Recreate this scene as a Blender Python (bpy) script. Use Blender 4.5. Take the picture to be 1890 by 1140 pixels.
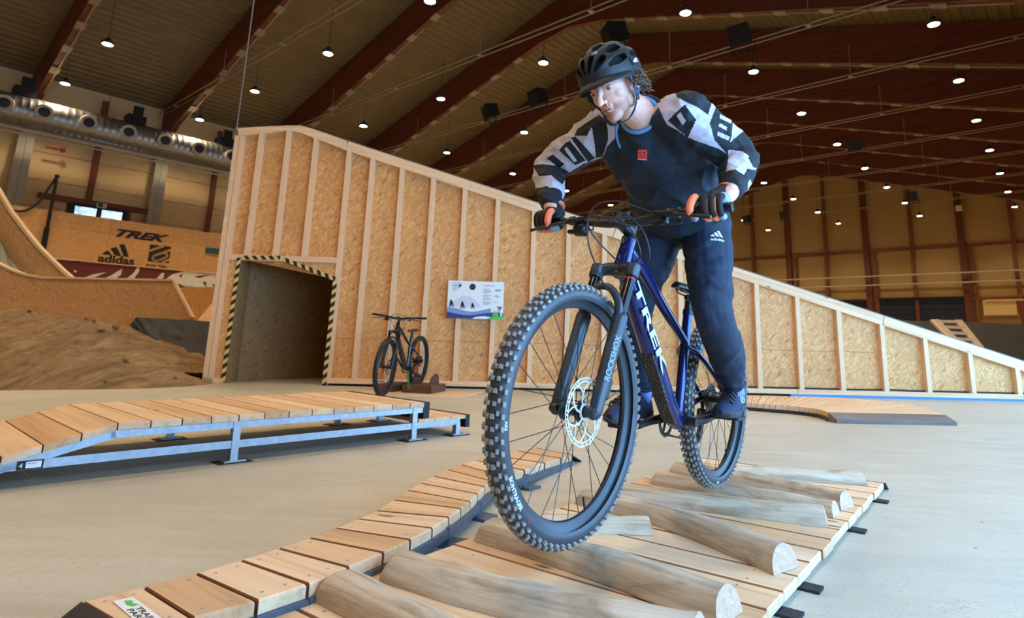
import bpy, bmesh, math, random
import numpy as np
from mathutils import Vector, Matrix, noise as mnoise
from math import sin, cos, tan, pi, radians, sqrt, atan2

random.seed(7)
for o_ in list(bpy.data.objects):
    bpy.data.objects.remove(o_)
SC = bpy.context.scene
COL = SC.collection

# ------------------------------------------------------------------ camera
F, PX, PY = 1135.7, 1006.5, 394.5            # focal length and principal point (the photo is a crop), 1890x1140
PITCH, ROLL, YAW = radians(11.634), radians(1.553), radians(40.606)
CAMH = 0.70

def _rot(p, r):
    cp, sp = cos(p), sin(p)
    m = np.array([[1, 0, 0], [0, sp, -cp], [0, cp, sp]])
    c, s = cos(r), sin(r)
    return np.array([[c, -s, 0], [s, c, 0], [0, 0, 1]]) @ m
RC = _rot(PITCH, ROLL)
CP = np.array([0, 0, CAMH])
cam_data = bpy.data.cameras.new('camera')
cam = bpy.data.objects.new('camera', cam_data)
COL.objects.link(cam)
cam_data.sensor_width = 36.0
cam_data.sensor_fit = 'HORIZONTAL'
cam_data.lens = F / 1890 * 36
cam_data.shift_x = (945 - PX) / 1890
cam_data.shift_y = (PY - 570) / 1890
cam_data.clip_start = 0.05
cam_data.clip_end = 300
cam_data.dof.use_dof = True
cam_data.dof.focus_distance = 2.2
cam_data.dof.aperture_fstop = 5.0
cam.matrix_world = Matrix(((RC[0][0], -RC[1][0], -RC[2][0], 0),
                           (RC[0][1], -RC[1][1], -RC[2][1], 0),
                           (RC[0][2], -RC[1][2], -RC[2][2], CAMH),
                           (0, 0, 0, 1)))
SC.camera = cam

# ------------------------------------------------------------------ world, daylight, exposure
SC.view_settings.view_transform = 'Standard'
SC.view_settings.look = 'None'
SC.view_settings.gamma = 1.0
SC.view_settings.use_curve_mapping = False
SC.view_settings.exposure = 0.34
SC.cycles.max_bounces = 6
SC.cycles.diffuse_bounces = 4
SC.cycles.glossy_bounces = 3
world = bpy.data.worlds.new('overcast_sky')
SC.world = world
world.use_nodes = True
wb = world.node_tree.nodes['Background']
wb.inputs[0].default_value = (0.50, 0.76, 1.0, 1)
wb.inputs[1].default_value = 1.5

# hall frame: a runs along the hall, b across it (right wall -> left wall)
HS = 1.35
AX = np.array([sin(YAW), cos(YAW), 0.0])
BX = np.array([-cos(YAW), sin(YAW), 0.0])
ZX = np.array([0, 0, 1.0])

def hw(a, b, z):
    """hall grid units (relative to the camera station) -> world"""
    return AX * a * HS + BX * b * HS + ZX * (z * HS + CAMH)
ZF = -CAMH / HS                               # floor level in hall units

def area_light(name, centre, direction, sx, sy, power, col, up=(0, 0, 1), spread=180, portal=False):
    d = bpy.data.lights.new(name, 'AREA')
    d.shape = 'RECTANGLE'
    d.size, d.size_y = sx, sy
    d.energy = power
    d.color = col
    d.spread = radians(spread)
    if portal:
        d.cycles.is_portal = True
    ob = bpy.data.objects.new(name, d)
    COL.objects.link(ob)
    z = -Vector(direction).normalized()
    x = Vector(up).cross(z).normalized()
    y = z.cross(x)
    m = Matrix((x, y, z)).transposed().to_4x4()
    m.translation = Vector(centre)
    ob.matrix_world = m
    return ob

# the right-hand wall is a long strip of tall windows: daylight enters there
WIN_A = [(0.2, 3.2), (3.6, 6.6), (7.0, 10.0)]
WIN_Z = (ZF + 0.15, ZF + 2.1)
for a0, a1 in WIN_A:
    area_light('window_daylight', hw((a0 + a1) / 2, -1.25, (WIN_Z[0] + WIN_Z[1]) / 2), BX,
               (a1 - a0) * HS, (WIN_Z[1] - WIN_Z[0]) * HS, 310, (0.20, 0.52, 1.0))
# the photographer's large soft box standing behind and above the camera
area_light('softbox', (1.2, -1.6, 2.9), (-0.18, 1.0, -0.42), 1.5, 1.5, 60, (0.88, 0.94, 1.0))

# ------------------------------------------------------------------ pixel -> place helpers (survey of the photograph)
def ray(u, v):
    return RC.T @ np.array([(u - PX) / F, (v - PY) / F, 1.0])
def onz(u, v, z):
    d = ray(u, v)
    return CP + d * ((z - CAMH) / d[2])
def onplane(u, v, p0, n):
    d = ray(u, v)
    n = np.array(n, float)
    return CP + d * (np.dot(np.array(p0, float) - CP, n) / np.dot(d, n))
def aty(u, v, y):
    d = ray(u, v)
    return CP + d * (y / d[1])
def hb(u, v, b):
    return onplane(u, v, hw(0, b, 0), BX)
def ha(u, v, a):
    return onplane(u, v, hw(a, 0, 0), AX)
def hz(u, v, z):
    return onz(u, v, z * HS + CAMH)

# ------------------------------------------------------------------ materials
def lin(c):
    c = c / 255.0
    return c / 12.92 if c <= 0.04045 else ((c + 0.055) / 1.055) ** 2.4
def srgb(r, g, b):
    return (lin(r), lin(g), lin(b), 1.0)

class NT:
    def __init__(self, name):
        self.m = bpy.data.materials.new(name)
        self.m.use_nodes = True
        self.t = self.m.node_tree
        self.n = self.t.nodes
        self.b = self.n['Principled BSDF']
    def node(self, ty, **kw):
        nd = self.n.new(ty)
        for k, v in kw.items():
            if k.startswith('i_'):
                nd.inputs[k[2:].replace('_', ' ')].default_value = v
            else:
                setattr(nd, k, v)
        return nd
    def link(self, a, b):
        self.t.links.new(a, b)
    def coord(self, scale=(1, 1, 1), rot=(0, 0, 0)):
        at = self.node('ShaderNodeAttribute', attribute_name='gc')
        mr = self.node('ShaderNodeMapping')                # turn first, then stretch
        mr.inputs['Rotation'].default_value = rot
        self.link(at.outputs['Vector'], mr.inputs['Vector'])
        mp = self.node('ShaderNodeMapping')
        mp.inputs['Scale'].default_value = scale
        self.link(mr.outputs['Vector'], mp.inputs['Vector'])
        return mp.outputs['Vector']
    def noise(self, vec, scale=5, detail=4, rough=0.55, dist=0.0):
        nz = self.node('ShaderNodeTexNoise')
        nz.inputs['Scale'].default_value = scale
        nz.inputs['Detail'].default_value = detail
        nz.inputs['Roughness'].default_value = rough
        nz.inputs['Distortion'].default_value = dist
        self.link(vec, nz.inputs['Vector'])
        return nz.outputs['Fac']
    def ramp(self, fac, stops, interp='LINEAR'):
        r = self.node('ShaderNodeValToRGB')
        r.color_ramp.interpolation = interp
        e = r.color_ramp.elements
        while len(e) < len(stops):
            e.new(0.5)
        for i, (p, c) in enumerate(stops):
            e[i].position = p
            e[i].color = c
        self.link(fac, r.inputs['Fac'])
        return r.outputs['Color']
    def mix(self, fac, a, b, mode='MIX'):
        m = self.node('ShaderNodeMix', data_type='RGBA', blend_type=mode)
        for sock, v in ((m.inputs[0], fac), (m.inputs[6], a), (m.inputs[7], b)):
            if hasattr(v, 'is_linked'):
                self.link(v, sock)
            else:
                sock.default_value = v
        return m.outputs[2]
    def bump(self, height, strength=0.3, dist=0.01):
        bp = self.node('ShaderNodeBump')
        bp.inputs['Strength'].default_value = strength
        bp.inputs['Distance'].default_value = dist
        self.link(height, bp.inputs['Height'])
        self.link(bp.outputs['Normal'], self.b.inputs['Normal'])
    def set(self, color=None, rough=None, metal=None, **kw):
        if color is not None:
            if hasattr(color, 'is_linked'):
                self.link(color, self.b.inputs['Base Color'])
            else:
                self.b.inputs['Base Color'].default_value = color
        if rough is not None:
            self.b.inputs['Roughness'].default_value = rough
        if metal is not None:
            self.b.inputs['Metallic'].default_value = metal
        for k, v in kw.items():
            self.b.inputs[k.replace('_', ' ')].default_value = v
        return self.m

MATS = {}
def plain(name, rgb, rough=0.6, metal=0.0, var=0.12, scale=14.0, bump=0.0, **kw):
    """a surface of one colour with slight wear"""
    t = NT(name)
    v = t.coord()
    n = t.noise(v, scale, 4)
    c = srgb(*rgb)
    lo = tuple(x * (1 - var) for x in c[:3]) + (1,)
    hi = tuple(min(1, x * (1 + var)) for x in c[:3]) + (1,)
    col = t.ramp(n, [(0.3, lo), (0.7, hi)])
    if bump:
        t.bump(t.noise(v, scale * 6, 3), bump, 0.004)
    MATS[name] = t.set(col, rough, metal, **kw)
    return MATS[name]

def wood(name, light, dark, rough=0.65, grain=26.0, bump=0.12, knots=True):
    """planed or sawn timber, grain along gc.x"""
    t = NT(name)
    g1 = t.noise(t.coord((0.9, grain, grain)), 1.0, 6, 0.6, 0.6)
    g2 = t.noise(t.coord((0.35, 5, 5)), 1.0, 3, 0.5, 1.2)
    col = t.ramp(g1, [(0.28, srgb(*dark)), (0.52, srgb(*light)), (0.75, srgb(*[min(255, x * 1.05) for x in light]))])
    col = t.mix(t.ramp(g2, [(0.35, (0, 0, 0, 1)), (0.75, (0.55, 0.55, 0.55, 1))]), col, srgb(*dark))
    if knots:
        vo = t.node('ShaderNodeTexVoronoi')
        vo.inputs['Scale'].default_value = 1.0
        t.link(t.coord((2.2, 7.0, 7.0)), vo.inputs['Vector'])
        k = t.ramp(vo.outputs['Distance'], [(0.05, (1, 1, 1, 1)), (0.10, (0, 0, 0, 1))])
        col = t.mix(k, col, srgb(*[x * 0.55 for x in dark]))
    t.bump(g1, bump, 0.003)
    MATS[name] = t.set(col, rough)
    return MATS[name]

def osb(name, base, dark, light, scale=1.0):
    """oriented strand board: overlapping flakes, each with its own tone"""
    t = NT(name)
    col = None
    hgt = None
    for i, (rot, sx, sy) in enumerate([(0.35, 10, 34), (-0.6, 11, 32), (1.35, 12, 36), (2.3, 10, 34)]):
        vo = t.node('ShaderNodeTexVoronoi')
        vo.inputs['Scale'].default_value = 1.0
        vo.inputs['Randomness'].default_value = 1.0
        v = t.coord((sx * scale, sy * scale, sy * scale), (0, 0, rot))
        nn = t.node('ShaderNodeVectorMath', operation='ADD')
        wob = t.node('ShaderNodeTexNoise')
        wob.inputs['Scale'].default_value = 0.35
        t.link(v, wob.inputs['Vector'])
        t.link(v, nn.inputs[0])
        t.link(wob.outputs['Color'], nn.inputs[1])
        t.link(nn.outputs[0], vo.inputs['Vector'])
        sep = t.node('ShaderNodeSeparateColor')
        t.link(vo.outputs['Color'], sep.inputs[0])
        tone = t.ramp(sep.outputs[0], [(0.0, srgb(*dark)), (0.12, srgb(*base)), (0.62, srgb(*base)), (0.9, srgb(*light)), (1.0, srgb(*light))])
        if col is None:
            col, hgt = tone, sep.outputs[0]
        else:
            pick = t.ramp(sep.outputs[1], [(0.54, (0, 0, 0, 1)), (0.56, (1, 1, 1, 1))])
            col = t.mix(pick, col, tone)
    big = t.noise(t.coord(), 1.1, 3)
    col = t.mix(t.ramp(big, [(0.35, (0, 0, 0, 1)), (0.8, (0.35, 0.35, 0.35, 1))]), col, srgb(*dark))
    chip = t.noise(t.coord((16, 30, 30), (0, 0, 0.9)), 1.0, 2)
    col = t.mix(t.ramp(chip, [(0.71, (0, 0, 0, 1)), (0.76, (0.6, 0.6, 0.6, 1))]), col, srgb(*[x * 0.62 for x in dark]))
    t.bump(hgt, 0.15, 0.002)
    MATS[name] = t.set(col, 0.62)
    return MATS[name]

def concrete(name):
    t = NT(name)
    v = t.coord()
    n1 = t.noise(v, 0.55, 6, 0.6, 0.5)
    n2 = t.noise(t.coord((1.0, 5.0, 1)), 1.6, 5, 0.6, 0.6)
    n3 = t.noise(v, 60, 3)
    col = t.ramp(n1, [(0.3, srgb(178, 171, 152)), (0.55, srgb(196, 189, 170)), (0.75, srgb(208, 202, 186))])
    col = t.mix(t.ramp(n2, [(0.45, (0, 0, 0, 1)), (0.75, (0.45, 0.45, 0.45, 1))]), col, srgb(162, 156, 140))
    sp = t.ramp(n3, [(0.66, (0, 0, 0, 1)), (0.74, (0.6, 0.6, 0.6, 1))])
    col = t.mix(sp, col, srgb(110, 106, 98))
    spk = t.ramp(t.noise(v, 22, 2), [(0.74, (0, 0, 0, 1)), (0.78, (0.8, 0.8, 0.8, 1))])
    col = t.mix(spk, col, srgb(120, 98, 70))
    n5 = t.noise(v, 150, 3, .7)
    col = t.mix(t.ramp(n5, [(0.56, (0, 0, 0, 1)), (0.68, (0.55, 0.55, 0.55, 1))]), col, srgb(128, 124, 116))
    rust = t.mix(t.ramp(t.noise(v, 3.5, 5, .7), [(0.60, (0, 0, 0, 1)), (0.75, (1, 1, 1, 1))]), (0, 0, 0, 1), t.ramp(t.noise(v, 90, 2), [(0.55, (0, 0, 0, 1)), (0.62, (.6, .6, .6, 1))]))
    col = t.mix(rust, col, srgb(140, 112, 80))
    t.bump(n5, 0.25, 0.004)
    MATS[name] = t.set(col, 0.55, Specular_IOR_Level=0.35)
    return MATS[name]

def dirt(name):
    t = NT(name)
    v = t.coord()
    n1 = t.noise(v, 1.2, 8, 0.65, 0.4)
    n2 = t.noise(v, 7, 8, 0.75)
    n4 = t.noise(t.coord((7.0, 1.1, 1.1), (0, 0, 0.25)), 1.0, 6, 0.7, 0.5)
    col = t.ramp(n4, [(0.3, srgb(112, 84, 50)), (0.5, srgb(158, 124, 80)), (0.72, srgb(196, 160, 110))])
    col = t.mix(t.ramp(n2, [(0.5, (0, 0, 0, 1)), (0.75, (0.75, 0.75, 0.75, 1))]), col, srgb(82, 60, 36))
    t.bump(n2, 1.0, 0.06)
    MATS[name] = t.set(col, 0.95)
    return MATS[name]

def emis(name, rgb, strength, base=(240, 240, 240)):
    t = NT(name)
    t.set(srgb(*base), 0.4)
    t.b.inputs['Emission Color'].default_value = (rgb[0], rgb[1], rgb[2], 1)
    t.b.inputs['Emission Strength'].default_value = strength
    MATS[name] = t.m
    return t.m

concrete('concrete')
dirt('dirt')
osb('osb', (218, 158, 92), (182, 116, 60), (234, 184, 122), 1.35)
osb('osb_shade', (150, 112, 66), (112, 80, 44), (166, 128, 80), 1.45)  # darker board inside the doorway; its shade is partly put into the colour
osb('osb_far', (208, 158, 100), (184, 130, 78), (220, 172, 116), 1.2)
wood('pine', (238, 200, 158), (214, 168, 122), grain=22)
wood('pine_new', (236, 206, 162), (214, 172, 122), grain=22)
wood('larch', (226, 190, 150), (200, 156, 112), grain=30)
wood('larch_b', (218, 178, 134), (186, 138, 94), grain=30)
wood('larch_c', (232, 200, 162), (210, 170, 128), grain=26)
def log_mat(name):
    t = NT(name)
    g1 = t.noise(t.coord((1.5, 34, 34)), 1.0, 6, .65, .5)
    g2 = t.noise(t.coord((3.0, 11, 11)), 1.0, 5, .6, 1.0)
    cr = t.noise(t.coord((0.7, 26, 26)), 1.0, 3, .5, .3)
    col = t.ramp(g1, [(.3, srgb(160, 132, 100)), (.5, srgb(198, 180, 154)), (.72, srgb(216, 202, 180))])
    col = t.mix(t.ramp(g2, [(.48, (0, 0, 0, 1)), (.70, (.75, .75, .75, 1))]), col, srgb(128, 104, 80))
    col = t.mix(t.ramp(g2, [(.28, (.7, .7, .7, 1)), (.42, (0, 0, 0, 1))]), col, srgb(150, 142, 132))
    col = t.mix(t.ramp(cr, [(.70, (0, 0, 0, 1)), (.73, (.9, .9, .9, 1))]), col, srgb(70, 54, 40))
    t.bump(g1, .5, .004)
    MATS[name] = t.set(col, .7)
log_mat('log_bark')
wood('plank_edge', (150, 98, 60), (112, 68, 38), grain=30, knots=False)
wood('log_end', (206, 172, 144), (182, 144, 114), grain=30)
wood('glulam', (112, 52, 30), (78, 32, 18), grain=9, knots=False, rough=0.55)
wood('brown_post', (136, 72, 40), (98, 46, 24), grain=16, knots=False)
plain('roof_sheet', (114, 92, 52), 0.55, 0.0, 0.10, 1.5)
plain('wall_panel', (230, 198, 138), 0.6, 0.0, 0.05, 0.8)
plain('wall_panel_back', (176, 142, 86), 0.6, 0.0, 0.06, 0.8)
plain('grey_paint', (178, 170, 152), 0.55, 0.0, 0.06, 3)
plain('galvanised', (168, 176, 184), 0.38, 0.85, 0.14, 30)
plain('duct_metal', (150, 150, 146), 0.36, 0.85, 0.10, 10)
plain('dark_steel', (62, 62, 66), 0.45, 0.6, 0.15, 20)
plain('black_steel', (24, 24, 26), 0.5, 0.3, 0.2, 20)
plain('black_plastic', (20, 20, 22), 0.5, 0.0, 0.15, 30)
plain('dark_gate', (30, 38, 58), 0.45, 0.1, 0.1, 4)
plain('tarp', (46, 44, 42), 0.7, 0.0, 0.25, 6, bump=0.4)
plain('grey_ply', (120, 116, 104), 0.7, 0.0, 0.15, 4)
plain('print_black', (26, 22, 20), 0.7, 0.0, 0.1, 10)
plain('maroon', (104, 34, 36), 0.6, 0.0, 0.08, 2)
plain('print_white', (226, 222, 212), 0.6, 0.0, 0.04, 6)
plain('white_board', (232, 234, 232), 0.45, 0.0, 0.02, 6)
plain('print_blue', (44, 62, 118), 0.5, 0.0, 0.06, 8)
plain('print_lightblue', (128, 146, 196), 0.5, 0.0, 0.05, 8)
plain('print_paleblue', (206, 212, 226), 0.5, 0.0, 0.02, 8)
plain('print_green', (84, 190, 72), 0.5, 0.0, 0.05, 8)
plain('print_grey', (120, 122, 124), 0.5, 0.0, 0.05, 8)
plain('tape_yellow', (226, 186, 110), 0.5, 0.0, 0.05, 8)
plain('teal', (24, 78, 78), 0.5, 0.0, 0.1, 8)
plain('blue_strip', (60, 130, 210), 0.4, 0.0, 0.05, 8)
plain('bluelit_steel', (92, 106, 122), 0.42, 0.5, 0.12, 20)  # steel tinted blue; the cool light on it is put into the colour
plain('sign_green', (26, 120, 60), 0.5)
plain('rope_black', (30, 26, 24), 0.8)
plain('red_valve', (150, 40, 30), 0.5)
plain('rubber_pad', (34, 36, 40), 0.8, 0.0, 0.2, 30)
plain('conduit', (150, 132, 104), 0.5, 0.2, 0.08, 5)
plain('chestnut_edge', (96, 62, 40), 0.7, 0.0, 0.2, 20)
wood('weathered', (122, 112, 104), (84, 74, 68), grain=24)
emis('lamp_glow', (1.0, 0.93, 0.74), 40.0)
MATS['lamp_glow'].cycles.emission_sampling = 'NONE'
emis('sign_glow', (0.5, 0.8, 0.6), 0.5)

# ------------------------------------------------------------------ mesh builder
BASE = {}                                     # object -> world base of its thing

def V3(p):
    return np.array(p, float)
def unit(v):
    v = np.array(v, float)
    return v / np.linalg.norm(v)

class MB:
    """collects shapes into one mesh; gc holds grain coordinates per vertex"""
    def __init__(self):
        self.v, self.f, self.g, self.mi = [], [], [], []
        self.cur = 0
    def add(self, vs, fs, gs=None, jitter=True):
        n = len(self.v)
        off = np.array([random.uniform(-9, 9), random.uniform(-9, 9), random.uniform(-9, 9)]) if jitter else np.zeros(3)
        for i, p in enumerate(vs):
            self.v.append(np.array(p, float))
            self.g.append((np.array(gs[i], float) if gs is not None else np.array(p, float)) + off)
        for f in fs:
            self.f.append([n + k for k in f])
            self.mi.append(self.cur)
        return self
    def obox(self, c, ex, ey, ez, bevel=0.0):
        """oriented box: centre and three half-extent vectors; grain along ex"""
        c, ex, ey, ez = V3(c), V3(ex), V3(ey), V3(ez)
        lx, ly, lz = [np.linalg.norm(e) for e in (ex, ey, ez)]
        if bevel <= 0:
            vs, gs = [], []
            for sx in (-1, 1):
                for sy in (-1, 1):
                    for sz in (-1, 1):
                        vs.append(c + ex * sx + ey * sy + ez * sz)
                        gs.append((lx * sx, ly * sy, lz * sz))
            fs = [(0, 1, 3, 2), (4, 6, 7, 5), (0, 4, 5, 1), (2, 3, 7, 6), (0, 2, 6, 4), (1, 5, 7, 3)]
            if np.dot(np.cross(ex, ey), ez) < 0:
                fs = [f[::-1] for f in fs]
            return self.add(vs, fs, gs)
        b = min(bevel, lx * .9, ly * .9, lz * .9)
        fx, fy, fz = 1 - b / lx, 1 - b / ly, 1 - b / lz
        vs, gs, idx = [], [], {}
        for sx in (-1, 1):
            for sy in (-1, 1):
                for sz in (-1, 1):
                    for k, (kx, ky, kz) in enumerate(((1, fy, fz), (fx, 1, fz), (fx, fy, 1))):
                        idx[(sx, sy, sz, k)] = len(vs)
                        q = (sx * kx, sy * ky, sz * kz)
                        vs.append(c + ex * q[0] + ey * q[1] + ez * q[2])
                        gs.append((lx * q[0], ly * q[1], lz * q[2]))
        fs = []
        I = lambda a, b_, c_, k: idx[(a, b_, c_, k)]
        for s in (-1, 1):
            fs.append([I(s, -1, -1, 0), I(s, 1, -1, 0), I(s, 1, 1, 0), I(s, -1, 1, 0)][::s])
            fs.append([I(-1, s, -1, 1), I(-1, s, 1, 1), I(1, s, 1, 1), I(1, s, -1, 1)][::s])
            fs.append([I(-1, -1, s, 2), I(1, -1, s, 2), I(1, 1, s, 2), I(-1, 1, s, 2)][::s])
        for s in (-1, 1):
            for t in (-1, 1):
                fs.append([I(-1, s, t, 1), I(-1, s, t, 2), I(1, s, t, 2), I(1, s, t, 1)][::s * t])
                fs.append([I(s, -1, t, 2), I(s, -1, t, 0), I(s, 1, t, 0), I(s, 1, t, 2)][::s * t])
                fs.append([I(s, t, -1, 0), I(s, t, -1, 1), I(s, t, 1, 1), I(s, t, 1, 0)][::s * t])
                for r in (-1, 1):
                    fs.append([I(s, t, r, 0), I(s, t, r, 1), I(s, t, r, 2)][::s * t * r])
        if np.dot(np.cross(ex, ey), ez) < 0:
            fs = [f[::-1] for f in fs]
        return self.add(vs, fs, gs)
    def box(self, x0, x1, y0, y1, z0, z1, bevel=0.0):
        return self.obox(((x0 + x1) / 2, (y0 + y1) / 2, (z0 + z1) / 2), ((x1 - x0) / 2, 0, 0), (0, (y1 - y0) / 2, 0), (0, 0, (z1 - z0) / 2), bevel)
    def bar(self, p0, p1, w, h, up=(0, 0, 1), bevel=0.0):
        """rectangular bar from p0 to p1"""
        p0, p1 = V3(p0), V3(p1)
        ex = (p1 - p0) / 2
        e = unit(ex)
        ey = np.cross(V3(up), e)
        if np.linalg.norm(ey) < 1e-6:
            ey = np.cross((1, 0, 0), e)
        ey = unit(ey)
        ez = np.cross(e, ey)
        return self.obox((p0 + p1) / 2, ex, ey * w / 2, ez * h / 2, bevel)
    def tube(self, pts, r, n=12, cap=True, squash=None, closed=False):
        """swept round tube along pts, radius number or list; squash=(axis, factor)"""
        pts = [V3(p) for p in pts]
        m = len(pts)
        rs = [r] * m if np.isscalar(r) else list(r)
        tang = []
        for i in range(m):
            if closed:
                d = pts[(i + 1) % m] - pts[(i - 1) % m]
            else:
                d = pts[min(i + 1, m - 1)] - pts[max(i - 1, 0)]
            tang.append(unit(d))
        ref = np.array((0, 0, 1.0)) if abs(tang[0][2]) < 0.9 else np.array((1.0, 0, 0))
        u = unit(np.cross(ref, tang[0]))
        vs, gs, fs = [], [], []
        L = 0
        for i in range(m):
            if i:
                L += np.linalg.norm(pts[i] - pts[i - 1])
                u = u - tang[i] * np.dot(u, tang[i])
                u = unit(u)
            w = np.cross(tang[i], u)
            for k in range(n):
                a = 2 * pi * k / n
                d = (u * cos(a) + w * sin(a)) * rs[i]
                if squash is not None:
                    ax = unit(squash[0])
                    d = d - ax * np.dot(d, ax) * (1 - squash[1])
                vs.append(pts[i] + d)
                gs.append((L, rs[i] * cos(a), rs[i] * sin(a)))
        rng = m if closed else m - 1
        for i in range(rng):
            j = (i + 1) % m
            for k in range(n):
                k2 = (k + 1) % n
                fs.append((i * n + k, i * n + k2, j * n + k2, j * n + k))
        if cap and not closed:
            fs.append(tuple(range(n))[::-1])
            fs.append(tuple((m - 1) * n + k for k in range(n)))
        return self.add(vs, fs, gs)
    def cyl(self, p0, p1, r0, r1=None, n=16):
        return self.tube([p0, p1], [r0, r0 if r1 is None else r1], n)
    def lathe(self, c, axis, prof, n=24, closed=False):
        """profile [(r, h)] revolved about axis through c"""
        c, ax = V3(c), unit(axis)
        ref = np.array((0, 0, 1.0)) if abs(ax[2]) < 0.9 else np.array((1.0, 0, 0))
        u = unit(np.cross(ref, ax))
        w = np.cross(ax, u)
        vs, fs = [], []
        m = len(prof)
        for r, h in prof:
            for k in range(n):
                a = 2 * pi * k / n
                vs.append(c + ax * h + (u * cos(a) + w * sin(a)) * max(r, 1e-5))
        rng = m if closed else m - 1
        for i in range(rng):
            j = (i + 1) % m
            for k in range(n):
                k2 = (k + 1) % n
                fs.append((i * n + k, i * n + k2, j * n + k2, j * n + k))
        if not closed:
            fs.append(tuple(range(n))[::-1])
            fs.append(tuple((m - 1) * n + k for k in range(n)))
        return self.add(vs, fs)
    def prism(self, poly, depth):
        """polygon (list of 3-D points) extruded by the vector depth"""
        poly = [V3(p) for p in poly]
        d = V3(depth)
        n = len(poly)
        nrm = np.zeros(3)
        for i in range(n):
            nrm += np.cross(poly[i] - poly[0], poly[(i + 1) % n] - poly[0])
        if np.dot(nrm, d) > 0:
            poly = poly[::-1]
        ex = unit(poly[1] - poly[0])
        ez = unit(nrm)
        ey = np.cross(ez, ex)
        # grain coordinates in the polygon's own plane, x kept horizontal where possible
        hx = np.array([ez[1], -ez[0], 0.0])
        if np.linalg.norm(hx) > 0.2:
            ex = unit(hx)
            ey = np.cross(ez, ex)
        vs = poly + [p + d for p in poly]
        gs = [(np.dot(p, ex), np.dot(p, ey), np.dot(p, ez)) for p in vs]
        fs = [tuple(range(n)), tuple(range(2 * n - 1, n - 1, -1))]
        for i in range(n):
            j = (i + 1) % n
            fs.append((j, i, n + i, n + j))
        return self.add(vs, fs, gs)
    def grid(self, rows, closed_u=False, flip=False, gs=None):
        """rows of points -> quads"""
        m, n = len(rows), len(rows[0])
        vs = [p for r in rows for p in r]
        g = [q for r in gs for q in r] if gs is not None else None
        fs = []
        for i in range(m - 1):
            for k in range(n if closed_u else n - 1):
                k2 = (k + 1) % n
                f = (i * n + k, i * n + k2, (i + 1) * n + k2, (i + 1) * n + k)
                fs.append(f[::-1] if flip else f)
        return self.add(vs, fs, g)
    def ell(self, c, rx, ry, rz, axes=None, n=20, m=12):
        """ellipsoid"""
        c = V3(c)
        X, Y, Z = axes if axes is not None else ((1, 0, 0), (0, 1, 0), (0, 0, 1))
        X, Y, Z = V3(X), V3(Y), V3(Z)
        vs, fs = [], []
        vs.append(c - Z * rz)
        for i in range(1, m):
            t = -pi / 2 + pi * i / m
            for k in range(n):
                a = 2 * pi * k / n
                vs.append(c + X * rx * cos(t) * cos(a) + Y * ry * cos(t) * sin(a) + Z * rz * sin(t))
        vs.append(c + Z * rz)
        for k in range(n):
            fs.append((0, 1 + (k + 1) % n, 1 + k))
        for i in range(m - 2):
            for k in range(n):
                k2 = (k + 1) % n
                fs.append((1 + i * n + k, 1 + i * n + k2, 1 + (i + 1) * n + k2, 1 + (i + 1) * n + k))
        top = len(vs) - 1
        for k in range(n):
            fs.append((1 + (m - 2) * n + k, 1 + (m - 2) * n + (k + 1) % n, top))
        return self.add(vs, fs)
    def xform(self, fn):
        self.v = [np.array(fn(p), float) for p in self.v]
        return self
    def mesh(self, name, mats, base=(0, 0, 0), smooth=False, angle=None):
        me = bpy.data.meshes.new(name)
        b = V3(base)
        me.from_pydata([tuple(p - b) for p in self.v], [], self.f)
        at = me.attributes.new('gc', 'FLOAT_VECTOR', 'POINT')
        at.data.foreach_set('vector', np.array(self.g, np.float32).ravel())
        if not isinstance(mats, (list, tuple)):
            mats = [mats]
        for m in mats:
            me.materials.append(MATS[m] if isinstance(m, str) else m)
        if len(mats) > 1:
            me.polygons.foreach_set('material_index', self.mi)
        if smooth:
            me.polygons.foreach_set('use_smooth', [True] * len(me.polygons))
            if angle is not None:
                me.set_sharp_from_angle(angle=radians(angle))
        me.update()
        return me
    def build(self, name, mats, parent=None, smooth=False, angle=None, label=None, kind=None):
        base = BASE.get(parent, (0, 0, 0)) if parent is not None else (0, 0, 0)
        me = self.mesh(name, mats, base, smooth, angle)
        ob = bpy.data.objects.new(name, me)
        COL.objects.link(ob)
        if parent is not None:
            ob.parent = parent
            BASE[ob] = base
        if label:
            ob['label'] = label
        if kind:
            ob['kind'] = kind
        return ob

def tag(o, label, cat, group=None):
    o['label'] = label
    o['category'] = cat
    if group:
        o['group'] = group
    return o
def thing(name, label, cat, base, group=None):
    o = bpy.data.objects.new(name, None)
    o.empty_display_size = 0.1
    COL.objects.link(o)
    o.location = tuple(base)
    BASE[o] = V3(base)
    return tag(o, label, cat, group)
def solo(name, mb, mats, base, label, cat, group=None, smooth=False, angle=None):
    """a thing that is one mesh, with its origin at its base"""
    me = mb.mesh(name, mats, base, smooth, angle)
    ob = bpy.data.objects.new(name, me)
    COL.objects.link(ob)
    ob.location = tuple(base)
    BASE[ob] = V3(base)
    return tag(ob, label, cat, group)
def struct(name, mb, mats, smooth=False, angle=None):
    ob = mb.build(name, mats, None, smooth, angle)
    ob['kind'] = 'structure'
    BASE[ob] = np.zeros(3)
    return ob
def copy_thing(root, delta, label=None):
    r = root.copy()
    COL.objects.link(r)
    r.location = root.location + Vector(delta)
    if label:
        r['label'] = label
    def rec(src, dst):
        for ch in list(src.children):
            c = ch.copy()
            COL.objects.link(c)
            c.parent = dst
            rec(ch, c)
    rec(root, r)
    return r
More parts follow.
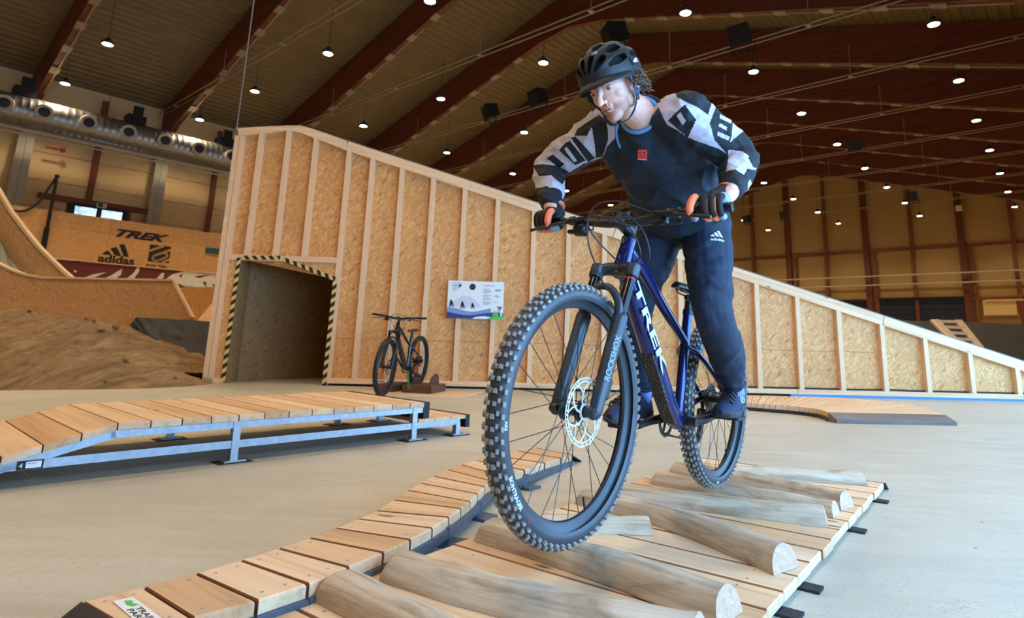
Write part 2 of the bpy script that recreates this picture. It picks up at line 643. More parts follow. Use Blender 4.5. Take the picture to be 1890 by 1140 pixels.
def catmull(pts, k=8, closed=False):
    pts = [V3(p) for p in pts]
    n = len(pts)
    out = []
    rng = n if closed else n - 1
    for i in range(rng):
        p0 = pts[(i - 1) % n] if closed or i > 0 else pts[0] * 2 - pts[1]
        p1, p2 = pts[i], pts[(i + 1) % n]
        p3 = pts[(i + 2) % n] if closed or i + 2 < n else pts[-1] * 2 - pts[-2]
        for j in range(k):
            t = j / k
            out.append(0.5 * ((2 * p1) + (-p0 + p2) * t + (2 * p0 - 5 * p1 + 4 * p2 - p3) * t * t + (-p0 + 3 * p1 - 3 * p2 + p3) * t ** 3))
    if not closed:
        out.append(pts[-1])
    return out
def text_mb(txt, origin, ex, ey, size, depth=0.002, shear=0.0, bold=0.0, spacing=1.0, width=None):
    """lettering as real geometry; ex/ey unit directions of the baseline and up"""
    cu = bpy.data.curves.new('lettering', 'FONT')
    cu.body = txt
    cu.size = 1.0
    cu.shear = shear
    cu.offset = bold
    cu.space_character = spacing
    cu.resolution_u = 3
    tmp = bpy.data.objects.new('lettering', cu)
    COL.objects.link(tmp)
    bpy.context.view_layer.update()
    dg = bpy.context.evaluated_depsgraph_get()
    me = tmp.evaluated_get(dg).to_mesh()
    vs = [np.array(v.co) for v in me.vertices]
    fs = [list(p.vertices) for p in me.polygons]
    tmp.evaluated_get(dg).to_mesh_clear()
    bpy.data.objects.remove(tmp)
    bpy.data.curves.remove(cu)
    mb = MB()
    if not vs:
        return mb
    ex, ey = V3(ex), V3(ey)
    ez = np.cross(unit(ex), unit(ey))
    mnx, mxx = min(v[0] for v in vs), max(v[0] for v in vs)
    kx = size if width is None else width / (mxx - mnx)
    P = [V3(origin) + ex * (v[0] - mnx) * kx + ey * v[1] * size + ez * depth for v in vs]
    mb.add(P, fs)
    # give the letters thickness
    n = len(P)
    edges = {}
    for f in fs:
        for i in range(len(f)):
            e = (f[i], f[(i + 1) % len(f)])
            edges[e] = True
    Q = [p - ez * depth for p in P]
    side = [e for e in edges if (e[1], e[0]) not in edges]
    vs2, fs2 = [], []
    for a, b in side:
        k = len(vs2)
        vs2 += [P[a], P[b], Q[b], Q[a]]
        fs2.append((k + 3, k + 2, k + 1, k))
    if vs2:
        mb.add(vs2, fs2)
    return mb
# ================================================================== THE HALL
A0, A1 = -10.0, 34.3
BL, BR, BM = 20.7, -0.9, 9.9
ZE, ZR = 6.65, 9.75
LA = [3.14 + 3.185 * k for k in range(-2, 10)]           # lamp rows along the hall
LB = [1.41 + 3.46 * j for j in range(6)]
BA = [x - 0.28 for x in LA]                               # beam positions

m = MB()
NX, NY = 24, 18
rows, gr = [], []
for i in range(NY + 1):
    b = BR + (BL - BR) * i / NY
    rows.append([hw(A0 + (A1 - A0) * k / NX, b, ZF) for k in range(NX + 1)])
    gr.append([(p[0], p[1], 0) for p in rows[-1]])
m.grid(rows, flip=True, gs=gr)
struct('floor', m, 'concrete')

# roof: trapezoidal sheet on both slopes
def roof_profile():
    pts = []
    per, dep = 0.30, 0.045
    for (b0, z0, b1, z1) in ((BL, ZE, BM, ZR), (BM, ZR, BR, ZE)):
        L = HS * sqrt((b1 - b0) ** 2 + (z1 - z0) ** 2)
        n = int(L / per)
        nb, nz = (z1 - z0) * HS / L, -(b1 - b0) * HS / L
        for i in range(n):
            for fr, up in ((0.0, 0), (0.36, 0), (0.5, 1), (0.86, 1)):
                t = (i + fr) / n
                pts.append((b0 + (b1 - b0) * t + nb * dep / HS * up, z0 + (z1 - z0) * t + abs(nz) * dep / HS * up))
    pts.append((BR, ZE))
    return pts
m = MB()
prof = roof_profile()
rows = []
for a in (A0, (A0 + A1) / 2, A1 + 0.2):
    rows.append([hw(a, b, z) for b, z in prof])
m.grid(rows)
top = [hw(a, b, z) for a in (A0, A1 + 0.2) for b, z in ((BL, ZE + .2), (BM, ZR + .2), (BR, ZE + .2))]
m.add(top, [(0, 3, 4, 1), (1, 4, 5, 2)])
ceiling = struct('ceiling', m, 'roof_sheet')
for a in BA:
    m = MB()
    poly = [(BL, 5.4), (BL, ZE - .03), (BM, ZR - .03), (BR, ZE - .03), (BR, 5.4), (BR + 1.0, 5.9), (BM - 1.1, 8.45), (BM, 8.62), (BM + 1.1, 8.45), (BL - 1.0, 5.9)]
    m.prism([hw(a - .085, b, z) for b, z in poly], AX * .17 * HS)
    # grain along the beam
    m.g = [np.array((np.dot(p, BX), p[2], np.dot(p, AX))) for p in m.v]
    m.build('beam', 'glulam', ceiling)
    # conduit clipped along the underside
    m = MB()
    for sgn in (1, -1):
        e0, e1 = (BL - 1.1, 5.91) if sgn > 0 else (BR + 1.1, 5.91), (BM + sgn * 1.15, 8.47)
        m.bar(hw(a + .05, *e0) - ZX * .02, hw(a + .05, *e1) - ZX * .02, .05, .03)
        for q in range(1, 9):
            t = q / 9
            b, z = e0[0] + (e1[0] - e0[0]) * t, e0[1] + (e1[1] - e0[1]) * t
            b2, z2 = e0[0] + (e1[0] - e0[0]) * (t + .03), e0[1] + (e1[1] - e0[1]) * (t + .03)
            m.bar(hw(a, b, z) - ZX * .03, hw(a, b2, z2) - ZX * .03, .26, .05)
    m.build('beam_conduit', 'conduit', ceiling)

# ---------------------------------------------------------------- left wall
m = MB()
m.prism([hw(A0, BL + .05, ZF), hw(A1, BL + .05, ZF), hw(A1, BL + .05, ZE + .1), hw(A0, BL + .05, ZE + .1)], BX * .15)
wl = struct('wall_left', m, 'wall_panel')
zs = [ZF, 1.3, 2.45, 3.15, 3.85, 4.6, 5.35, 6.0, ZE]
a = 2.96
k = 0
while a < 14.0:
    for z0, z1 in zip(zs, zs[1:]):
        m = MB()
        c = (hw(a, BL, z0) + hw(a + 1.5925, BL, z1)) / 2
        m.obox(c, AX * (1.5925 * HS / 2 - .012), ZX * ((z1 - z0) * HS / 2 - .008), BX * .03, .01)
        m.build('panel', 'wall_panel', wl)
    a += 1.5925
for i, a in enumerate(BA):
    if a < 0 or a > 14:
        continue
    m = MB()
    for s in (-.085, .085):
        m.bar(hw(a + s, BL - .22, ZF), hw(a + s, BL - .22, 5.6), .22, .3, up=BX)
    m.bar(hw(a, BL - .12, ZF), hw(a, BL - .12, 5.6), .26, .1, up=BX)
    m.build('column', 'grey_paint', wl)
    m = MB()
    m.bar(hw(a + 1.5925, BL - .1, ZF), hw(a + 1.5925, BL - .1, 6.4), .17, .16, up=BX)
    m.build('post', 'brown_post', wl)
m = MB()
P0, P1 = hb(70, 356, 20.45), hb(291, 397, 20.45)
zz = (P0[2] + P1[2]) / 2
P0[2] = P1[2] = zz
m.bar(P0, P1, .16, .2)
m.build('girt', 'brown_post', wl)
m = MB()
for px in (129, 236):
    q = hb(px, 392 if px > 200 else 380, 20.5)
    m.bar((q[0], q[1], zz - 1.4), (q[0], q[1], zz), .2, .12, up=BX)
m.build('window_post', 'brown_post', wl)
# window with two panes
W0, W1 = hb(134, 376, 20.42), hb(231, 392, 20.42)
ztop, zbot = zz - .13, zz - 1.25
m = MB()
m.bar((W0[0], W0[1], ztop), (W1[0], W1[1], ztop), .08, .12)
for t in (0.0, 0.5, 1.0):
    q = W0 * (1 - t) + W1 * t
    m.bar((q[0], q[1], zbot), (q[0], q[1], ztop), .16, .08, up=BX)
m.bar((W0[0], W0[1], zbot), (W1[0], W1[1], zbot), .08, .1)
win = struct('window_1', m, 'black_steel')
tt = NT('daylit_pane')
nz_ = tt.noise(tt.coord((2.2, 2.2, 2.2)), 1.3, 6, .7)
cc = tt.ramp(nz_, [(.38, (0.25, 0.40, 0.36, 1)), (.48, (0.45, 0.70, 0.95, 1)), (.62, (0.9, 0.97, 1.0, 1))])
tt.link(cc, tt.b.inputs['Emission Color'])
tt.b.inputs['Emission Strength'].default_value = 1.2
tt.set((.05, .06, .07, 1), .1)
MATS['daylit_pane'] = tt.m
for t0, t1 in ((.03, .47), (.53, .97)):
    m = MB()
    q0, q1 = W0 * (1 - t0) + W1 * t0, W0 * (1 - t1) + W1 * t1
    m.bar((q0[0], q0[1], (ztop + zbot) / 2), (q1[0], q1[1], (ztop + zbot) / 2), .02, ztop - zbot - .08)
    m.build('pane', 'daylit_pane', win)

# ---------------------------------------------------------------- end wall
def roof_z(b):
    return ZR - (ZR - ZE) * abs(b - BM) / (BL - BM)
m = MB()
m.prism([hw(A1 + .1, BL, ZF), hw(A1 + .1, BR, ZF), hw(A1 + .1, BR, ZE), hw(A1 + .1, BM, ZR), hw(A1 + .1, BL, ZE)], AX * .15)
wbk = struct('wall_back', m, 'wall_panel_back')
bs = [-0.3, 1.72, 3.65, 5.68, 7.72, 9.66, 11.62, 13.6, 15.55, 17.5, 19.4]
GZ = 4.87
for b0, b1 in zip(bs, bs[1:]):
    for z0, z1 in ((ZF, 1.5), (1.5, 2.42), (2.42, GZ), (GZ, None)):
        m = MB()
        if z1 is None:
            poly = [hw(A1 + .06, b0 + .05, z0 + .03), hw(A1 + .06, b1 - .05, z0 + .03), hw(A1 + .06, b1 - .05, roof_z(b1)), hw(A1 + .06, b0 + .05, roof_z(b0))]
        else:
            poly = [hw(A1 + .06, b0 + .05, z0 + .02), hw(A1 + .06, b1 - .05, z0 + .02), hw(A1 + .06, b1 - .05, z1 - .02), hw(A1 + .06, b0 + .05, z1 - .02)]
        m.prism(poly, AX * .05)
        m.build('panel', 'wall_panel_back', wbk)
for i, b in enumerate(bs):
    m = MB()
    main = i % 2 == 0
    w = .36 if main else .2
    m.bar(hw(A1 - .12, b, ZF), hw(A1 - .12, b, roof_z(b) - .1), w, .22, up=AX)
    m.build('column' if main else 'post', 'glulam' if main else 'brown_post', wbk)
    if main:
        m = MB()
        m.bar(hw(A1 - .05, b - .34, ZF), hw(A1 - .05, b - .34, GZ), .16, .16, up=AX)
        m.build('post', 'brown_post', wbk)
for z, h in ((GZ, .16), (2.42, .14)):
    m = MB()
    m.bar(hw(A1 - .03, bs[0], z), hw(A1 - .03, bs[-1], z), .18, h)
    m.build('girt', 'brown_post', wbk)
# two long heating pipes on brackets in front of the end wall
for z in (3.56, 3.12):
    m = MB()
    m.tube([hw(A1 - .5, -.5, z), hw(A1 - .5, 20, z)], .05, 8)
    for b in bs[1:]:
        m.bar(hw(A1 - .5, b, z), hw(A1 - .1, b, z), .05, .05)
    tag(m.build('heating_pipe', 'grey_paint'), 'grey pipe crossing the end wall, %s of the pair' % ('upper' if z > 3.4 else 'lower'), 'pipe', 'pipes along the end wall')
# dark roller door and a second one behind the ramp
for n_, (b0, b1, z1) in enumerate(((3.80, 7.30, 2.42), (7.95, 9.5, 2.35))):
    m = MB()
    for s_ in range(12):
        za, zb = ZF + (z1 - ZF) * s_ / 12, ZF + (z1 - ZF) * (s_ + 1) / 12
        m.obox((hw(A1 - .1, b0, za) + hw(A1 - .1, b1, zb)) / 2, BX * (b1 - b0) * HS / 2, ZX * ((zb - za) * HS / 2 - .006), AX * .03, .012)
    d = struct('door_%d' % (n_ + 1), m, 'dark_gate')
    m = MB()
    m.bar(hw(A1 - .16, b0, z1 + .02), hw(A1 - .16, b1, z1 + .02), .3, .16)
    m.build('door_head', 'black_steel', d)
m = MB()
m.bar(hw(A1 - .2, 3.0, 2.3), hw(A1 - .2, -.6, 2.3), .1, .1)
m.bar(hw(A1 - .12, 3.1, 1.98), hw(A1 - .12, 1.9, 1.98), .04, .9)
m.build('pale_board', 'wall_panel', wbk)

# ---------------------------------------------------------------- window wall beside the camera, wall behind it
m = MB()
t_ = .2
m.prism([hw(A0, BR, ZF), hw(A1, BR, ZF), hw(A1, BR, WIN_Z[0]), hw(A0, BR, WIN_Z[0])], -BX * t_)
m.prism([hw(A0, BR, WIN_Z[1]), hw(A1, BR, WIN_Z[1]), hw(A1, BR, ZE + .1), hw(A0, BR, ZE + .1)], -BX * t_)
edges = [A0] + [x for w in WIN_A for x in w] + [A1]
for e0, e1 in zip(edges[0::2], edges[1::2]):
    m.prism([hw(e0, BR, WIN_Z[0]), hw(e1, BR, WIN_Z[0]), hw(e1, BR, WIN_Z[1]), hw(e0, BR, WIN_Z[1])], -BX * t_)
struct('wall_right', m, 'wall_panel')
for i, (a0, a1) in enumerate(WIN_A):
    m = MB()
    for q in range(6):
        a = a0 + (a1 - a0) * q / 5
        m.bar(hw(a, BR - .07, WIN_Z[0]), hw(a, BR - .07, WIN_Z[1]), .06, .08, up=BX)
    for z in (WIN_Z[0], WIN_Z[0] + 1.0, WIN_Z[1]):
        m.bar(hw(a0, BR - .07, z), hw(a1, BR - .07, z), .08, .06)
    struct('window_%d' % (i + 2), m, 'grey_paint')
m = MB()
m.prism([hw(A0, BL, ZF), hw(A0, BR, ZF), hw(A0, BR, ZE), hw(A0, BM, ZR), hw(A0, BL, ZE)], -AX * .2)
struct('wall_front', m, 'wall_panel')

# ---------------------------------------------------------------- lamps
lamp_data = bpy.data.lights.new('lamp_light', 'SPOT')
lamp_data.energy = 350
lamp_data.color = (1.0, 0.78, 0.50)
lamp_data.spot_size = radians(126)
lamp_data.spot_blend = 0.5
lamp_data.shadow_soft_size = 0.16
def make_lamp(base):
    t = thing('ceiling_lamp', 'small round ceiling lamp hanging on a thin cord below the timber roof', 'ceiling lamp', base, 'ceiling lamps in a grid under the roof')
    b = V3(base)
    m = MB()
    m.lathe(b, (0, 0, 1), [(.145, .0), (.16, .03), (.165, .07), (.09, .11), (.06, .20), (.02, .22)], 20)
    m.build('housing', 'dark_steel', t, True, 35)
    m = MB()
    m.lathe(b - ZX * .012, (0, 0, 1), [(.08, .0), (.130, .006), (.135, .014)], 20)
    m.build('lens', 'lamp_glow', t)
    m = MB()
    m.cyl(b + ZX * .2, b + ZX * 1.5, .008, n=6)
    m.build('cord', 'black_plastic', t)
    lo = bpy.data.objects.new('lamp_light', lamp_data)
    COL.objects.link(lo)
    lo.parent = t
    lo.location = (0, 0, -.03)
    return t
lamp0 = None
ORD = 'first second third fourth fifth sixth seventh eighth ninth tenth eleventh twelfth thirteenth'.split()
for i_, a in enumerate(LA):
    for j_, b in enumerate(LB):
        p = hw(a, b, 6.0)
        lb = 'round ceiling lamp in the %s row from the left wall, %s from the end wall' % (ORD[len(LB) - 1 - j_], ORD[len(LA) - 1 - i_])
        if lamp0 is None:
            lamp0, pb = make_lamp(p), p
            lamp0['label'] = lb
        else:
            copy_thing(lamp0, p - pb, lb)

# ---------------------------------------------------------------- lighting tracks across the hall
for k, a in enumerate([5.9, 9.05, 12.23, 15.33, 18.45, 21.6, 24.75, 27.9, 31.05]):
    base = hw(a, BM, 6.5)
    t = thing('cable_track', 'pale twin conduit hung level across the hall, %s counted from the camera' % ('first second third fourth fifth sixth seventh eighth ninth'.split()[k]), 'conduit', base, 'conduits hung across the hall')
    m = MB()
    m.tube([hw(a - .05, BR, 6.5), hw(a - .05, BL, 6.5)], .022, 6)
    m.tube([hw(a + .06, BR, 6.46), hw(a + .06, BL, 6.46)], .022, 6)
    m.build('rail', 'conduit', t)
    for j in range(7):
        b = .3 + 3.2 * j
        m = MB()
        m.cyl(hw(a, b, 6.46), hw(a, b, min(roof_z(b) - .6, 7.4)), .014, n=6)
        m.obox(hw(a, b, 6.47), AX * .11, BX * .06, ZX * .025)
        m.build('hanger', 'conduit', t)

# ---------------------------------------------------------------- loudspeakers
def speaker(px, py, z, label, sc=1.0, turn=0.0, bracket=True):
    c = hz(px, py, z)
    t = thing('loudspeaker', label, 'speaker', c - ZX * .3, 'loudspeakers under the roof')
    d1 = unit(-AX * cos(turn) + BX * sin(turn) - ZX * .35)
    d2 = unit(np.cross(ZX, d1))
    d3 = np.cross(d1, d2)
    m = MB()
    f = [c + d1 * .22 * sc + d2 * x * sc + d3 * z_ * sc for x, z_ in ((-.3, -.3), (.3, -.3), (.3, .3), (-.3, .3))]
    r = [c - d1 * .3 * sc + d2 * x * sc + d3 * z_ * sc for x, z_ in ((-.18, -.22), (.18, -.22), (.18, .26), (-.18, .26))]
    m.add(f + r, [(0, 1, 2, 3), (7, 6, 5, 4), (0, 4, 5, 1), (1, 5, 6, 2), (2, 6, 7, 3), (3, 7, 4, 0)])
    m.build('cabinet', 'black_plastic', t)
    m = MB()
    m.obox(c + d1 * .235 * sc, d2 * .27 * sc, d3 * .27 * sc, d1 * .012, .01)
    m.build('grille', 'black_steel', t)
    m = MB()
    m.tube([c + d2 * .34 * sc + d3 * .0, c + d2 * .36 * sc - d3 * .42 * sc, c - d2 * .36 * sc - d3 * .42 * sc, c - d2 * .34 * sc], .02, 6)
    for q in range(4):
        m.cyl(c + d2 * (.3 - .2 * q) * sc - d3 * .42 * sc, c + d2 * (.3 - .2 * q) * sc - d3 * .52 * sc, .03, n=6)
    m.build('bracket', 'black_steel', t)
for args in (((905, 207, 6.35, 'black loudspeaker with open bracket left of the rider, under a pale conduit'), dict(turn=.5)),
             ((993, 180, 6.35, 'black loudspeaker just left of the helmet, under a beam'), dict(turn=.2)),
             ((1368, 66, 6.4, 'black loudspeaker high up right of the helmet'), dict(turn=0)),
             ((1135, 66, 6.5, 'black loudspeaker directly above the helmet'), dict(turn=.6, sc=1.15)),
             ((1579, 267, 6.35, 'black loudspeaker beside a lamp right of the rider shoulder'), dict(turn=0, sc=.9)),
             ((1685, 362, 6.45, 'black loudspeaker in front of the end wall, beside a lamp'), dict(turn=0, sc=.9)),
             ((1447, 396, 5.9, 'black loudspeaker before the end wall, right of the rider hip'), dict(turn=0, sc=.75)),
             ((1379, 404, 5.9, 'black loudspeaker with open bracket beside the rider left glove'), dict(turn=.4, sc=.8))):
    speaker(*args[0], **args[1])

# ---------------------------------------------------------------- ventilation duct with round nozzles
D0, D1 = hb(0, 203, 19.0), hb(425, 288, 19.0)
dz = (D0[2] + D1[2]) / 2
D0[2] = D1[2] = dz
dl = unit(D1 - D0)
DS, DE = D0 - dl * 6, D1 + dl * 8
dr = .50
t = thing('air_duct', 'long shiny spiral ventilation duct with round nozzles under the eaves', 'duct', ((DS + DE) / 2))
prof = []
L = np.linalg.norm(DE - DS)
n = int(L / .2)
for i in range(n):
    prof += [(dr, L * i / n), (dr, L * (i + .8) / n), (dr + .011, L * (i + .9) / n)]
m = MB()
m.lathe(DS, dl, prof, 28)
duct = m.build('pipe', 'duct_metal', t, True, 60)
vd = unit(CP - (D0 + D1) / 2)
vd = unit(vd - dl * np.dot(vd, dl))
for px, py in ((2, 189), (76, 204), (157, 223), (230, 239), (296, 256), (358, 271), (418, 284)):
    d = ray(px, py)
    # place each nozzle on the camera-side upper face of the duct
    q = hb(px, py, 19.0)
    along = np.dot(q - DS, dl)
    nd = unit(vd * .97 + ZX * .22)
    c = DS + dl * along + nd * dr * .97
    m = MB()
    m.lathe(c, nd, [(.25, -.04), (.27, .11), (.25, .13), (.17, .11)], 20)
    nz = m.build('nozzle', 'grey_paint', t, True, 40)
    m = MB()
    m.lathe(c, nd, [(.165, .03), (.165, .118), (.02, .122)], 16)
    m.build('nozzle_core', 'black_plastic', nz)
for i in range(5):
    q = DS + dl * (6.5 + i * 3.2)
    m = MB()
    m.bar(q + ZX * .45 - BX * .25, q + ZX * 1.1 - BX * .25, .32, .05, up=BX)
    m.bar(q + ZX * .55 + dl * .3, q + ZX * .55 - dl * .3, .5, .45)
    m.build('hanger', 'black_steel', t)
m = MB()
for off, r in ((0.0, .065), (-.16, .035)):
    q0, q1 = hb(0, 226, 19.2), hb(420, 321, 19.2)
    zp = (q0[2] + q1[2]) / 2 + off
    q0[2] = q1[2] = zp
    m.tube([q0 - dl * 6, q1 + dl * 8], r, 10)
tag(m.build('wall_pipe', 'grey_paint'), 'straight grey pipe run below the ventilation duct', 'pipe')
# exit sign over the window
q = hb(188, 379, 20.2)
m = MB()
m.obox(q, AX * .16, ZX * .09, BX * .02, .005)
t = thing('exit_sign', 'small green and white emergency exit sign above the window', 'sign', q)
m.build('plate', 'print_white', t)
m = MB()
m.obox(q - BX * .024 - AX * .05, AX * .08, ZX * .075, BX * .004)
m.build('pictogram', 'sign_green', t)
m = MB()
q = hb(116, 277, 20.3)
m.cyl(q - AX * .5, q, .035, n=8)
m.ell(q, .09, .09, .09)
tag(m.build('valve_arm', 'red_valve'), 'short red pipe stub on the grey wall column', 'pipe')
m = MB()
q = ha(1770, 384, 33.9)
m.obox(q, AX * .12, BX * .17, ZX * .17, .02)
tag(m.build('wall_spotlight', 'print_white'), 'small white box lamp high on the end wall post', 'lamp')
# ================================================================== START RAMP (big timber framed wall)
RP0 = V3((-3.0, 8.95, 0))
RE = unit((10.3, .55, 0))
RN = V3((-RE[1], RE[0], 0))                               # away from the camera
def rp(px, py, off=0.0):
    return onplane(px, py, RP0 + RN * off, RN)
def rs(px, py, off=0.0):
    p = rp(px, py, off)
    return float(np.dot(p - RP0, RE)), float(p[2])
def rw(s, z, off=0.0):
    return RP0 + RE * s + RN * off + ZX * z
ramp = thing('start_ramp', 'tall timber start ramp clad in strand board with pale studs, sloping down to the right', 'ramp', rw(1.0, 0, 1.5))

s_up0, z_up0 = rs(640, 260)
s_up1, z_up1 = rs(1890, 667)
ku = (z_up1 - z_up0) / (s_up1 - s_up0)
z_top = lambda s: z_up0 + (s - s_up0) * ku
RAILH = rs(940, 355.8)[1] - rs(940, 373.4)[1]
S_END = s_up0 + (0.22 - z_up0) / ku
crown = [rs(*p) for p in ((437.6, 237), (480, 233.5), (531, 231.2), (554, 232), (577, 237.5), (606, 247.5))]
crown_low = [rs(*p) for p in ((441, 250), (481, 246), (533, 240), (556, 245), (579, 254.5), (606, 264))]
sL = rs(400, 500)[0]
def z_low(s):
    if s <= crown_low[-1][0]:
        return float(np.interp(s, [c[0] for c in crown_low], [c[1] for c in crown_low]))
    return z_top(s) - RAILH
m = MB()
up = [rw(*c) for c in crown] + [rw(s_up0, z_top(s_up0))]
lo = [rw(*c) for c in crown_low] + [rw(s_up0, z_low(s_up0))]
m.prism(up + lo[::-1], RN * .1)
m.build('crown_rail', 'pine', ramp)
m = MB()
cuts = [s_up0, s_up0 + 4.1, s_up0 + 8.2, S_END]
for c0, c1 in zip(cuts, cuts[1:]):
    m = MB()
    p0, p1 = rw(c0 + .004, z_top(c0) - RAILH / 2, .05), rw(c1 - .004, z_top(c1) - RAILH / 2, .05)
    m.bar(p0, p1, .1, RAILH * cos(math.atan(ku)), bevel=.004)
    m.build('top_rail', 'pine', ramp)
m = MB()
m.bar(rw(sL, .035, .05), rw(rs(410, 690)[0], .035, .05), .1, .07)
m.build('bottom_plate', 'pine', ramp)
sDR = rs(600, 700)[0]
for c0, c1 in ((sDR, sDR + 3.4), (sDR + 3.4, sDR + 6.8), (sDR + 6.8, S_END)):
    m = MB()
    m.bar(rw(c0 + .003, .066, .05), rw(c1 - .003, .066, .05), .1, .068, bevel=.003)
    m.build('bottom_plate', 'pine', ramp)
m = MB()
m.bar(rw(rs(1460, 735)[0], .016, .03), rw(S_END, .016, .03), .06, .030)
m.build('base_strip', 'blue_strip', ramp, label='thin blue strip along the foot of the ramp')
# studs (px of the left edge, sample row)
STUDX = [(448.5, 480), (501, 480), (555, 480), (619, 500), (665.7, 500), (723.7, 500), (784.5, 500), (846, 500), (909.5, 500),
         (978, 520), (1044, 520), (1111, 540), (1182, 560), (1253, 580), (1325, 600), (1397, 640), (1472.5, 640), (1549, 650), (1629, 665), (1708.5, 675), (1791, 690), (1876.5, 700)]
studs = [rs(*p)[0] for p in STUDX]
gap = studs[-1] - studs[-2]
while studs[-1] + gap < S_END - .3:
    studs.append(studs[-1] + gap)
SW = .068
zh0, zh1 = rs(520, 482)[1], rs(520, 471.5)[1]
def stud(s, z0, z1, w=SW, slope_top=True):
    m = MB()
    ztl = z_low(s) if z1 is None else z1
    ztr = z_low(s + w) if z1 is None else z1
    poly = [rw(s, z0), rw(s + w, z0), rw(s + w, ztr), rw(s, ztl)]
    m.prism(poly, RN * .085)
    m.g = [np.array((q[2], np.dot(q, RE), np.dot(q, RN))) + random.random() * 9 for q in m.v]
    m.build('stud', 'pine', ramp)
for w_, off in ((.068, 0), (.068, .075)):
    stud(sL + off, 0.0, crown_low[0][1], w_)
for i, s in enumerate(studs):
    stud(s, zh1 if i < 3 else .10, None)
m = MB()
m.bar(rw(sL + .14, (zh0 + zh1) / 2, .045), rw(studs[3], (zh0 + zh1) / 2, .045), .09, zh1 - zh0, bevel=.003)
m.build('header', 'pine', ramp)
# strand-board panels, one per bay
OB = .085
def panel(pts, mat='osb', th=.018, off=OB):
    m = MB()
    m.prism([rw(s, z, off) for s, z in pts], RN * th)
    j = random.random() * 20
    m.g = [np.array((np.dot(q, RE) + j, q[2] + j, np.dot(q, RN))) for q in m.v]
    m.build('panel', mat, ramp)
bays = [sL] + studs + [S_END]
seam = rs(630, 624)[1]
for i, (b0, b1) in enumerate(zip(bays, bays[1:])):
    c0, c1 = b0 + SW / 2, b1 + SW / 2
    z0 = zh1 - .02 if i < 4 else .05
    t0, t1 = z_low(c0) + .05, z_low(c1) + .05
    if i < 4:
        panel([(c0, z0), (c1, z0), (c1, t1), (c0, t0)])
    else:
        # boards are 2.5 m tall: a joint shows where the bay is taller
        zs_ = [z0] + ([seam] if min(t0, t1) > seam + .3 else []) + [None]
        for za, zb in zip(zs_, zs_[1:]):
            if zb is None:
                panel([(c0, za + .001), (c1, za + .001), (c1, max(t1, za + .01)), (c0, max(t0, za + .01))])
            else:
                panel([(c0, za), (c1, za), (c1, zb - .003), (c0, zb - .003)])
# doorway
door = [rs(*p) for p in ((412.5, 696), (441.5, 475.5), (517.4, 475.5), (619, 514.8), (598.4, 708))]
door[0] = (door[0][0], 0.0)
door[4] = (door[4][0], 0.0)
panel([(sL + .1, 0), door[0], door[1], (door[1][0], zh0 + .02), (sL + .1, zh0 + .02)], off=.02)
panel([door[1], door[2], door[3], (studs[3], door[3][1]), (studs[3], zh0 + .02), (door[1][0], zh0 + .02)], off=.02)
def strip(pts_, mat, name, depth, off0=.03):
    for (q0, q1) in zip(pts_, pts_[1:]):
        m = MB()
        m.prism([rw(q0[0], q0[1], off0), rw(q1[0], q1[1], off0), rw(q1[0], q1[1], off0 + depth), rw(q0[0], q0[1], off0 + depth)], (RE * .01))
        m.build(name, mat, ramp)
# inside the doorway: reveal, slanting back wall, ceiling
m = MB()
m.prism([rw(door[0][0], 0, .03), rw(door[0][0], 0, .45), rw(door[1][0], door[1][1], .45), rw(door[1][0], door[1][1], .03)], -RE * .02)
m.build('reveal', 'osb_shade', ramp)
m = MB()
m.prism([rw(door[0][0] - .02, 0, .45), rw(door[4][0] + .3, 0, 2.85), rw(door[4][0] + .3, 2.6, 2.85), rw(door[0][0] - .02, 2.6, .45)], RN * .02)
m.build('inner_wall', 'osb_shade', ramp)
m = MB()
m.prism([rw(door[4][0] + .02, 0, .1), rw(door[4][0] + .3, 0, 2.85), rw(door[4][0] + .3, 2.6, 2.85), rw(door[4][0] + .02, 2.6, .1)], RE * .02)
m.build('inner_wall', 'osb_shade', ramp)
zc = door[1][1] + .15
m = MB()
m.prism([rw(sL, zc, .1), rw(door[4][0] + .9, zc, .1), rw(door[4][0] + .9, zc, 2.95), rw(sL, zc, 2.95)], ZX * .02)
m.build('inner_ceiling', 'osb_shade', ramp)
# hazard tape round the doorway: slanting black stripes on yellow
m = MB()
tw = .058
segs = list(zip([door[0], door[1], door[2], door[3]], [door[1], door[2], door[3], door[4]]))
for (p, q) in segs:
    d = np.array((q[0] - p[0], q[1] - p[1]))
    L = np.linalg.norm(d)
    d = d / L
    nrm = np.array((d[1], -d[0]))
    n = max(1, int(round(L / .125)))
    pw = L / n / 2
    for i in range(n):
        for kk in range(2):
            m.cur = kk
            a0, a1 = (2 * i + kk) * pw, (2 * i + kk + 1) * pw
            sh = .045
            sg = [0, sh, sh, 0]
            cs = [(a0, 0), (a1, 0), (a1 + sh, tw), (a0 + sh, tw)]
            pts_ = [np.array(p) + d * np.clip(c[0], 0, L) + nrm * (c[1] - tw * .5) for c in cs]
            m.prism([rw(x[0], x[1], -.008) for x in pts_], RN * .004)
m.build('hazard_tape', ['tape_yellow', 'print_black'], ramp, label='black and yellow hazard tape around the doorway')
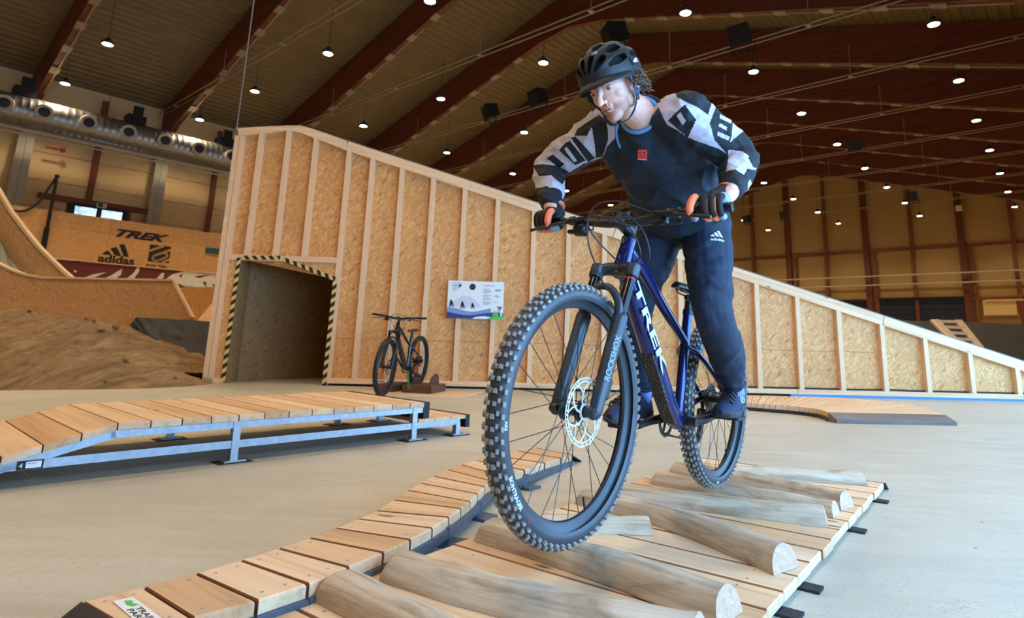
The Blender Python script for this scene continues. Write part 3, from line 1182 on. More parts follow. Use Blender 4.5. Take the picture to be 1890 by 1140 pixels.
# riding surface and back
m = MB()
poly = [rw(sL - .02, crown[0][1] + .02, .02), rw(crown[3][0], crown[3][1] + .02, .02), rw(s_up0, z_top(s_up0) + .02, .02), rw(S_END, z_top(S_END) + .02, .02)]
for q0, q1 in zip(poly, poly[1:]):
    m.add([q0, q1, q1 + RN * 3, q0 + RN * 3, q0 - ZX * .03, q1 - ZX * .03, q1 + RN * 3 - ZX * .03, q0 + RN * 3 - ZX * .03],
          [(0, 1, 2, 3), (7, 6, 5, 4), (0, 4, 5, 1), (2, 6, 7, 3), (1, 5, 6, 2), (3, 7, 4, 0)])
m.build('riding_surface', 'grey_ply', ramp)
m = MB()
m.prism([rw(sL, 0, 3), rw(S_END, 0, 3), rw(S_END, z_top(S_END), 3), rw(s_up0, z_top(s_up0), 3), rw(sL, crown[0][1], 3)], RN * .02)
m.build('back_cladding', 'osb', ramp)
m = MB()
m.prism([rw(sL, 0, .1), rw(sL, 0, 3), rw(sL, crown[0][1], 3), rw(sL, crown[0][1], .1)], RE * .02)
m.build('end_cladding', 'osb', ramp)
# steel cable beside the ramp corner
m = MB()
q = rp(437, 237, -.05)
m.cyl(q, q + ZX * 4.6, .008, n=6)
tag(m.build('steel_cable', 'galvanised'), 'thin steel cable rising from the ramp corner to the roof', 'cable')
# black hose lying along the foot of the ramp inside the bays
pts_ = [rp(*p, .05) for p in ((1376, 717.5), (1430, 718.5), (1480, 718.5), (1520, 721), (1560, 719.8), (1600, 720.5), (1640, 719), (1680, 721.5), (1716, 722), (1740, 723.5), (1796, 726), (1840, 727), (1890, 728), (1960, 732))]
pts_ = [np.array((q[0], q[1], max(q[2], .115))) + RN * .018 for q in pts_]
m = MB()
m.tube(catmull(pts_, 5), .011, 8)
tag(m.build('black_hose', 'rope_black', smooth=True), 'thin black hose running along the foot of the ramp at right', 'hose')

# ---------------------------------------------------------------- information board on the ramp
b0 = [rp(*p, -.02) for p in ((825.5, 518), (928.5, 519), (926.5, 588.5), (824, 586.5))]
bw, bh = np.linalg.norm(b0[1] - b0[0]), (np.linalg.norm(b0[3] - b0[0]) + np.linalg.norm(b0[2] - b0[1])) / 2
orig = b0[3]
board = thing('information_board', 'white printed information board with blue hills fixed on the ramp studs', 'board', orig)
def bp(u, v, off=0.0):
    return orig + RE * u * bw + ZX * v * bh - RN * off
m = MB()
m.prism([bp(0, 0), bp(1, 0), bp(1, 1), bp(0, 1)], -RN * .012)
m.build('sheet', 'white_board', board)
def pr(name, poly, mat, lay):
    m = MB()
    m.prism([bp(u, v, .012) for u, v in poly], -RN * (.0012 * lay))
    m.build(name, mat, board)
def wave(y0, amp, ph, x0=0.0, x1=1.0, n=22, f=1.0):
    return [(x0 + (x1 - x0) * i / n, y0 + amp * sin(ph + f * 2 * pi * i / n)) for i in range(n + 1)]
pr('print', [(u, v) for u, v in [(.02 + .6 * i / 20, .30 + .30 * sin(pi * i / 20)) for i in range(21)]], 'print_paleblue', 1)
pr('print', wave(.235, .05, 1.2, 0.0, .78) + [(.78, .06), (0, .06)], 'print_lightblue', 2)
pr('print', wave(.135, .045, 2.4) + [(1, 0), (0, 0)], 'print_blue', 3)
pr('print', [(.45, 0), (.52, .055), (.66, .075), (.80, .05), (.76, 0)], 'white_board', 4)
pr('print', [(.70, 0), (.80, .06), (.90, .085), (1, .08), (1, 0)], 'print_green', 5)
pr('print', [(.81, .08), (.82, .14), (.84, .24), (.86, .17), (.88, .17), (.89, .24), (.91, .14), (.92, .08)], 'print_green', 5)
pr('print', [(.945, .19), (.985, .19), (.985, .10), (.965, .08), (.945, .10)], 'print_paleblue', 5)
pr('print', [(.89, .335), (.975, .33), (.97, .30), (.89, .31)], 'print_black', 5)
pr('print', [(.905, .29), (.965, .285), (.955, .26), (.905, .265)], 'print_black', 5)
pr('print', [(.925, .26), (.935, .26), (.935, .10), (.925, .10)], 'print_black', 5)
pr('emblem', [(.435 + .056 * cos(2 * pi * i / 28), .845 + .085 * sin(2 * pi * i / 28)) for i in range(28)], 'print_black', 2)
pr('emblem', [(.40, .83), (.47, .83), (.47, .855), (.40, .855)], 'teal', 3)
# three small riders
for cx, cy, sc in ((.075, .38, 1.0), (.275, .345, 1.0), (.455, .335, .8)):
    for dx in (-.025, .028):
        pr('rider_print', [(cx + dx * sc + .02 * sc * cos(2 * pi * i / 12), cy - .055 * sc + .03 * sc * sin(2 * pi * i / 12)) for i in range(12)], 'print_grey', 4)
    pr('rider_print', [(cx - .03 * sc, cy - .04 * sc), (cx + .03 * sc, cy - .03 * sc), (cx + .028 * sc, cy + .02 * sc), (cx + .005 * sc, cy + .09 * sc), (cx - .015 * sc, cy + .12 * sc), (cx - .03 * sc, cy + .03 * sc)], 'print_black', 5)
def btext(txt, u, v, h, mat='print_black', width=None, lay=.002, bold=0.0):
    mb = text_mb(txt, bp(u, v, .012), RE, ZX, h * bh, lay, bold=bold, width=None if width is None else width * bw)
    mb.build('lettering', mat, board)
btext('UCI BIKE WORLD', .075, .925, .035, 'print_grey', .15)
btext('PUMPTRACK', .075, .855, .045, 'print_black', .13, bold=.02)
btext('FOX BIKE', .075, .795, .032, 'print_blue', .12)
btext('TRAILS', .075, .74, .032, 'print_blue', .08)
pr('emblem', [(.19, .85), (.215, .93), (.235, .90), (.225, .84), (.20, .82)], 'print_black', 3)
btext('PARK REGELN RULES', .63, .875, .038, 'print_grey', .19)
for i in range(13):
    if i in (4, 9):
        continue
    pr('text_line', [(.63, .80 - .034 * i), (.63 + .10 + .05 * ((i * 7) % 3) / 2, .80 - .034 * i), (.63 + .10 + .05 * ((i * 7) % 3) / 2, .79 - .034 * i), (.63, .79 - .034 * i)], 'print_grey', 2)
for v, w, h in ((.79, .11, .02), (.755, .09, .01), (.63, .06, .018), (.60, .10, .01), (.46, .07, .012)):
    pr('text_line', [(.84, v), (.84 + w, v), (.84 + w, v - h), (.84, v - h)], 'print_grey', 2)

# ================================================================== LEFT MIDDLE GROUND
# dirt mound
def mound_h(x, y):
    crest = np.interp(x, [-11, -7.9, -6.5, -6.0, -5.6, -5.3, -5.0, -4.66, -4.2], [1.10, .95, .83, .68, .50, .35, .18, .06, -.05])
    yc = np.interp(x, [-11, -7, -5, -4.1], [9.2, 9.0, 8.9, 8.75])
    foot = np.interp(x, [-11, -6, -4.85, -4.1], [6.75, 7.05, 7.6, 8.2])
    if y < yc:
        t = max(0.0, (y - foot) / (yc - foot))
        h = crest * (t ** 0.8 if t < 1 else 1)
        h = crest * sin(min(1, t) * pi / 2) ** 1.15
    else:
        t = min(1.0, (y - yc) / 2.2)
        h = crest * (1 - .85 * t * t)
    n = mnoise.fractal(Vector((x * 1.6, y * 1.6, 2.0)), 1.0, 2.0, 5) * .07
    n += mnoise.fractal(Vector((x * 6 + y * 1.6, y * 1.3, 5.0)), 1.0, 2.0, 5) * .045
    return h + n * min(1, max(0, h * 4))
m = MB()
rows = []
for j in range(100):
    y = 6.6 + 4.6 * j / 99
    rows.append([np.array((-11 + 7.0 * i / 169, y, mound_h(-11 + 7.0 * i / 169, y) - .02)) for i in range(170)])
m.grid(rows)
keep = []
for f in m.f:                                            # keep the pile off the ramp
    c = sum(m.v[i] for i in f) / 4
    if not (c[0] > -4.95 and np.dot(c - RP0, RN) > -.02):
        keep.append(f)
m.f, m.mi = keep, [0] * len(keep)
solo('dirt_mound', m, 'dirt', (-7.2, 8.8, 0), 'big brown dirt mound with a grooved slope beside the ramp doorway', 'dirt mound', smooth=True)
# soil clods on the crest
for i in range(16):
    x = random.uniform(-8.8, -4.7)
    y = random.uniform(7.4, 8.9)
    if i < 11:
        y = np.interp(x, [-11, -7, -5, -4.1], [9.1, 8.95, 8.8, 8.6]) + random.uniform(-.15, .1)
    h = mound_h(x, y)
    if h < .04:
        continue
    r = random.uniform(.015, .04)
    m = MB()
    m.ell((x, y, h + r * .75 - .02), r * 1.3, r, r * .8, n=7, m=5)
    m.v = [p + np.array((random.uniform(-1, 1), random.uniform(-1, 1), random.uniform(-1, 1))) * r * .25 for p in m.v]
    solo('soil_clod', m, 'dirt', (x, y, h - .02), 'small crumb of soil lying on the dirt mound', 'soil clod', 'soil crumbs on the dirt mound')

# quarter pipe behind the mound
YN, YF = 11.2, 13.2
qp = thing('quarter_pipe', 'strand board quarter pipe with a curved edge behind the dirt mound', 'ramp', aty(60, 600, 12.2) * np.array((1, 1, 0)))
near = [aty(*p, YN) for p in ((-60, 440), (-30, 470), (0, 487), (20, 497), (45, 506), (78, 512), (200, 514.5), (320, 517), (355, 586), (352, 660), (-60, 660))]
m = MB()
m.prism(near, (0, .04, 0))
m.build('near_side', 'osb_far', qp)
m = MB()
for q0, q1 in zip(near[:9], near[1:9]):
    m.bar(q0 + V3((0, .01, 0)), q1 + V3((0, .01, 0)), .1, .035)
m.build('near_edge', 'pine_new', qp)
farp = [aty(*p, YF) for p in ((-60, 270), (-30, 310), (0, 355), (20, 389), (50, 428), (75, 458), (95, 478), (118, 500), (137, 516), (137, 620), (-60, 620))]
m = MB()
m.prism(farp, (0, .04, 0))
m.build('far_side', 'osb_far', qp)
m = MB()
for q0, q1 in zip(farp[:8], farp[1:9]):
    m.bar(q0, q1, .12, .055)
m.build('far_edge', 'pine_new', qp)
nc = [aty(*p, YN + .05) for p in ((-60, 440), (-30, 470), (0, 487), (20, 497), (45, 506), (78, 512))]
fc = [aty(*p, YF - .01) for p in ((-60, 330), (-30, 385), (0, 437), (20, 476), (34, 503), (60, 513))]
m = MB()
m.grid([nc, fc])
m.grid([[p - ZX * .03 for p in nc], [p - ZX * .03 for p in fc]], flip=True)
m.build('riding_surface', 'grey_ply', qp)
# landing wedge
lw = thing('landing_wedge', 'light strand board wedge between the quarter pipe and the tall ramp', 'ramp', aty(360, 600, 12.4) * np.array((1, 1, 0)))
m = MB()
m.prism([aty(*p, 12.3) for p in ((300, 531), (402, 529), (402, 545), (358, 600), (300, 600))], (0, .04, 0))
m.build('side', 'osb_far', lw)
m = MB()
m.add([aty(402, 545, 12.3), aty(356, 602, 11.6), aty(402, 602, 11.6), aty(402, 602, 12.3)], [(0, 1, 2), (0, 2, 3), (0, 3, 1), (1, 3, 2)])
m.build('slope', 'osb_far', lw)
# black tarpaulin over a block behind the mound
m = MB()
tl = [(238, 600), (252, 585.5), (300, 588), (345, 590), (400, 594)]
bl = [(300, 668), (320, 668), (345, 672), (368, 680), (398, 690)]
rows = []
for j in range(15):
    t = j / 14
    row = []
    for i in range(33):
        u = i / 32 * 4
        k = min(3, int(u))
        fr_ = u - k
        a = np.array(tl[k]) * (1 - fr_) + np.array(tl[k + 1]) * fr_
        b = np.array(bl[k]) * (1 - fr_) + np.array(bl[k + 1]) * fr_
        p = a * (1 - t) + b * t
        q = aty(p[0], p[1], 10.6 - .7 * t)
        q = q + np.array((0, 1, 0.3)) * mnoise.fractal(Vector((i * .22, j * .35, 3)), 1, 2, 3) * .05
        row.append(q)
    rows.append(row)
m.grid(rows)
m.grid([[p + np.array((0, .9, -.02)) for p in rows[0]], rows[0]])
solo('tarpaulin_cover', m, 'tarp', aty(320, 640, 10.3) * np.array((1, 1, 0)), 'black tarpaulin sheet stretched over a block behind the dirt mound', 'tarpaulin', smooth=True)

# ---------------------------------------------------------------- logo wall with banner
LBW = 17.5
def lw_(a, z, off=0.0):
    return hw(a, LBW, z) - BX * off
wall_l = thing('logo_wall', 'strand board wall with black printed logos in front of the long side wall', 'board wall', lw_(5, ZF))
ZT, ZM, ZB = 2.60, 1.54, 1.02
for i, (a0, a1) in enumerate(((.6, 2.45), (2.45, 4.3), (4.3, 6.15), (6.15, 8.0), (8.0, 9.8))):
    m = MB()
    m.obox((lw_(a0, ZM) + lw_(a1, ZT)) / 2, AX * ((a1 - a0) * HS / 2 - .004), ZX * (ZT - ZM) * HS / 2, BX * .02)
    m.build('board', 'osb_far', wall_l)
    m = MB()
    m.obox((lw_(a0, ZF) + lw_(a1, ZB)) / 2, AX * ((a1 - a0) * HS / 2 - .004), ZX * (ZB - ZF) * HS / 2, BX * .02)
    m.build('board', 'osb_far', wall_l)
m = MB()
m.bar(lw_(.6, ZM - .01, .04), lw_(9.8, ZM - .01, .04), .04, .03)
m.build('edge_batten', 'pine', wall_l)
def plane_px(px, py, off):
    return onplane(px, py, lw_(0, 0, off), BX)
def flat(name, pxs, mat, off, par):
    m = MB()
    m.prism([plane_px(x, y, off) for x, y in pxs], -BX * .003)
    return m.build(name, mat, par)
# adidas-style three bars
def unitpoly(o, ex, ey, pts_):
    return [o + ex * u + ey * v for u, v in pts_]
o_ = plane_px(188.5, 469, .024)
ex_ = plane_px(237.5, 475.5, .024) - o_
ex_ = AX * np.dot(ex_, AX)
ey_ = ZX * np.linalg.norm(ex_)
for pl_ in ([(.56, .50), (.76, .55), (1.0, 0), (.80, 0)], [(.27, .28), (.47, .39), (.72, 0), (.48, 0)], [(0, .05), (.19, .19), (.36, 0), (.03, 0)]):
    m = MB()
    m.prism(unitpoly(o_, ex_, ey_, pl_), -BX * .003)
    m.build('logo_bar', 'print_black', wall_l)
q0, q1 = plane_px(180, 480.5, .024), plane_px(247, 489, .024)
wtx = np.dot(q1 - q0, AX)
q0[2] = (q0[2] + q1[2]) / 2 - .02
text_mb('adidas', q0, AX, ZX, .36, .003, bold=.035, width=wtx).build('lettering', 'print_black', wall_l)
q0, q1 = plane_px(213, 433, .024), plane_px(312, 450, .024)
wtx = np.dot(q1 - q0, AX)
q0[2] = (q0[2] + q1[2]) / 2
text_mb('TREK', q0, AX, ZX, .34, .003, shear=.45, bold=.05, width=wtx).build('lettering', 'print_black', wall_l)
# square emblem with a pale S stroke
s0 = plane_px(272.5, 482, .024)
s1 = plane_px(311, 487, .024)
sw_ = np.dot(s1 - s0, AX)
zt_, zb_ = plane_px(275, 450.5, .024)[2], plane_px(272.5, 482, .024)[2]
sh_ = zt_ - zb_
m = MB()
m.prism(unitpoly(s0, AX * sw_, ZX * sh_, [(0, 0), (1, 0), (1, 1), (0, 1)]), -BX * .003)
m.build('emblem_tile', 'print_black', wall_l)
m = MB()
for path in ([(.02, .62), (.3, .80), (.62, .98)], [(.98, .80), (.62, .58), (.34, .42), (.22, .30), (.24, .14), (.40, .08), (.60, .18), (.82, .34), (.86, .50), (.74, .58)], [(.98, .22), (.70, .02)]):
    pp = [s0 + AX * sw_ * u + ZX * sh_ * v - BX * .0045 for u, v in catmull([(u, v, 0) for u, v in path], 5) for _ in (0,)] if False else [s0 + AX * sw_ * c[0] + ZX * sh_ * c[1] - BX * .0045 for c in catmull([(u, v, 0) for u, v in path], 5)]
    for a_, b_ in zip(pp, pp[1:]):
        m.bar(a_ - unit(b_ - a_) * .015, b_ + unit(b_ - a_) * .015, .004, sw_ * .12, up=np.cross(BX, unit(b_ - a_)) if True else ZX)
m.build('emblem_stroke', 'osb_far', wall_l)
q0, q1 = plane_px(270, 488, .024), plane_px(308, 494.5, .024)
q0[2] = (q0[2] + q1[2]) / 2 - .04
text_mb('FIVE TEN', q0, AX, ZX, .12, .003, bold=.03, width=np.dot(q1 - q0, AX)).build('lettering', 'print_black', wall_l)
# maroon banner below the boards
m = MB()
m.obox((lw_(1.2, ZB, -.01) + lw_(9.5, ZM - .03, -.01)) / 2, AX * 8.3 * HS / 2, ZX * (ZM - .03 - ZB) * HS / 2, BX * .008)
ban = solo('banner', m, 'maroon', lw_(5, ZB), 'maroon and white printed banner under the logo boards', 'banner')
for poly in ([(150, 514), (172, 506), (197, 502), (176, 511), (160, 517)], [(188, 516), (205, 508), (216, 501), (226, 496), (223, 507), (207, 518)],
             [(230, 517), (247, 503), (254, 491), (258, 494), (256, 502), (244, 518)], [(288, 515), (298, 504), (303, 503), (302, 512), (294, 517)],
             [(302, 518), (318, 506), (340, 500), (398, 507), (397, 532), (345, 533), (332, 524)], [(138, 498), (142, 500), (140, 503), (136, 501)]):
    m = MB()
    m.prism([plane_px(x, y, .006) for x, y in poly], -BX * .003)
    m.build('print', 'print_white', ban)
for poly in ([(358, 510), (392, 505.5), (368, 513)], [(374, 520), (381, 520), (380, 530)], [(390, 525), (396, 524), (396, 530)], [(330, 508), (338, 505), (334, 513)]):
    m = MB()
    m.prism([plane_px(x, y, .009) for x, y in poly], -BX * .003)
    m.build('print', 'maroon', ban)
q0, q1 = plane_px(330, 529, .011), plane_px(357, 531, .011)
text_mb('Salzburger', q0, AX, ZX, .10, .002, width=np.dot(q1 - q0, AX)).build('lettering', 'print_black', ban)
m = MB()
m.obox(plane_px(395, 463, .05), AX * .28, ZX * .1, BX * .03)
tag(m.build('teal_box', 'teal'), 'dark teal box at the logo wall, touching the ramp corner', 'box')
# net post, rope and safety net
np0, np1 = plane_px(78, 468, .1), plane_px(108, 325, .1)
np1[:2] = np0[:2]
m = MB()
m.tube([np0, np0 + (np1 - np0) * .33, np0 + (np1 - np0) * .331, np1], [.075, .07, .045, .045], 10)
t = thing('net_post', 'black steel post holding the safety net, beside the quarter pipe', 'post', np0)
m.build('pole', 'black_steel', t)
m = MB()
m.ell(np1, .07, .07, .05)
m.build('cap', 'black_steel', t)
m = MB()
m.tube(catmull([np1, plane_px(88, 350, .1), plane_px(72, 372, .1), plane_px(55, 385, .1), plane_px(38, 390, .1), plane_px(22, 387, .1)], 6), .035, 8)
tag(m.build('rope', 'rope_black', smooth=True), 'slack black rope tied to the top of the net post', 'rope')
m = MB()
zt_, zb_ = np1[2], lw_(0, ZT)[2] - .5
a0_, a1_ = np.dot(np0, AX) / HS, 7.6
n = 105
for i in range(n):
    a = a0_ + (a1_ - a0_) * i / (n - 1)
    p = lw_(a, 0, .1)
    m.bar((p[0], p[1], zb_), (p[0], p[1], zt_), .0035, .0035, up=BX)
for j in range(9):
    z = zb_ + (zt_ - zb_) * j / 8
    p, q = lw_(a0_, 0, .1), lw_(a1_, 0, .1)
    m.bar((p[0], p[1], z), (q[0], q[1], z), .0035, .0035)
ob = solo('safety_net', m, 'rope_black', lw_(5, ZT, .1), 'fine dark safety net stretched right of the black net post', 'net')
ob['kind'] = 'stuff'

# ================================================================== RIGHT BACKGROUND
tk = [aty(x, y, 15.2) for x, y in ((1560, 588), (1690, 591.5), (1770, 593), (1850, 596.5), (1960, 600), (2060, 604))]
rows = []
for j in range(12):
    t = j / 11
    row = []
    for i in range(41):
        u = i / 40 * 5
        k = min(4, int(u))
        p = tk[k] * (1 - (u - k)) + tk[k + 1] * (u - k)
        z = p[2] * (1 - t)
        q = np.array((p[0], p[1] - 1.9 * t, z))
        q = q + np.array((0, .4, 1)) * mnoise.fractal(Vector((i * .3, j * .3, 9)), 1, 2, 3) * .05 * (1 if j else .2)
        row.append(q)
    rows.append(row)
m = MB()
m.grid(rows, flip=True)
m.grid([[p + np.array((0, 2.0, 0)) for p in rows[0]], rows[0]], flip=True)
solo('tarpaulin_bank', m, 'tarp', (tk[2][0], 14.2, 0), 'bank covered in black tarpaulin behind the low end of the ramp', 'tarpaulin', smooth=True)
lad = thing('ladder', 'pale wooden ladder leaning on the black tarpaulin bank', 'ladder', aty(1790, 640, 14.0) * np.array((1, 1, 0)))
L0, L1 = aty(1724, 590.5, 14.6), aty(1800, 668, 13.6)
R0, R1 = aty(1768, 591, 14.6), aty(1836, 676, 13.6)
for p, q in ((L0, L1), (R0, R1)):
    m = MB()
    m.bar(p, q, .22 if p is L0 else .17, .06, up=(0, -.5, 1), bevel=.005)
    m.build('rail', 'larch', lad)
for t in (.03, .17, .31, .45, .59, .73):
    m = MB()
    m.bar(L0 * (1 - t) + L1 * t, R0 * (1 - t) + R1 * t, .1, .06)
    m.build('rung', 'larch', lad)
# ================================================================== LOG DECK the rider crosses
DA = unit((.59, .807, 0))
DP = V3((DA[1], -DA[0], 0))
DT = .042                                                # top of the planks
def dk(t, c, z=0.0):
    return DA * t + DP * c + ZX * z
CL, CR = -1.51, -.544
deck = thing('log_deck', 'low plank deck with half logs fixed across it under the bike wheels', 'wooden deck', dk(2.3, -1.03))
t = .706
i = 0
while t < 3.70:
    m = MB()
    cl = CL + random.uniform(-.006, .006)
    cr = CR + random.uniform(-.004, .004)
    m.obox((dk(t + .075, cl) + dk(t + .075, cr)) / 2 + ZX * (DT - .015 + random.uniform(-.0012, .0)), DP * (cr - cl) / 2, DA * .0720, ZX * .015, .004)
    for q in (1, 4, 6, 11, 16, 21):                       # long edges are darker
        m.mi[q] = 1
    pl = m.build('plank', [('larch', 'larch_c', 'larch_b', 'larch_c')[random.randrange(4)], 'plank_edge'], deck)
    for cc in (CL + .12, CR - .12):
        for tt_ in (.035, .115):
            m = MB()
            m.lathe(dk(t + tt_, cc + random.uniform(-.01, .01), DT - .001), (0, 0, 1), [(.0045, 0), (.0045, .0014), (.002, .0018)], 8)
            m.build('screw', 'galvanised', pl)
    t += .15
    i += 1
for c in (CL + .07, (CL + CR) / 2, CR - .07):
    m = MB()
    m.bar(dk(.72, c, .007), dk(3.68, c, .007), .05, .012)
    m.build('steel_rail', 'bluelit_steel', deck)
for tt_ in (.95, 1.87, 2.10, 2.85, 3.45):
    m = MB()
    m.obox(dk(tt_, CR + .0, .004), DP * .05, DA * .03, ZX * .004)
    m.build('rubber_pad', 'rubber_pad', deck)
    m = MB()
    m.obox(dk(tt_, CL - .0, .004), DP * .05, DA * .03, ZX * .004)
    m.build('rubber_pad', 'rubber_pad', deck)
m = MB()
e0, e1 = dk(3.706, CL, DT), dk(3.706, CR + .01, DT)
m.add([e0, e1, e1 + DA * .07 - ZX * .036, e0 + DA * .07 - ZX * .036, e0 - ZX * .012, e1 - ZX * .012, e1 + DA * .07 - ZX * .042, e0 + DA * .07 - ZX * .042],
      [(0, 1, 2, 3), (7, 6, 5, 4), (1, 5, 6, 2), (3, 7, 4, 0), (0, 4, 5, 1), (2, 6, 7, 3)])
m.build('end_plate', 'dark_steel', deck)

def half_log(p0, p1, r0, r1, bend, label, hgt=1.0, seed=0, cut0=.35, cut1=.2):
    """half-round log, flat side down; ends sawn at a slant"""
    P0, P1 = dk(*p0), dk(*p1)
    ax = unit(P1 - P0)
    sd = np.cross(ZX, ax)
    N, K = 26, 13
    rows, gs = [], []
    L = np.linalg.norm(P1 - P0)
    for i in range(N + 1):
        t = i / N
        c = P0 * (1 - t) + P1 * t + sd * bend * sin(pi * t)
        r = r0 + (r1 - r0) * t + .004 * mnoise.noise(Vector((t * 6, seed, 0)))
        row, g = [], []
        for k in range(K):
            a = pi * k / (K - 1)
            rr = r * (1 + .035 * mnoise.noise(Vector((t * 9, k * .5, seed + 3))))
            # a little more than half a circle: sides stand steep
            x, z = cos(a) * rr, (sin(a) ** .8) * rr * 1.12 * hgt
            lean = 0.0
            if i == 0:
                lean = z * cut0
            if i == N:
                lean = -z * cut1
            row.append(c + sd * x + ax * lean + ZX * (z + DT + .0005))
            g.append((t * L, x, z))
        rows.append(row)
        gs.append(g)
    m = MB()
    m.grid(rows, gs=gs, flip=True)
    # underside
    for i in range(N):
        m.add([rows[i][0], rows[i][-1], rows[i + 1][-1], rows[i + 1][0]], [(0, 1, 2, 3)])
    lg = m.build('half_log', 'log_bark', deck, True, 50, label=label)
    for row, fl in ((rows[0], False), (rows[-1], True)):
        m = MB()
        off = ax * (.0006 if fl else -.0006)
        c = (row[0] + row[-1]) / 2
        m.add([p + off for p in row] , [tuple(range(K)) if not fl else tuple(range(K))[::-1]], [(0.2 * p[0], 3 * p[1], 3 * p[2]) for p in row])
        m.build('sawn_end', 'log_end', lg)
    return lg
half_log((1.115, -1.455), (.98, -.62), .058, .060, .03, 'pale half log nearest the camera, lower end out of frame', seed=1)
half_log((1.305, -1.455), (1.46, -.60), .060, .060, -.035, 'long pale half log, second from the camera', seed=2)
half_log((1.73, -1.475), (1.635, -.60), .058, .067, .02, 'thick half log under the front wheel', seed=3, hgt=1.0)
half_log((1.90, -1.44), (2.165, -1.075), .047, .048, .0, 'short pale half log behind the front wheel', seed=4, hgt=.9)
half_log((2.345, -1.475), (2.075, -.585), .052, .066, .06, 'half log curving behind the front wheel', seed=5)
half_log((2.52, -1.45), (2.70, -.60), .050, .058, -.01, 'straight grey cracked half log in front of the rear wheel', seed=6)
half_log((2.90, -1.42), (2.865, -.60), .050, .052, .0, 'half log under the rear wheel', seed=7, hgt=.92)
half_log((3.225, -1.46), (3.01, -.585), .048, .060, .03, 'dark half log just behind the rear wheel', seed=8)
half_log((3.30, -1.25), (3.62, -.62), .046, .052, .0, 'pale grey half log farthest from the camera', seed=9)

# ================================================================== CURVED PLANK PATH
PZ = .088
LP = [(150, 1110), (264, 1082), (360, 1057), (443, 1033), (513, 1011), (569.5, 992), (618, 974), (660, 957), (693, 942), (725, 922), (752, 904), (775, 891), (799, 878), (825, 866), (850, 857), (877, 849), (915, 841), (955, 832), (990, 826)]
RP_ = [(245, 1165), (355, 1140), (474.6, 1108), (569, 1077), (643, 1046), (707.6, 1019), (757.6, 995.5), (798, 974), (828.6, 954), (851, 938), (868, 925), (882, 911), (895, 898), (910, 888), (932, 879), (968, 867), (1005, 854), (1035, 845), (1056, 839)]
zl = [np.interp(i, [0, 2, 14, 18], [.088, .088, .088, .055]) for i in range(19)]
LW = [onz(*p, z) for p, z in zip(LP, zl)]
RW_ = [onz(*p, z) for p, z in zip(RP_, zl)]
path = thing('plank_path', 'low winding plank path curving past the front wheel', 'wooden path', (LW[6] + RW_[6]) / 2 * np.array((1, 1, 0)))
def slab(m, q, th, bev=.006, dark=()):
    """plank from four top corners (l0, r0, r1, l1) with eased top edges"""
    q = [V3(p) for p in q]
    c = sum(q) / 4
    dn = -ZX * th
    ins = [p + unit(c - p) * bev for p in q]
    top = ins
    mid = [p - ZX * bev * .7 for p in q]
    bot = [p + dn for p in q]
    ex = unit(q[1] - q[0])
    ey = np.cross(ZX, ex)
    vs = top + mid + bot
    gs = [(np.dot(p, ex), np.dot(p, ey), p[2]) for p in vs]
    fs = [(0, 1, 2, 3), (11, 10, 9, 8)]
    for i in range(4):
        j = (i + 1) % 4
        fs += [(i + 4, j + 4, j, i), (i + 8, j + 8, j + 4, i + 4)]
    n0 = len(m.f)
    m.add(vs, fs, gs)
    for e in dark:                                        # darker long edges
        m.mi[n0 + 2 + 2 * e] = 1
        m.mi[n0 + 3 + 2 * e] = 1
    return m
for i in range(18):
    g = .035
    l0, l1 = LW[i] * (1 - g) + LW[i + 1] * g, LW[i] * g + LW[i + 1] * (1 - g)
    r0, r1 = RW_[i] * (1 - g) + RW_[i + 1] * g, RW_[i] * g + RW_[i + 1] * (1 - g)
    m = MB()
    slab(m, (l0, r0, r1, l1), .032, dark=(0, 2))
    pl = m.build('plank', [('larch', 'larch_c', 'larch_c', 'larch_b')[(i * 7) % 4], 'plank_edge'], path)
    if i < 12:
        for u in (.14, .86):
            for v in (.25, .75):
                q = (l0 * (1 - u) + r0 * u) * (1 - v) + (l1 * (1 - u) + r1 * u) * v
                m = MB()
                m.lathe(q - ZX * .001, (0, 0, 1), [(.0045, 0), (.0045, .0014), (.002, .0018)], 8)
                m.build('screw', 'galvanised', pl)
for off in (.05, .5, .95):
    m = MB()
    cc = [LW[i] * (1 - off) + RW_[i] * off for i in range(19)]
    for q0, q1 in zip(cc, cc[1:]):
        m.bar(q0 - ZX * .048, q1 - ZX * .048, .05, .03)
    m.build('steel_rail', 'bluelit_steel', path)
for i in (8, 11, 15):
    m = MB()
    q = (LW[i] * .03 + RW_[i] * .97)
    q = np.array((q[0], q[1], 0))
    dd = unit(RW_[i] - LW[i])
    m.obox(q + ZX * .006, dd * .08, np.cross(ZX, dd) * .045, ZX * .006)
    m.obox(q + ZX * .03, dd * .02, np.cross(ZX, dd) * .02, ZX * .03)
    m.build('foot', 'bluelit_steel', path)
# steel tongues at both ends
for a, b, s_ in ((LW[18], RW_[18], 1), (LW[0], RW_[0], -1)):
    dd = unit((LW[18] - LW[17]) if s_ > 0 else (LW[0] - LW[1]))
    m = MB()
    q = [a + ZX * .001, b + ZX * .001, b + dd * .12, a + dd * .12]
    q[2] = np.array((q[2][0], q[2][1], .006))
    q[3] = np.array((q[3][0], q[3][1], .006))
    if s_ < 0:
        q = q[::-1]
    slab(m, q, .006, .001)
    m.build('end_plate', 'dark_steel', path)
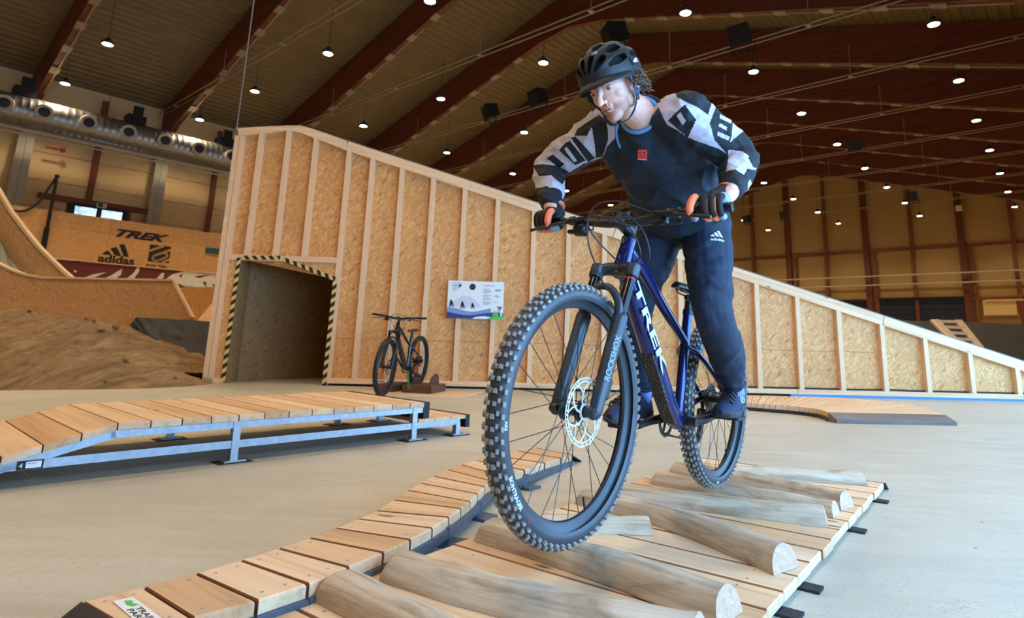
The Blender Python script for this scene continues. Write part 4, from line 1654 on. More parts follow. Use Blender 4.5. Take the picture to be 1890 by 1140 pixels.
# maker's plate on the first plank
def onpath(u, v, i=0):
    l, r = LW[i] * (1 - v) + LW[i + 1] * v, RW_[i] * (1 - v) + RW_[i + 1] * v
    return l * (1 - u) + r * u + ZX * .0012
c0, c1, c2, c3 = [onz(*p, PZ + .001) for p in ((208, 1110), (245, 1101.5), (300, 1142), (262, 1156))]
m = MB()
m.prism([c0, c1, c2, c3], ZX * .0012)
stk = m.build('sticker', 'white_board', path, label='white sticker with green leaf mark and dark letters')
ex_, ey_ = unit(c3 - c0), unit(c1 - c0)
sl_, sw2 = np.linalg.norm(c3 - c0), np.linalg.norm(c1 - c0)
text_mb('TRAIL', c0 + ex_ * sl_ * .40 + ey_ * sw2 * .52, ex_, ey_, sw2 * .44, .0016, bold=.02, width=sl_ * .5).build('lettering', 'print_black', stk)
text_mb('PARK', c0 + ex_ * sl_ * .40 + ey_ * sw2 * .12, ex_, ey_, sw2 * .44, .0016, bold=.02, width=sl_ * .5).build('lettering', 'print_black', stk)
m = MB()
m.prism([c0 + ex_ * u * sl_ + ey_ * v * sw2 + ZX * .0012 for u, v in ((.08, .45), (.14, .80), (.22, .66), (.32, .86), (.34, .52), (.24, .36))], ZX * .0006)
m.build('leaf_mark', 'print_green', stk)

# ================================================================== RAISED STEEL PLATFORM
f1, f2 = onz(428, 852, 0), onz(760, 812, 0)
PD = unit(f2 - f1)
PW = V3((-PD[1], PD[0], 0))
def pf(t, u, z):
    return f1 + PD * t + PW * u + ZX * z
W_ = 1.03
plat = thing('steel_platform', 'raised plank platform on a galvanised steel frame with a ramp at its left end', 'wooden platform', pf(.3, .5, 0))
T0, T1, PT = -.576, 1.30, .250
n = 13
for i in range(n):
    a0, a1 = T0 + (T1 - T0) * i / n, T0 + (T1 - T0) * (i + 1) / n
    m = MB()
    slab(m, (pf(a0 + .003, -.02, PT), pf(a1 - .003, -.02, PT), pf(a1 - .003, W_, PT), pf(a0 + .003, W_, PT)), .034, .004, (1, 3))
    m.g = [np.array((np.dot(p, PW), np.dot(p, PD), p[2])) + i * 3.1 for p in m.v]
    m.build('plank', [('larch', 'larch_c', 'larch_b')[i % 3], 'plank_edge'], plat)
SL = .265
xr = T0
i = 0
rz = lambda t: PT - (T0 - t) * SL
while xr > -1.40:
    a1, a0 = xr, xr - .14
    m = MB()
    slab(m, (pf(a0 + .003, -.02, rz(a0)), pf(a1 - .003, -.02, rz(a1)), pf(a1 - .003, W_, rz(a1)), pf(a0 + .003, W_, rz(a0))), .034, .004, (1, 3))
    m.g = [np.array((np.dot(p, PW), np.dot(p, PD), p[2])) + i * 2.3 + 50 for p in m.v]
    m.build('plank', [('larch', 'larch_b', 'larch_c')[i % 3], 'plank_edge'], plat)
    xr = a0
    i += 1
for u in (0.0, W_ - .03):
    m = MB()
    m.bar(pf(T0 - .02, u, PT - .053), pf(T1, u, PT - .053), .03, .034)
    m.build('top_rail', 'galvanised', plat)
    m = MB()
    m.bar(pf(T0, u, PT - .053), pf(-1.3, u, rz(-1.3) - .053), .03, .034)
    m.build('ramp_rail', 'galvanised', plat)
    m = MB()
    m.bar(pf(-1.25, u, .095), pf(1.62, u, .095), .03, .04)
    m.build('lower_rail', 'galvanised', plat)
    for t in (0.0, 1.206):
        m = MB()
        m.bar(pf(t, u, .012), pf(t, u, PT - .034), .04, .04, up=PD)
        lg = m.build('leg', 'galvanised', plat)
        m = MB()
        m.obox(pf(t, u, .008), PD * .06, PW * .045, ZX * .005, .002)
        m.build('foot_plate', 'galvanised', lg)
        m = MB()
        m.obox(pf(t, u, .002), PD * .09, PW * .06, ZX * .002)
        m.build('rubber_pad', 'rubber_pad', lg)
    m = MB()
    m.bar(pf(1.60, u, .012), pf(1.60, u, .09), .04, .04, up=PD)
    lg = m.build('leg', 'galvanised', plat)
    m = MB()
    m.obox(pf(1.60, u, .008), PD * .06, PW * .045, ZX * .005, .002)
    m.build('foot_plate', 'galvanised', lg)
    m = MB()
    m.obox(pf(1.60, u, .002), PD * .09, PW * .06, ZX * .002)
    m.build('rubber_pad', 'rubber_pad', lg)
for t in (.30, 1.0):
    m = MB()
    m.bar(pf(t, 0, PT - .06), pf(t, W_, PT - .06), .03, .03)
    m.build('cross_bar', 'dark_steel', plat)
m = MB()
m.bar(pf(T1, -.02, PT - .055), pf(T1, W_, PT - .055), .05, .11)
m.build('end_beam', 'black_steel', plat)
for i in range(3):
    a0, a1 = 1.235 + .145 * i, 1.235 + .145 * (i + 1)
    m = MB()
    slab(m, (pf(a0 + .003, -.02, .138), pf(a1 - .003, -.02, .138), pf(a1 - .003, W_, .138), pf(a0 + .003, W_, .138)), .024, .004)
    m.g = [np.array((np.dot(p, PW), np.dot(p, PD), p[2])) + i * 3.1 + 20 for p in m.v]
    m.build('step_plank', 'larch', plat)
m = MB()
m.bar(pf(1.69, -.02, .095), pf(1.69, W_, .095), .04, .09)
m.build('step_end_beam', 'black_steel', plat)
m = MB()
q0, q1 = onplane(33, 846, pf(0, -.016, 0), -PW), onplane(83, 840, pf(0, -.016, 0), -PW)
m.obox((q0 + q1) / 2 * np.array((1, 1, 0)) + ZX * .095, (q1 - q0) / 2 * np.array((1, 1, 0)), PW * .001, ZX * .019)
stk = m.build('label_plate', 'print_black', plat, label='small black label plate on the lower rail')
m = MB()
cc = (q0 + q1) / 2 * np.array((1, 1, 0)) + ZX * .095 + PD * .012
m.obox(cc - PW * .0014, PD * .028, PW * .0008, ZX * .014)
m.build('label_field', 'white_board', stk)
text_mb('MADE IN', cc - PD * .024 - PW * .0024 + ZX * .003, PD, ZX, .009, .0004).build('lettering', 'print_black', stk)
text_mb('4', cc - PD * .052 - PW * .0024 - ZX * .011, PD, ZX, .03, .0004).build('lettering', 'white_board', stk)

# ================================================================== RIGHT CURVED PLATFORM
inn = [onz(*p, .085) for p in ((1340, 739), (1376, 742), (1420, 745.5), (1465, 749), (1500, 753), (1520, 757), (1528, 760.5))]
out = [onz(*p, .085) for p in ((1340, 729.5), (1376, 729.5), (1440, 730.5), (1520, 732.5), (1600, 737), (1680, 746), (1744, 765))]
inn, out = catmull(inn, 4), catmull(out, 4)
cpl = thing('curved_platform', 'low fan of planks with a dark front board at right behind the rider', 'wooden platform', onz(1600, 770, 0))
for i in range(len(inn) - 1):
    g = .03
    l0, l1 = inn[i] * (1 - g) + inn[i + 1] * g, inn[i] * g + inn[i + 1] * (1 - g)
    r0, r1 = out[i] * (1 - g) + out[i + 1] * g, out[i] * g + out[i + 1] * (1 - g)
    m = MB()
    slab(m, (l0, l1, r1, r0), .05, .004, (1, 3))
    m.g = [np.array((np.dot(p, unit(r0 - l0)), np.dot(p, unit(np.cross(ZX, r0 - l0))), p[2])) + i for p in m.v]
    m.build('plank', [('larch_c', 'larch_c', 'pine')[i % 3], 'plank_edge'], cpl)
m = MB()
q0, q1 = inn[-1], out[-1]
fd = unit(np.cross(q1 - q0, ZX))
m.add([q0, q1, q1 + fd * .16 - ZX * .05, q0 + fd * .16 - ZX * .05, q0 - ZX * .085, q1 - ZX * .085, q1 + fd * .16 - ZX * .085, q0 + fd * .16 - ZX * .085],
      [(3, 2, 1, 0), (4, 5, 6, 7), (7, 6, 2, 3), (6, 5, 1, 2), (5, 4, 0, 1), (4, 7, 3, 0)])
m.build('front_board', 'weathered', cpl)
m = MB()
ic = [p * np.array((1, 1, 0)) + ZX * .018 for p in inn]
for q0, q1 in zip(ic, ic[1:]):
    m.bar(q0 + fd * .0, q1, .04, .034)
m.build('steel_rail', 'dark_steel', cpl)

# ================================================================== BIKE RACK
sheet = [onz(*p, .008) for p in ((660, 720), (893, 722), (853, 732), (690, 730))]
m = MB()
m.prism(sheet, -ZX * .008)
solo('floor_board', m, 'larch_c', sheet[0] * np.array((1, 1, 0)), 'flat wooden sheet on the floor under the parked bike', 'board')
rk0 = onz(795, 728, 0)
rack = thing('bike_rack', 'low wooden bike stand made of two dark boxes behind the parked bike', 'bike rack', rk0)
ex_ = unit(onz(824, 722.5, 0) - rk0)
ey_ = V3((-ex_[1], ex_[0], 0))
for off, w in ((0.0, .40), (.52, .22)):
    c = rk0 + ey_ * (off + w / 2) + ex_ * .24
    m = MB()
    for u0, u1, v0, v1, z0, z1 in ((-.24, .24, -w / 2, w / 2, .085, .105), (-.24, -.22, -w / 2, w / 2, .01, .085), (.22, .24, -w / 2, w / 2, .01, .085), (-.24, .24, -w / 2, -w / 2 + .02, .01, .085), (-.24, .24, w / 2 - .02, w / 2, .01, .085)):
        m.obox(c + ex_ * (u0 + u1) / 2 + ey_ * (v0 + v1) / 2 + ZX * (z0 + z1) / 2, ex_ * (u1 - u0) / 2, ey_ * (v1 - v0) / 2, ZX * (z1 - z0) / 2, .003)
    m.build('box', 'chestnut_edge', rack)
for s_ in (0.04, .30):
    m = MB()
    c = rk0 + ey_ * (.05 + s_) + ex_ * .32 + ZX * .105
    m.prism([c - ex_ * .14, c + ex_ * .14, c + ex_ * .12 + ZX * .10, c + ex_ * .05 + ZX * .13, c - ex_ * .06 + ZX * .09], ey_ * .03)
    m.build('wheel_stop', 'chestnut_edge', rack)
# ================================================================== MOUNTAIN BIKES
plain('tyre_rubber', (58, 62, 68), 0.42, 0.0, 0.18, 40)
plain('tread_knob', (150, 146, 138), 0.75, 0.0, 0.22, 60)
plain('tread_knob_dark', (58, 52, 44), 0.8, 0.0, 0.25, 60)
plain('rim_black', (44, 48, 54), 0.3, 0.1, 0.12, 20)
plain('spoke_steel', (52, 54, 58), 0.3, 0.8, 0.05, 20)
plain('rotor_steel', (214, 218, 224), 0.35, 0.25, 0.06, 40)
plain('rotor_dark', (74, 80, 90), 0.35, 0.7, 0.06, 40)
plain('fork_black', (50, 57, 66), 0.36, 0.15, 0.14, 24)
plain('stanchion', (30, 30, 34), 0.12, 0.6, 0.04, 10)
plain('bike_black', (26, 28, 31), 0.4, 0.1, 0.2, 30)
plain('bar_black', (58, 52, 48), 0.42, 0.3, 0.10, 14)
plain('cable_black', (44, 54, 62), 0.4, 0.0, 0.08, 20)
plain('red_plastic', (226, 62, 44), 0.4, 0.0, 0.05, 20)
plain('ring_red', (214, 44, 58), 0.4, 0.0, 0.05, 20)
plain('steel_bright', (150, 156, 162), 0.3, 0.9, 0.08, 20)
plain('chain_steel', (70, 72, 76), 0.4, 0.8, 0.15, 60)
plain('saddle_black', (22, 24, 26), 0.45, 0.0, 0.15, 40)
plain('tyre_print', (214, 224, 232), 0.6, 0.0, 0.04, 20)
plain('fork_print', (150, 168, 186), 0.5, 0.0, 0.04, 20)
plain('frame_print', (206, 214, 226), 0.4, 0.0, 0.05, 20)
plain('lock_green', (52, 130, 60), 0.5, 0.0, 0.15, 30)
def paint(name, rgb, rough=.25):
    t = NT(name)
    n = t.noise(t.coord(), 220, 2)
    c = srgb(*rgb)
    col = t.ramp(n, [(.4, c), (.75, tuple(min(1, x * 1.7 + .004) for x in c[:3]) + (1,))])
    t.set(col, rough, .45, Coat_Weight=.6, Coat_Roughness=.12)
    MATS[name] = t.m
paint('blue_paint', (9, 28, 88))
paint('dark_paint', (16, 26, 34))
t_ = NT('speckled_guard')
n_ = t_.noise(t_.coord(), 260, 2)
col_ = t_.ramp(n_, [(.50, srgb(26, 24, 24)), (.60, srgb(30, 28, 28)), (.66, srgb(176, 160, 140))])
t_.bump(n_, .4, .002)
MATS['speckled_guard'] = t_.set(col_, .7)

def bike_axes(yaw, lean, pit):
    fw = V3((cos(yaw), sin(yaw), 0))
    left = np.cross(ZX, fw)
    fw2 = fw * cos(pit) + ZX * sin(pit)
    up2 = np.cross(fw2, left)
    l2 = left * cos(lean) - up2 * sin(lean)
    u3 = np.cross(fw2, l2)
    return np.stack([fw2, l2, u3], 1)
def axrot(axis, a):
    return np.array(Matrix.Rotation(a, 3, Vector(axis)))

def make_bike(name, label, O, M, steer, WB, pal, k=1.0, crank=None, detail=True, group=None):
    RWH = .372
    HA = radians(66)
    ht = tan(pi / 2 - HA)
    u_ax = V3((-cos(HA), 0, sin(HA)))                     # steering axis, upwards
    f_ax = V3((sin(HA), 0, cos(HA)))                      # forwards, square to it
    p0 = V3((WB, 0, 0)) - f_ax * .044
    S = axrot(tuple(u_ax), steer)
    T = lambda p: O + M @ (V3(p) * k)
    TS = lambda p: T(p0 + S @ (V3(p) - p0))
    axp = lambda z: V3((WB - .044 / sin(HA) - z * ht, 0, z))   # point of the steering axis at height z
    root = thing(name, label, 'bicycle', T((0, 0, -RWH)), group)
    def put(m, nm, mat, par=root, fn=T, smooth=True, angle=40, label=None, kind=None):
        m.xform(fn)
        return m.build(nm, mat, par, smooth, angle, label, kind)

    # ------------------------------------------------------------ wheels
    def wheel(cx, fn, nm, rotor_r, front):
        c = V3((cx, 0, 0))
        Y = V3((0, 1, 0))
        m = MB()
        m.lathe(c, Y, [(.312, -.009), (.300, -.006), (.297, 0), (.300, .006), (.312, .009), (.327, .0165), (.331, .0175), (.331, .014), (.322, .010), (.322, -.010), (.331, -.014), (.331, -.0175), (.327, -.0165)], 64, closed=True)
        w = put(m, nm, pal['rim'], fn=fn)
        m = MB()
        prof = []
        for i in range(20):
            a = 2 * pi * i / 20
            r = .3395 + .0285 * cos(a)
            y = .0315 * sin(a)
            if cos(a) < -.75:
                r = .329
            prof.append((r, y))
        m.lathe(c, Y, prof, 80, closed=True)
        put(m, 'tyre', pal['tyre'], w, fn)
        m = MB()
        NR = 76 if detail else 44
        for i in range(NR):
            th0 = 2 * pi * i / NR
            pat = [(-.0075, .0046, .0060, 0), (.0075, .0046, .0060, 0)] if i % 2 == 0 else [(-.0100, .0042, .0056, 0), (.0100, .0042, .0056, 0)]
            pat += [(-.0195, .0036, .0056, .5), (.0195, .0036, .0056, .5)]
            pat += [(-.0288, .0040, .0062, .0), (.0288, .0040, .0062, .0)]
            for (y, hy, ht_, sh) in pat:
                th = th0 + sh * pi / NR
                b = math.asin(max(-1, min(1, y / .0335)))
                er = V3((cos(th), 0, sin(th)))
                et = V3((-sin(th), 0, cos(th)))
                nrm = unit(er * cos(b) + Y * sin(b) * 1.05)
                tan_ = unit(np.cross(et, nrm))
                pos = c + er * (.3395 + .0285 * cos(b)) + Y * y + nrm * .0018
                m.obox(pos, tan_ * hy, et * ht_, nrm * .0042)
        put(m, 'tread', pal['knob'], w, fn, False, kind='stuff')
        m = MB()
        m.lathe(c - Y * .05, Y, [(.010, 0), (.013, .006), (.013, .016), (.030, .018), (.030, .024), (.016, .030), (.015, .07), (.030, .076), (.030, .082), (.018, .084), (.014, .094), (.010, .10)], 24)
        put(m, 'hub', pal['black'], w, fn)
        ns = 28
        for i in range(ns):
            side = 1 if i % 2 else -1
            ang = 2 * pi * i / ns
            lead = 1 if (i // 2) % 2 else -1
            ha_ = ang - lead * 1.15
            p = c + V3((cos(ha_) * .028, side * .027, sin(ha_) * .028))
            q = c + V3((cos(ang) * .302, side * .003, sin(ang) * .302))
            m = MB()
            m.tube([p, q], .0012 if detail else .0016, 5)
            put(m, 'spoke', 'spoke_steel', w, fn, label=None)
        m = MB()
        a = 4.4 if front else 4.18
        er = V3((cos(a), 0, sin(a)))
        m.tube([c + er * .30, c + er * .262], [.003, .0035], 6)
        put(m, 'valve', pal['black'], w, fn)
        # disc rotor on the left side
        yr = .040
        R = rotor_r
        m = MB()
        n = 48
        th_ = .0009
        def ring(r0, r1, wav=0.0):
            rows = []
            for i in range(n * 2 + 1):
                a = 2 * pi * i / (n * 2)
                w_ = wav * (1 if (i // 4) % 2 else 0)
                rows.append([c + V3((cos(a) * r0, yr + th_, sin(a) * r0)), c + V3((cos(a) * (r1 - w_), yr + th_, sin(a) * (r1 - w_))),
                             c + V3((cos(a) * (r1 - w_), yr - th_, sin(a) * (r1 - w_))), c + V3((cos(a) * r0, yr - th_, sin(a) * r0))])
            m.grid(rows, closed_u=True)
        ring(R - .0040, R, .0010)
        ring(R - .0150, R - .0110)
        for i in range(n):
            a = 2 * pi * i / n + .05
            e = V3((cos(a), 0, sin(a)))
            e2 = V3((cos(a + .05), 0, sin(a + .05)))
            if i % 4 != 1:
                m.bar(c + e * (R - .012) + Y * yr, c + e2 * (R - .003) + Y * yr, .0018, .0034, up=e)
        for i in range(6):
            a = 2 * pi * i / 6
            pts_ = []
            for j in range(7):
                f = j / 6
                r = .020 + (R - .013 - .020) * f
                aa = a + .75 * f ** 1.3
                pts_.append(c + V3((cos(aa) * r, yr, sin(aa) * r)))
            for p, q in zip(pts_, pts_[1:]):
                m.bar(p, q, .0018, .0058, up=np.cross(unit(q - p), Y))
            pts_ = []
            for j in range(4):
                f = j / 3
                r = .045 + (R - .013 - .045) * f
                aa = a + .42 - .42 * f
                pts_.append(c + V3((cos(aa) * r, yr, sin(aa) * r)))
            for p, q in zip(pts_, pts_[1:]):
                m.bar(p, q, .0018, .0042, up=np.cross(unit(q - p), Y))
        m.lathe(c + Y * (yr - .002), Y, [(.017, 0), (.024, 0), (.024, .004), (.017, .004)], 24, closed=True)
        put(m, 'brake_rotor', pal['rotor'] if front else 'rotor_dark', w, fn, False)
        if not front:
            m = MB()
            for j in range(9):
                r = .022 + .0055 * j
                m.lathe(c - Y * (.052 - .0036 * j), Y, [(r - .006, 0), (r, .0004), (r, .0016), (r - .006, .002)], 40, closed=True)
                for q in range(14 + 3 * j):
                    a = 2 * pi * q / (14 + 3 * j)
                    e = V3((cos(a), 0, sin(a)))
                    m.obox(c - Y * (.051 - .0036 * j) + e * (r + .0012), e * .0018, np.cross(e, Y) * .0013, Y * .0007)
            put(m, 'cassette', 'chain_steel', w, fn, False)
        if detail:
            # sidewall print on the left face of the tyre
            def arc_text(txt, a_mid, size, mat, rad=.3405):
                mb = text_mb(txt, (0, 0, 0), (1, 0, 0), (0, 1, 0), size, 0.0008, bold=.02)
                if not mb.v:
                    return
                wd = max(v[0] for v in mb.v)
                nv = []
                for v in mb.v:
                    r = rad + .006 - v[1]
                    a = a_mid - (v[0] - wd / 2) / rad
                    # reads down the front of the wheel, letter tops towards the hub
                    yy = .0312 * math.sqrt(max(0.02, 1 - ((r - .3395) / .030) ** 2)) + .0006 + v[2]
                    nv.append(c + V3((cos(a) * r, yy, sin(a) * r)))
                mb.v = nv
                mb.f = [f[::-1] for f in mb.f]
                put(mb, 'tyre_lettering', mat, w, fn, False)
            if front:
                arc_text('XR5', 6.22, .013, 'tyre_print')
                arc_text('I', 6.08, .010, 'red_plastic')
                arc_text('BONTRAGER', 5.70, .017, 'tyre_print')
                arc_text('II', 5.42, .012, 'red_plastic')
            else:
                arc_text('XR5', 4.85, .013, 'tyre_print')
                arc_text('II', 4.74, .008, 'red_plastic')
        return w
    wheel(WB, TS, 'front_wheel', .098, True)
    wheel(0, T, 'rear_wheel', .080, False)

    # ------------------------------------------------------------ frame
    BBp = V3((.420, 0, -.068))
    m = MB()
    h0, h1 = axp(.445), axp(.560)
    m.tube([h0, h0 + u_ax * .02, h0 + u_ax * .03, h0 + u_ax * .085, h1 - u_ax * .02, h1], [.030, .0300, .0285, .0262, .0265, .0265], 24)
    fr_ = put(m, 'frame', pal['paint'], angle=60)
    m = MB()
    m.lathe(h1, u_ax, [(.0272, 0), (.0272, .006), (.024, .010)], 24)
    m.lathe(h0 - u_ax * .006, u_ax, [(.0305, 0), (.0305, .006)], 24)
    put(m, 'headset', pal['black'], fr_)
    m = MB()
    TTs, TTe = axp(.530), V3((.372, 0, .232))
    m.tube(catmull([TTs, TTs * .75 + TTe * .25 + V3((0, 0, .010)), TTs * .4 + TTe * .6 + V3((0, 0, .002)), TTe], 6), [.0235 - .006 * min(1, i / 18) for i in range(19)], 20)
    put(m, 'top_tube', pal['paint'], fr_, angle=60)
    m = MB()
    dt = catmull([axp(.475), V3((.80, 0, .305)), V3((.655, 0, .145)), V3((.555, 0, .030)), V3((.49, 0, -.035)), BBp + V3((.01, 0, .0))], 6)
    m.tube(dt, [.030 + .007 * min(1, i / 10) for i in range(len(dt))], 24, squash=((0, 1, 0), .92))
    put(m, 'down_tube', pal['paint'], fr_, angle=60)
    ST1 = V3((.352, 0, .350))
    m = MB()
    m.tube(catmull([BBp, V3((.402, 0, .06)), V3((.378, 0, .22)), ST1], 6), .0195, 20)
    put(m, 'seat_tube', pal['paint'], fr_, angle=60)
    m = MB()
    m.cyl(BBp - V3((0, .037, 0)), BBp + V3((0, .037, 0)), .027, n=24)
    put(m, 'bottom_bracket', pal['black'], fr_)
    for s in (-1, 1):
        m = MB()
        m.tube(catmull([V3((.375, s * .012, .215)), V3((.325, s * .045, .185)), V3((.18, s * .060, .105)), V3((.03, s * .066, .02)), V3((0, s * .066, 0))], 6), [.0125] * 6 + [.0105] * 19, 14)
        put(m, 'seat_stay', pal['paint'], fr_, angle=60)
        m = MB()
        m.tube(catmull([BBp + V3((-.015, s * .022, 0)), V3((.33, s * .046, -.062)), V3((.15, s * .062, -.028)), V3((0, s * .066, 0))], 6), [.015] * 7 + [.012] * 12, 14)
        put(m, 'chain_stay', pal['paint'], fr_, angle=60)
        m = MB()
        m.obox(V3((0, s * .066, 0)), (.018, 0, 0), (0, .005, 0), (0, 0, .018), .004)
        put(m, 'dropout', pal['black'], fr_)
    # guard on the lower down tube
    m = MB()
    g = []
    for i in range(10, 26):
        d = unit(dt[i + 1] - dt[i - 1])
        nn = np.cross(V3((0, 1, 0)), d)
        nn = nn if nn[2] < 0 else -nn
        g.append((dt[i] + nn * .0335, nn))
    for (a, na), (b, nb) in zip(g, g[1:]):
        d = unit(b - a)
        m.bar(a - d * .002, b + d * .002, .050, .012, up=na)
    put(m, 'down_tube_guard', 'speckled_guard', fr_, smooth=False)
    if detail:
        a, b = axp(.455) + V3((-.012, 0, -.012)), V3((.625, 0, .105))
        ex = unit(b - a)
        ey = np.cross(V3((0, 1, 0)), ex)
        L = np.linalg.norm(b - a)
        mb = text_mb('TREK', a + ex * .045 - ey * .020 + V3((0, .0355, 0)), ex, ey, .058, .0012, shear=.1, bold=.025, width=L * .86)
        put(mb, 'lettering', 'frame_print', fr_, smooth=False, label='big white frame lettering')
        m = MB()
        m.obox(V3((.383, .0195, .195)), (.004, 0, .0012), (0, .001, 0), (-.005, 0, .012))
        put(m, 'frame_sticker', 'frame_print', fr_, smooth=False)
        mb = MB()
        q = axp(.548) + f_ax * .0272
        for dy in (-.004, .004):
            mb.obox(q + V3((0, dy, 0)), (0, .0015, 0), u_ax * .012, f_ax * .0008)
        put(mb, 'head_badge', 'steel_bright', fr_, smooth=False)

    # ------------------------------------------------------------ fork
    m = MB()
    cz = .428
    cw = axp(cz)
    legx = .068
    lf = f_ax * .034                                      # legs stand ahead of the steerer
    pts_ = [cw + lf + V3((0, s * legx, 0)) - u_ax * .004 for s in (-1, 1)]
    cr_ = catmull([pts_[0], cw + lf * .55 + V3((0, -.040, 0)) + u_ax * .016, cw + u_ax * .020 + lf * .2, cw + lf * .55 + V3((0, .040, 0)) + u_ax * .016, pts_[1]], 5)
    m.tube(cr_, [.018 + .006 * sin(pi * i / 20) for i in range(21)], 16)
    for p in pts_:
        m.tube([p - u_ax * .024, p - u_ax * .018, p + u_ax * .020, p + u_ax * .026], [.022, .0245, .0245, .018], 18)
    m.tube([cw, axp(.455)], .027, 18)
    fork = put(m, 'fork', pal['fork'], fn=TS)
    foot = V3((WB, 0, 0))
    for s in (-1, 1):
        top = cw + lf + V3((0, s * legx, 0))
        bot = foot - f_ax * .012 + V3((0, s * legx, 0)) + u_ax * .015
        d = unit(top - bot)
        L = np.linalg.norm(top - bot)
        m = MB()
        m.cyl(top - d * .02, bot + d * L * .50, .0175, n=18)
        put(m, 'stanchion', 'stanchion', fork, TS)
        if detail and s > 0:
            m = MB()
            m.lathe(top - d * .040, d, [(.0176, 0), (.0195, .001), (.0195, .004), (.0176, .005)], 20)
            put(m, 'travel_ring', 'ring_red', fork, TS)
        m = MB()
        low = catmull([bot + d * L * .66, bot + d * L * .55, bot + d * L * .30, bot + d * .04, bot - d * .010, foot + V3((0, s * (legx - .006), 0))], 5)
        rr = [float(np.interp(i / 25, [0, .04, .1, .5, .8, 1], [.020, .0245, .0255, .0225, .0200, .0150])) for i in range(26)]
        m.tube(low, rr, 18)
        m.tube([foot + V3((0, s * .050, 0)), foot + V3((0, s * .078, 0))], [.016, .013], 16)
        lw2 = put(m, 'lower_leg', pal['fork'], fork, TS)
        if detail and s > 0:
            ex = -d * -1.0
            nn = unit(V3((.62, .78, 0)) - d * np.dot(V3((.62, .78, 0)), d))
            ey = np.cross(nn, ex)
            mb = text_mb('ROCKSHOX', bot + d * .085 + nn * .0235 - ey * .009, ex, ey, .025, .0006, bold=.01, width=.145)
            put(mb, 'lettering', 'fork_print', lw2, TS, False)
    # arch of the lowers in front of the tyre
    a0 = foot - f_ax * .004 + u_ax * .300
    m = MB()
    ar = catmull([a0 + V3((0, -legx, 0)) - u_ax * .03, a0 + V3((0, -legx + .004, 0)) + u_ax * .048 + f_ax * .014, a0 + V3((0, -.036, 0)) + u_ax * .092 + f_ax * .030, a0 + V3((0, 0, 0)) + u_ax * .104 + f_ax * .034,
                  a0 + V3((0, .036, 0)) + u_ax * .092 + f_ax * .030, a0 + V3((0, legx - .004, 0)) + u_ax * .048 + f_ax * .014, a0 + V3((0, legx, 0)) - u_ax * .03], 5)
    m.tube(ar, [.016 - .004 * sin(pi * i / 30) for i in range(31)], 14, squash=(tuple(f_ax), .8))
    put(m, 'arch', pal['fork'], fork, TS)
    m = MB()
    m.cyl(foot - V3((0, .08, 0)), foot + V3((0, .08, 0)), .009, n=14)
    put(m, 'axle', pal['black'], fork, TS)
    # front brake calliper behind the left leg
    m = MB()
    cc = foot - f_ax * .058 + u_ax * .098 + V3((0, .050, 0))
    m.obox(cc, u_ax * .034, f_ax * .016, (0, .016, 0), .006)
    m.obox(cc - f_ax * -.02, u_ax * .012, f_ax * .02, (0, .010, 0), .004)
    put(m, 'brake_calliper', pal['black'], fork, TS)

    # ------------------------------------------------------------ cockpit
    sb = axp(.585)
    m = MB()
    m.lathe(h1 + u_ax * .008, u_ax, [(.0185, 0), (.0185, .052), (.015, .055)], 20)
    cz2 = h1 + u_ax * (.030 if detail else .052)
    bc = V3((.968, 0, .612)) if detail else cz2 + f_ax * .046 + u_ax * .002                  # bar centre
    m.bar(cz2, bc, .036, .034, up=u_ax, bevel=.006)
    m.obox(bc + f_ax * .010, f_ax * .012, (0, .026, 0), u_ax * .022, .006)
    stem = put(m, 'stem', pal['black'], fn=TS)
    if detail:
        m = MB()
        for sy in (-1, 1):
            for sz in (-1, 1):
                m.cyl(bc + f_ax * .020 + V3((0, sy * .020, 0)) + u_ax * .017 * sz, bc + f_ax * .027 + V3((0, sy * .020, 0)) + u_ax * .017 * sz, .0045, n=8)
        for sy in (-.013, .020):
            m.obox(bc + u_ax * .030 + V3((0, sy, 0)) + f_ax * .002, f_ax * .007, (0, .006, 0), u_ax * .010, .002)
            m.cyl(bc + u_ax * .036 + V3((0, sy + .003, 0)), bc + u_ax * .046 + V3((0, sy + .004, 0)), .005, n=8)
        put(m, 'stem_bolt', pal['black'], stem, TS)
        m = MB()
        m.obox(h1 + u_ax * .018 + f_ax * .020 - V3((0, .008, 0)), f_ax * .004, (0, .008, 0), u_ax * .005, .001)
        put(m, 'spacer_tab', 'red_plastic', stem, TS)
    m = MB()
    hbp = []
    for y, dz, dx in ((-.385, .030, -.030), (-.30, .026, -.022), (-.21, .022, -.010), (-.13, .010, -.004), (-.06, .001, 0), (0, 0, 0), (.06, .001, 0), (.13, .010, -.004), (.21, .022, -.010), (.30, .026, -.022), (.385, .030, -.030)):
        hbp.append(bc + V3((dx, y, dz)))
    HB = catmull(hbp, 5)
    m.tube(HB, [float(np.interp(abs(i / (len(HB) - 1) - .5) * 2, [0, .1, .3, .5, 1], [.0175, .0175, .0150, .0115, .0111])) for i in range(len(HB))], 18)
    bar = put(m, 'handlebar', pal['bar'], fn=TS)
    def barp(y):
        ys = [p[1] for p in HB]
        return V3((np.interp(y, ys, [p[0] for p in HB]), y, np.interp(y, ys, [p[2] for p in HB])))
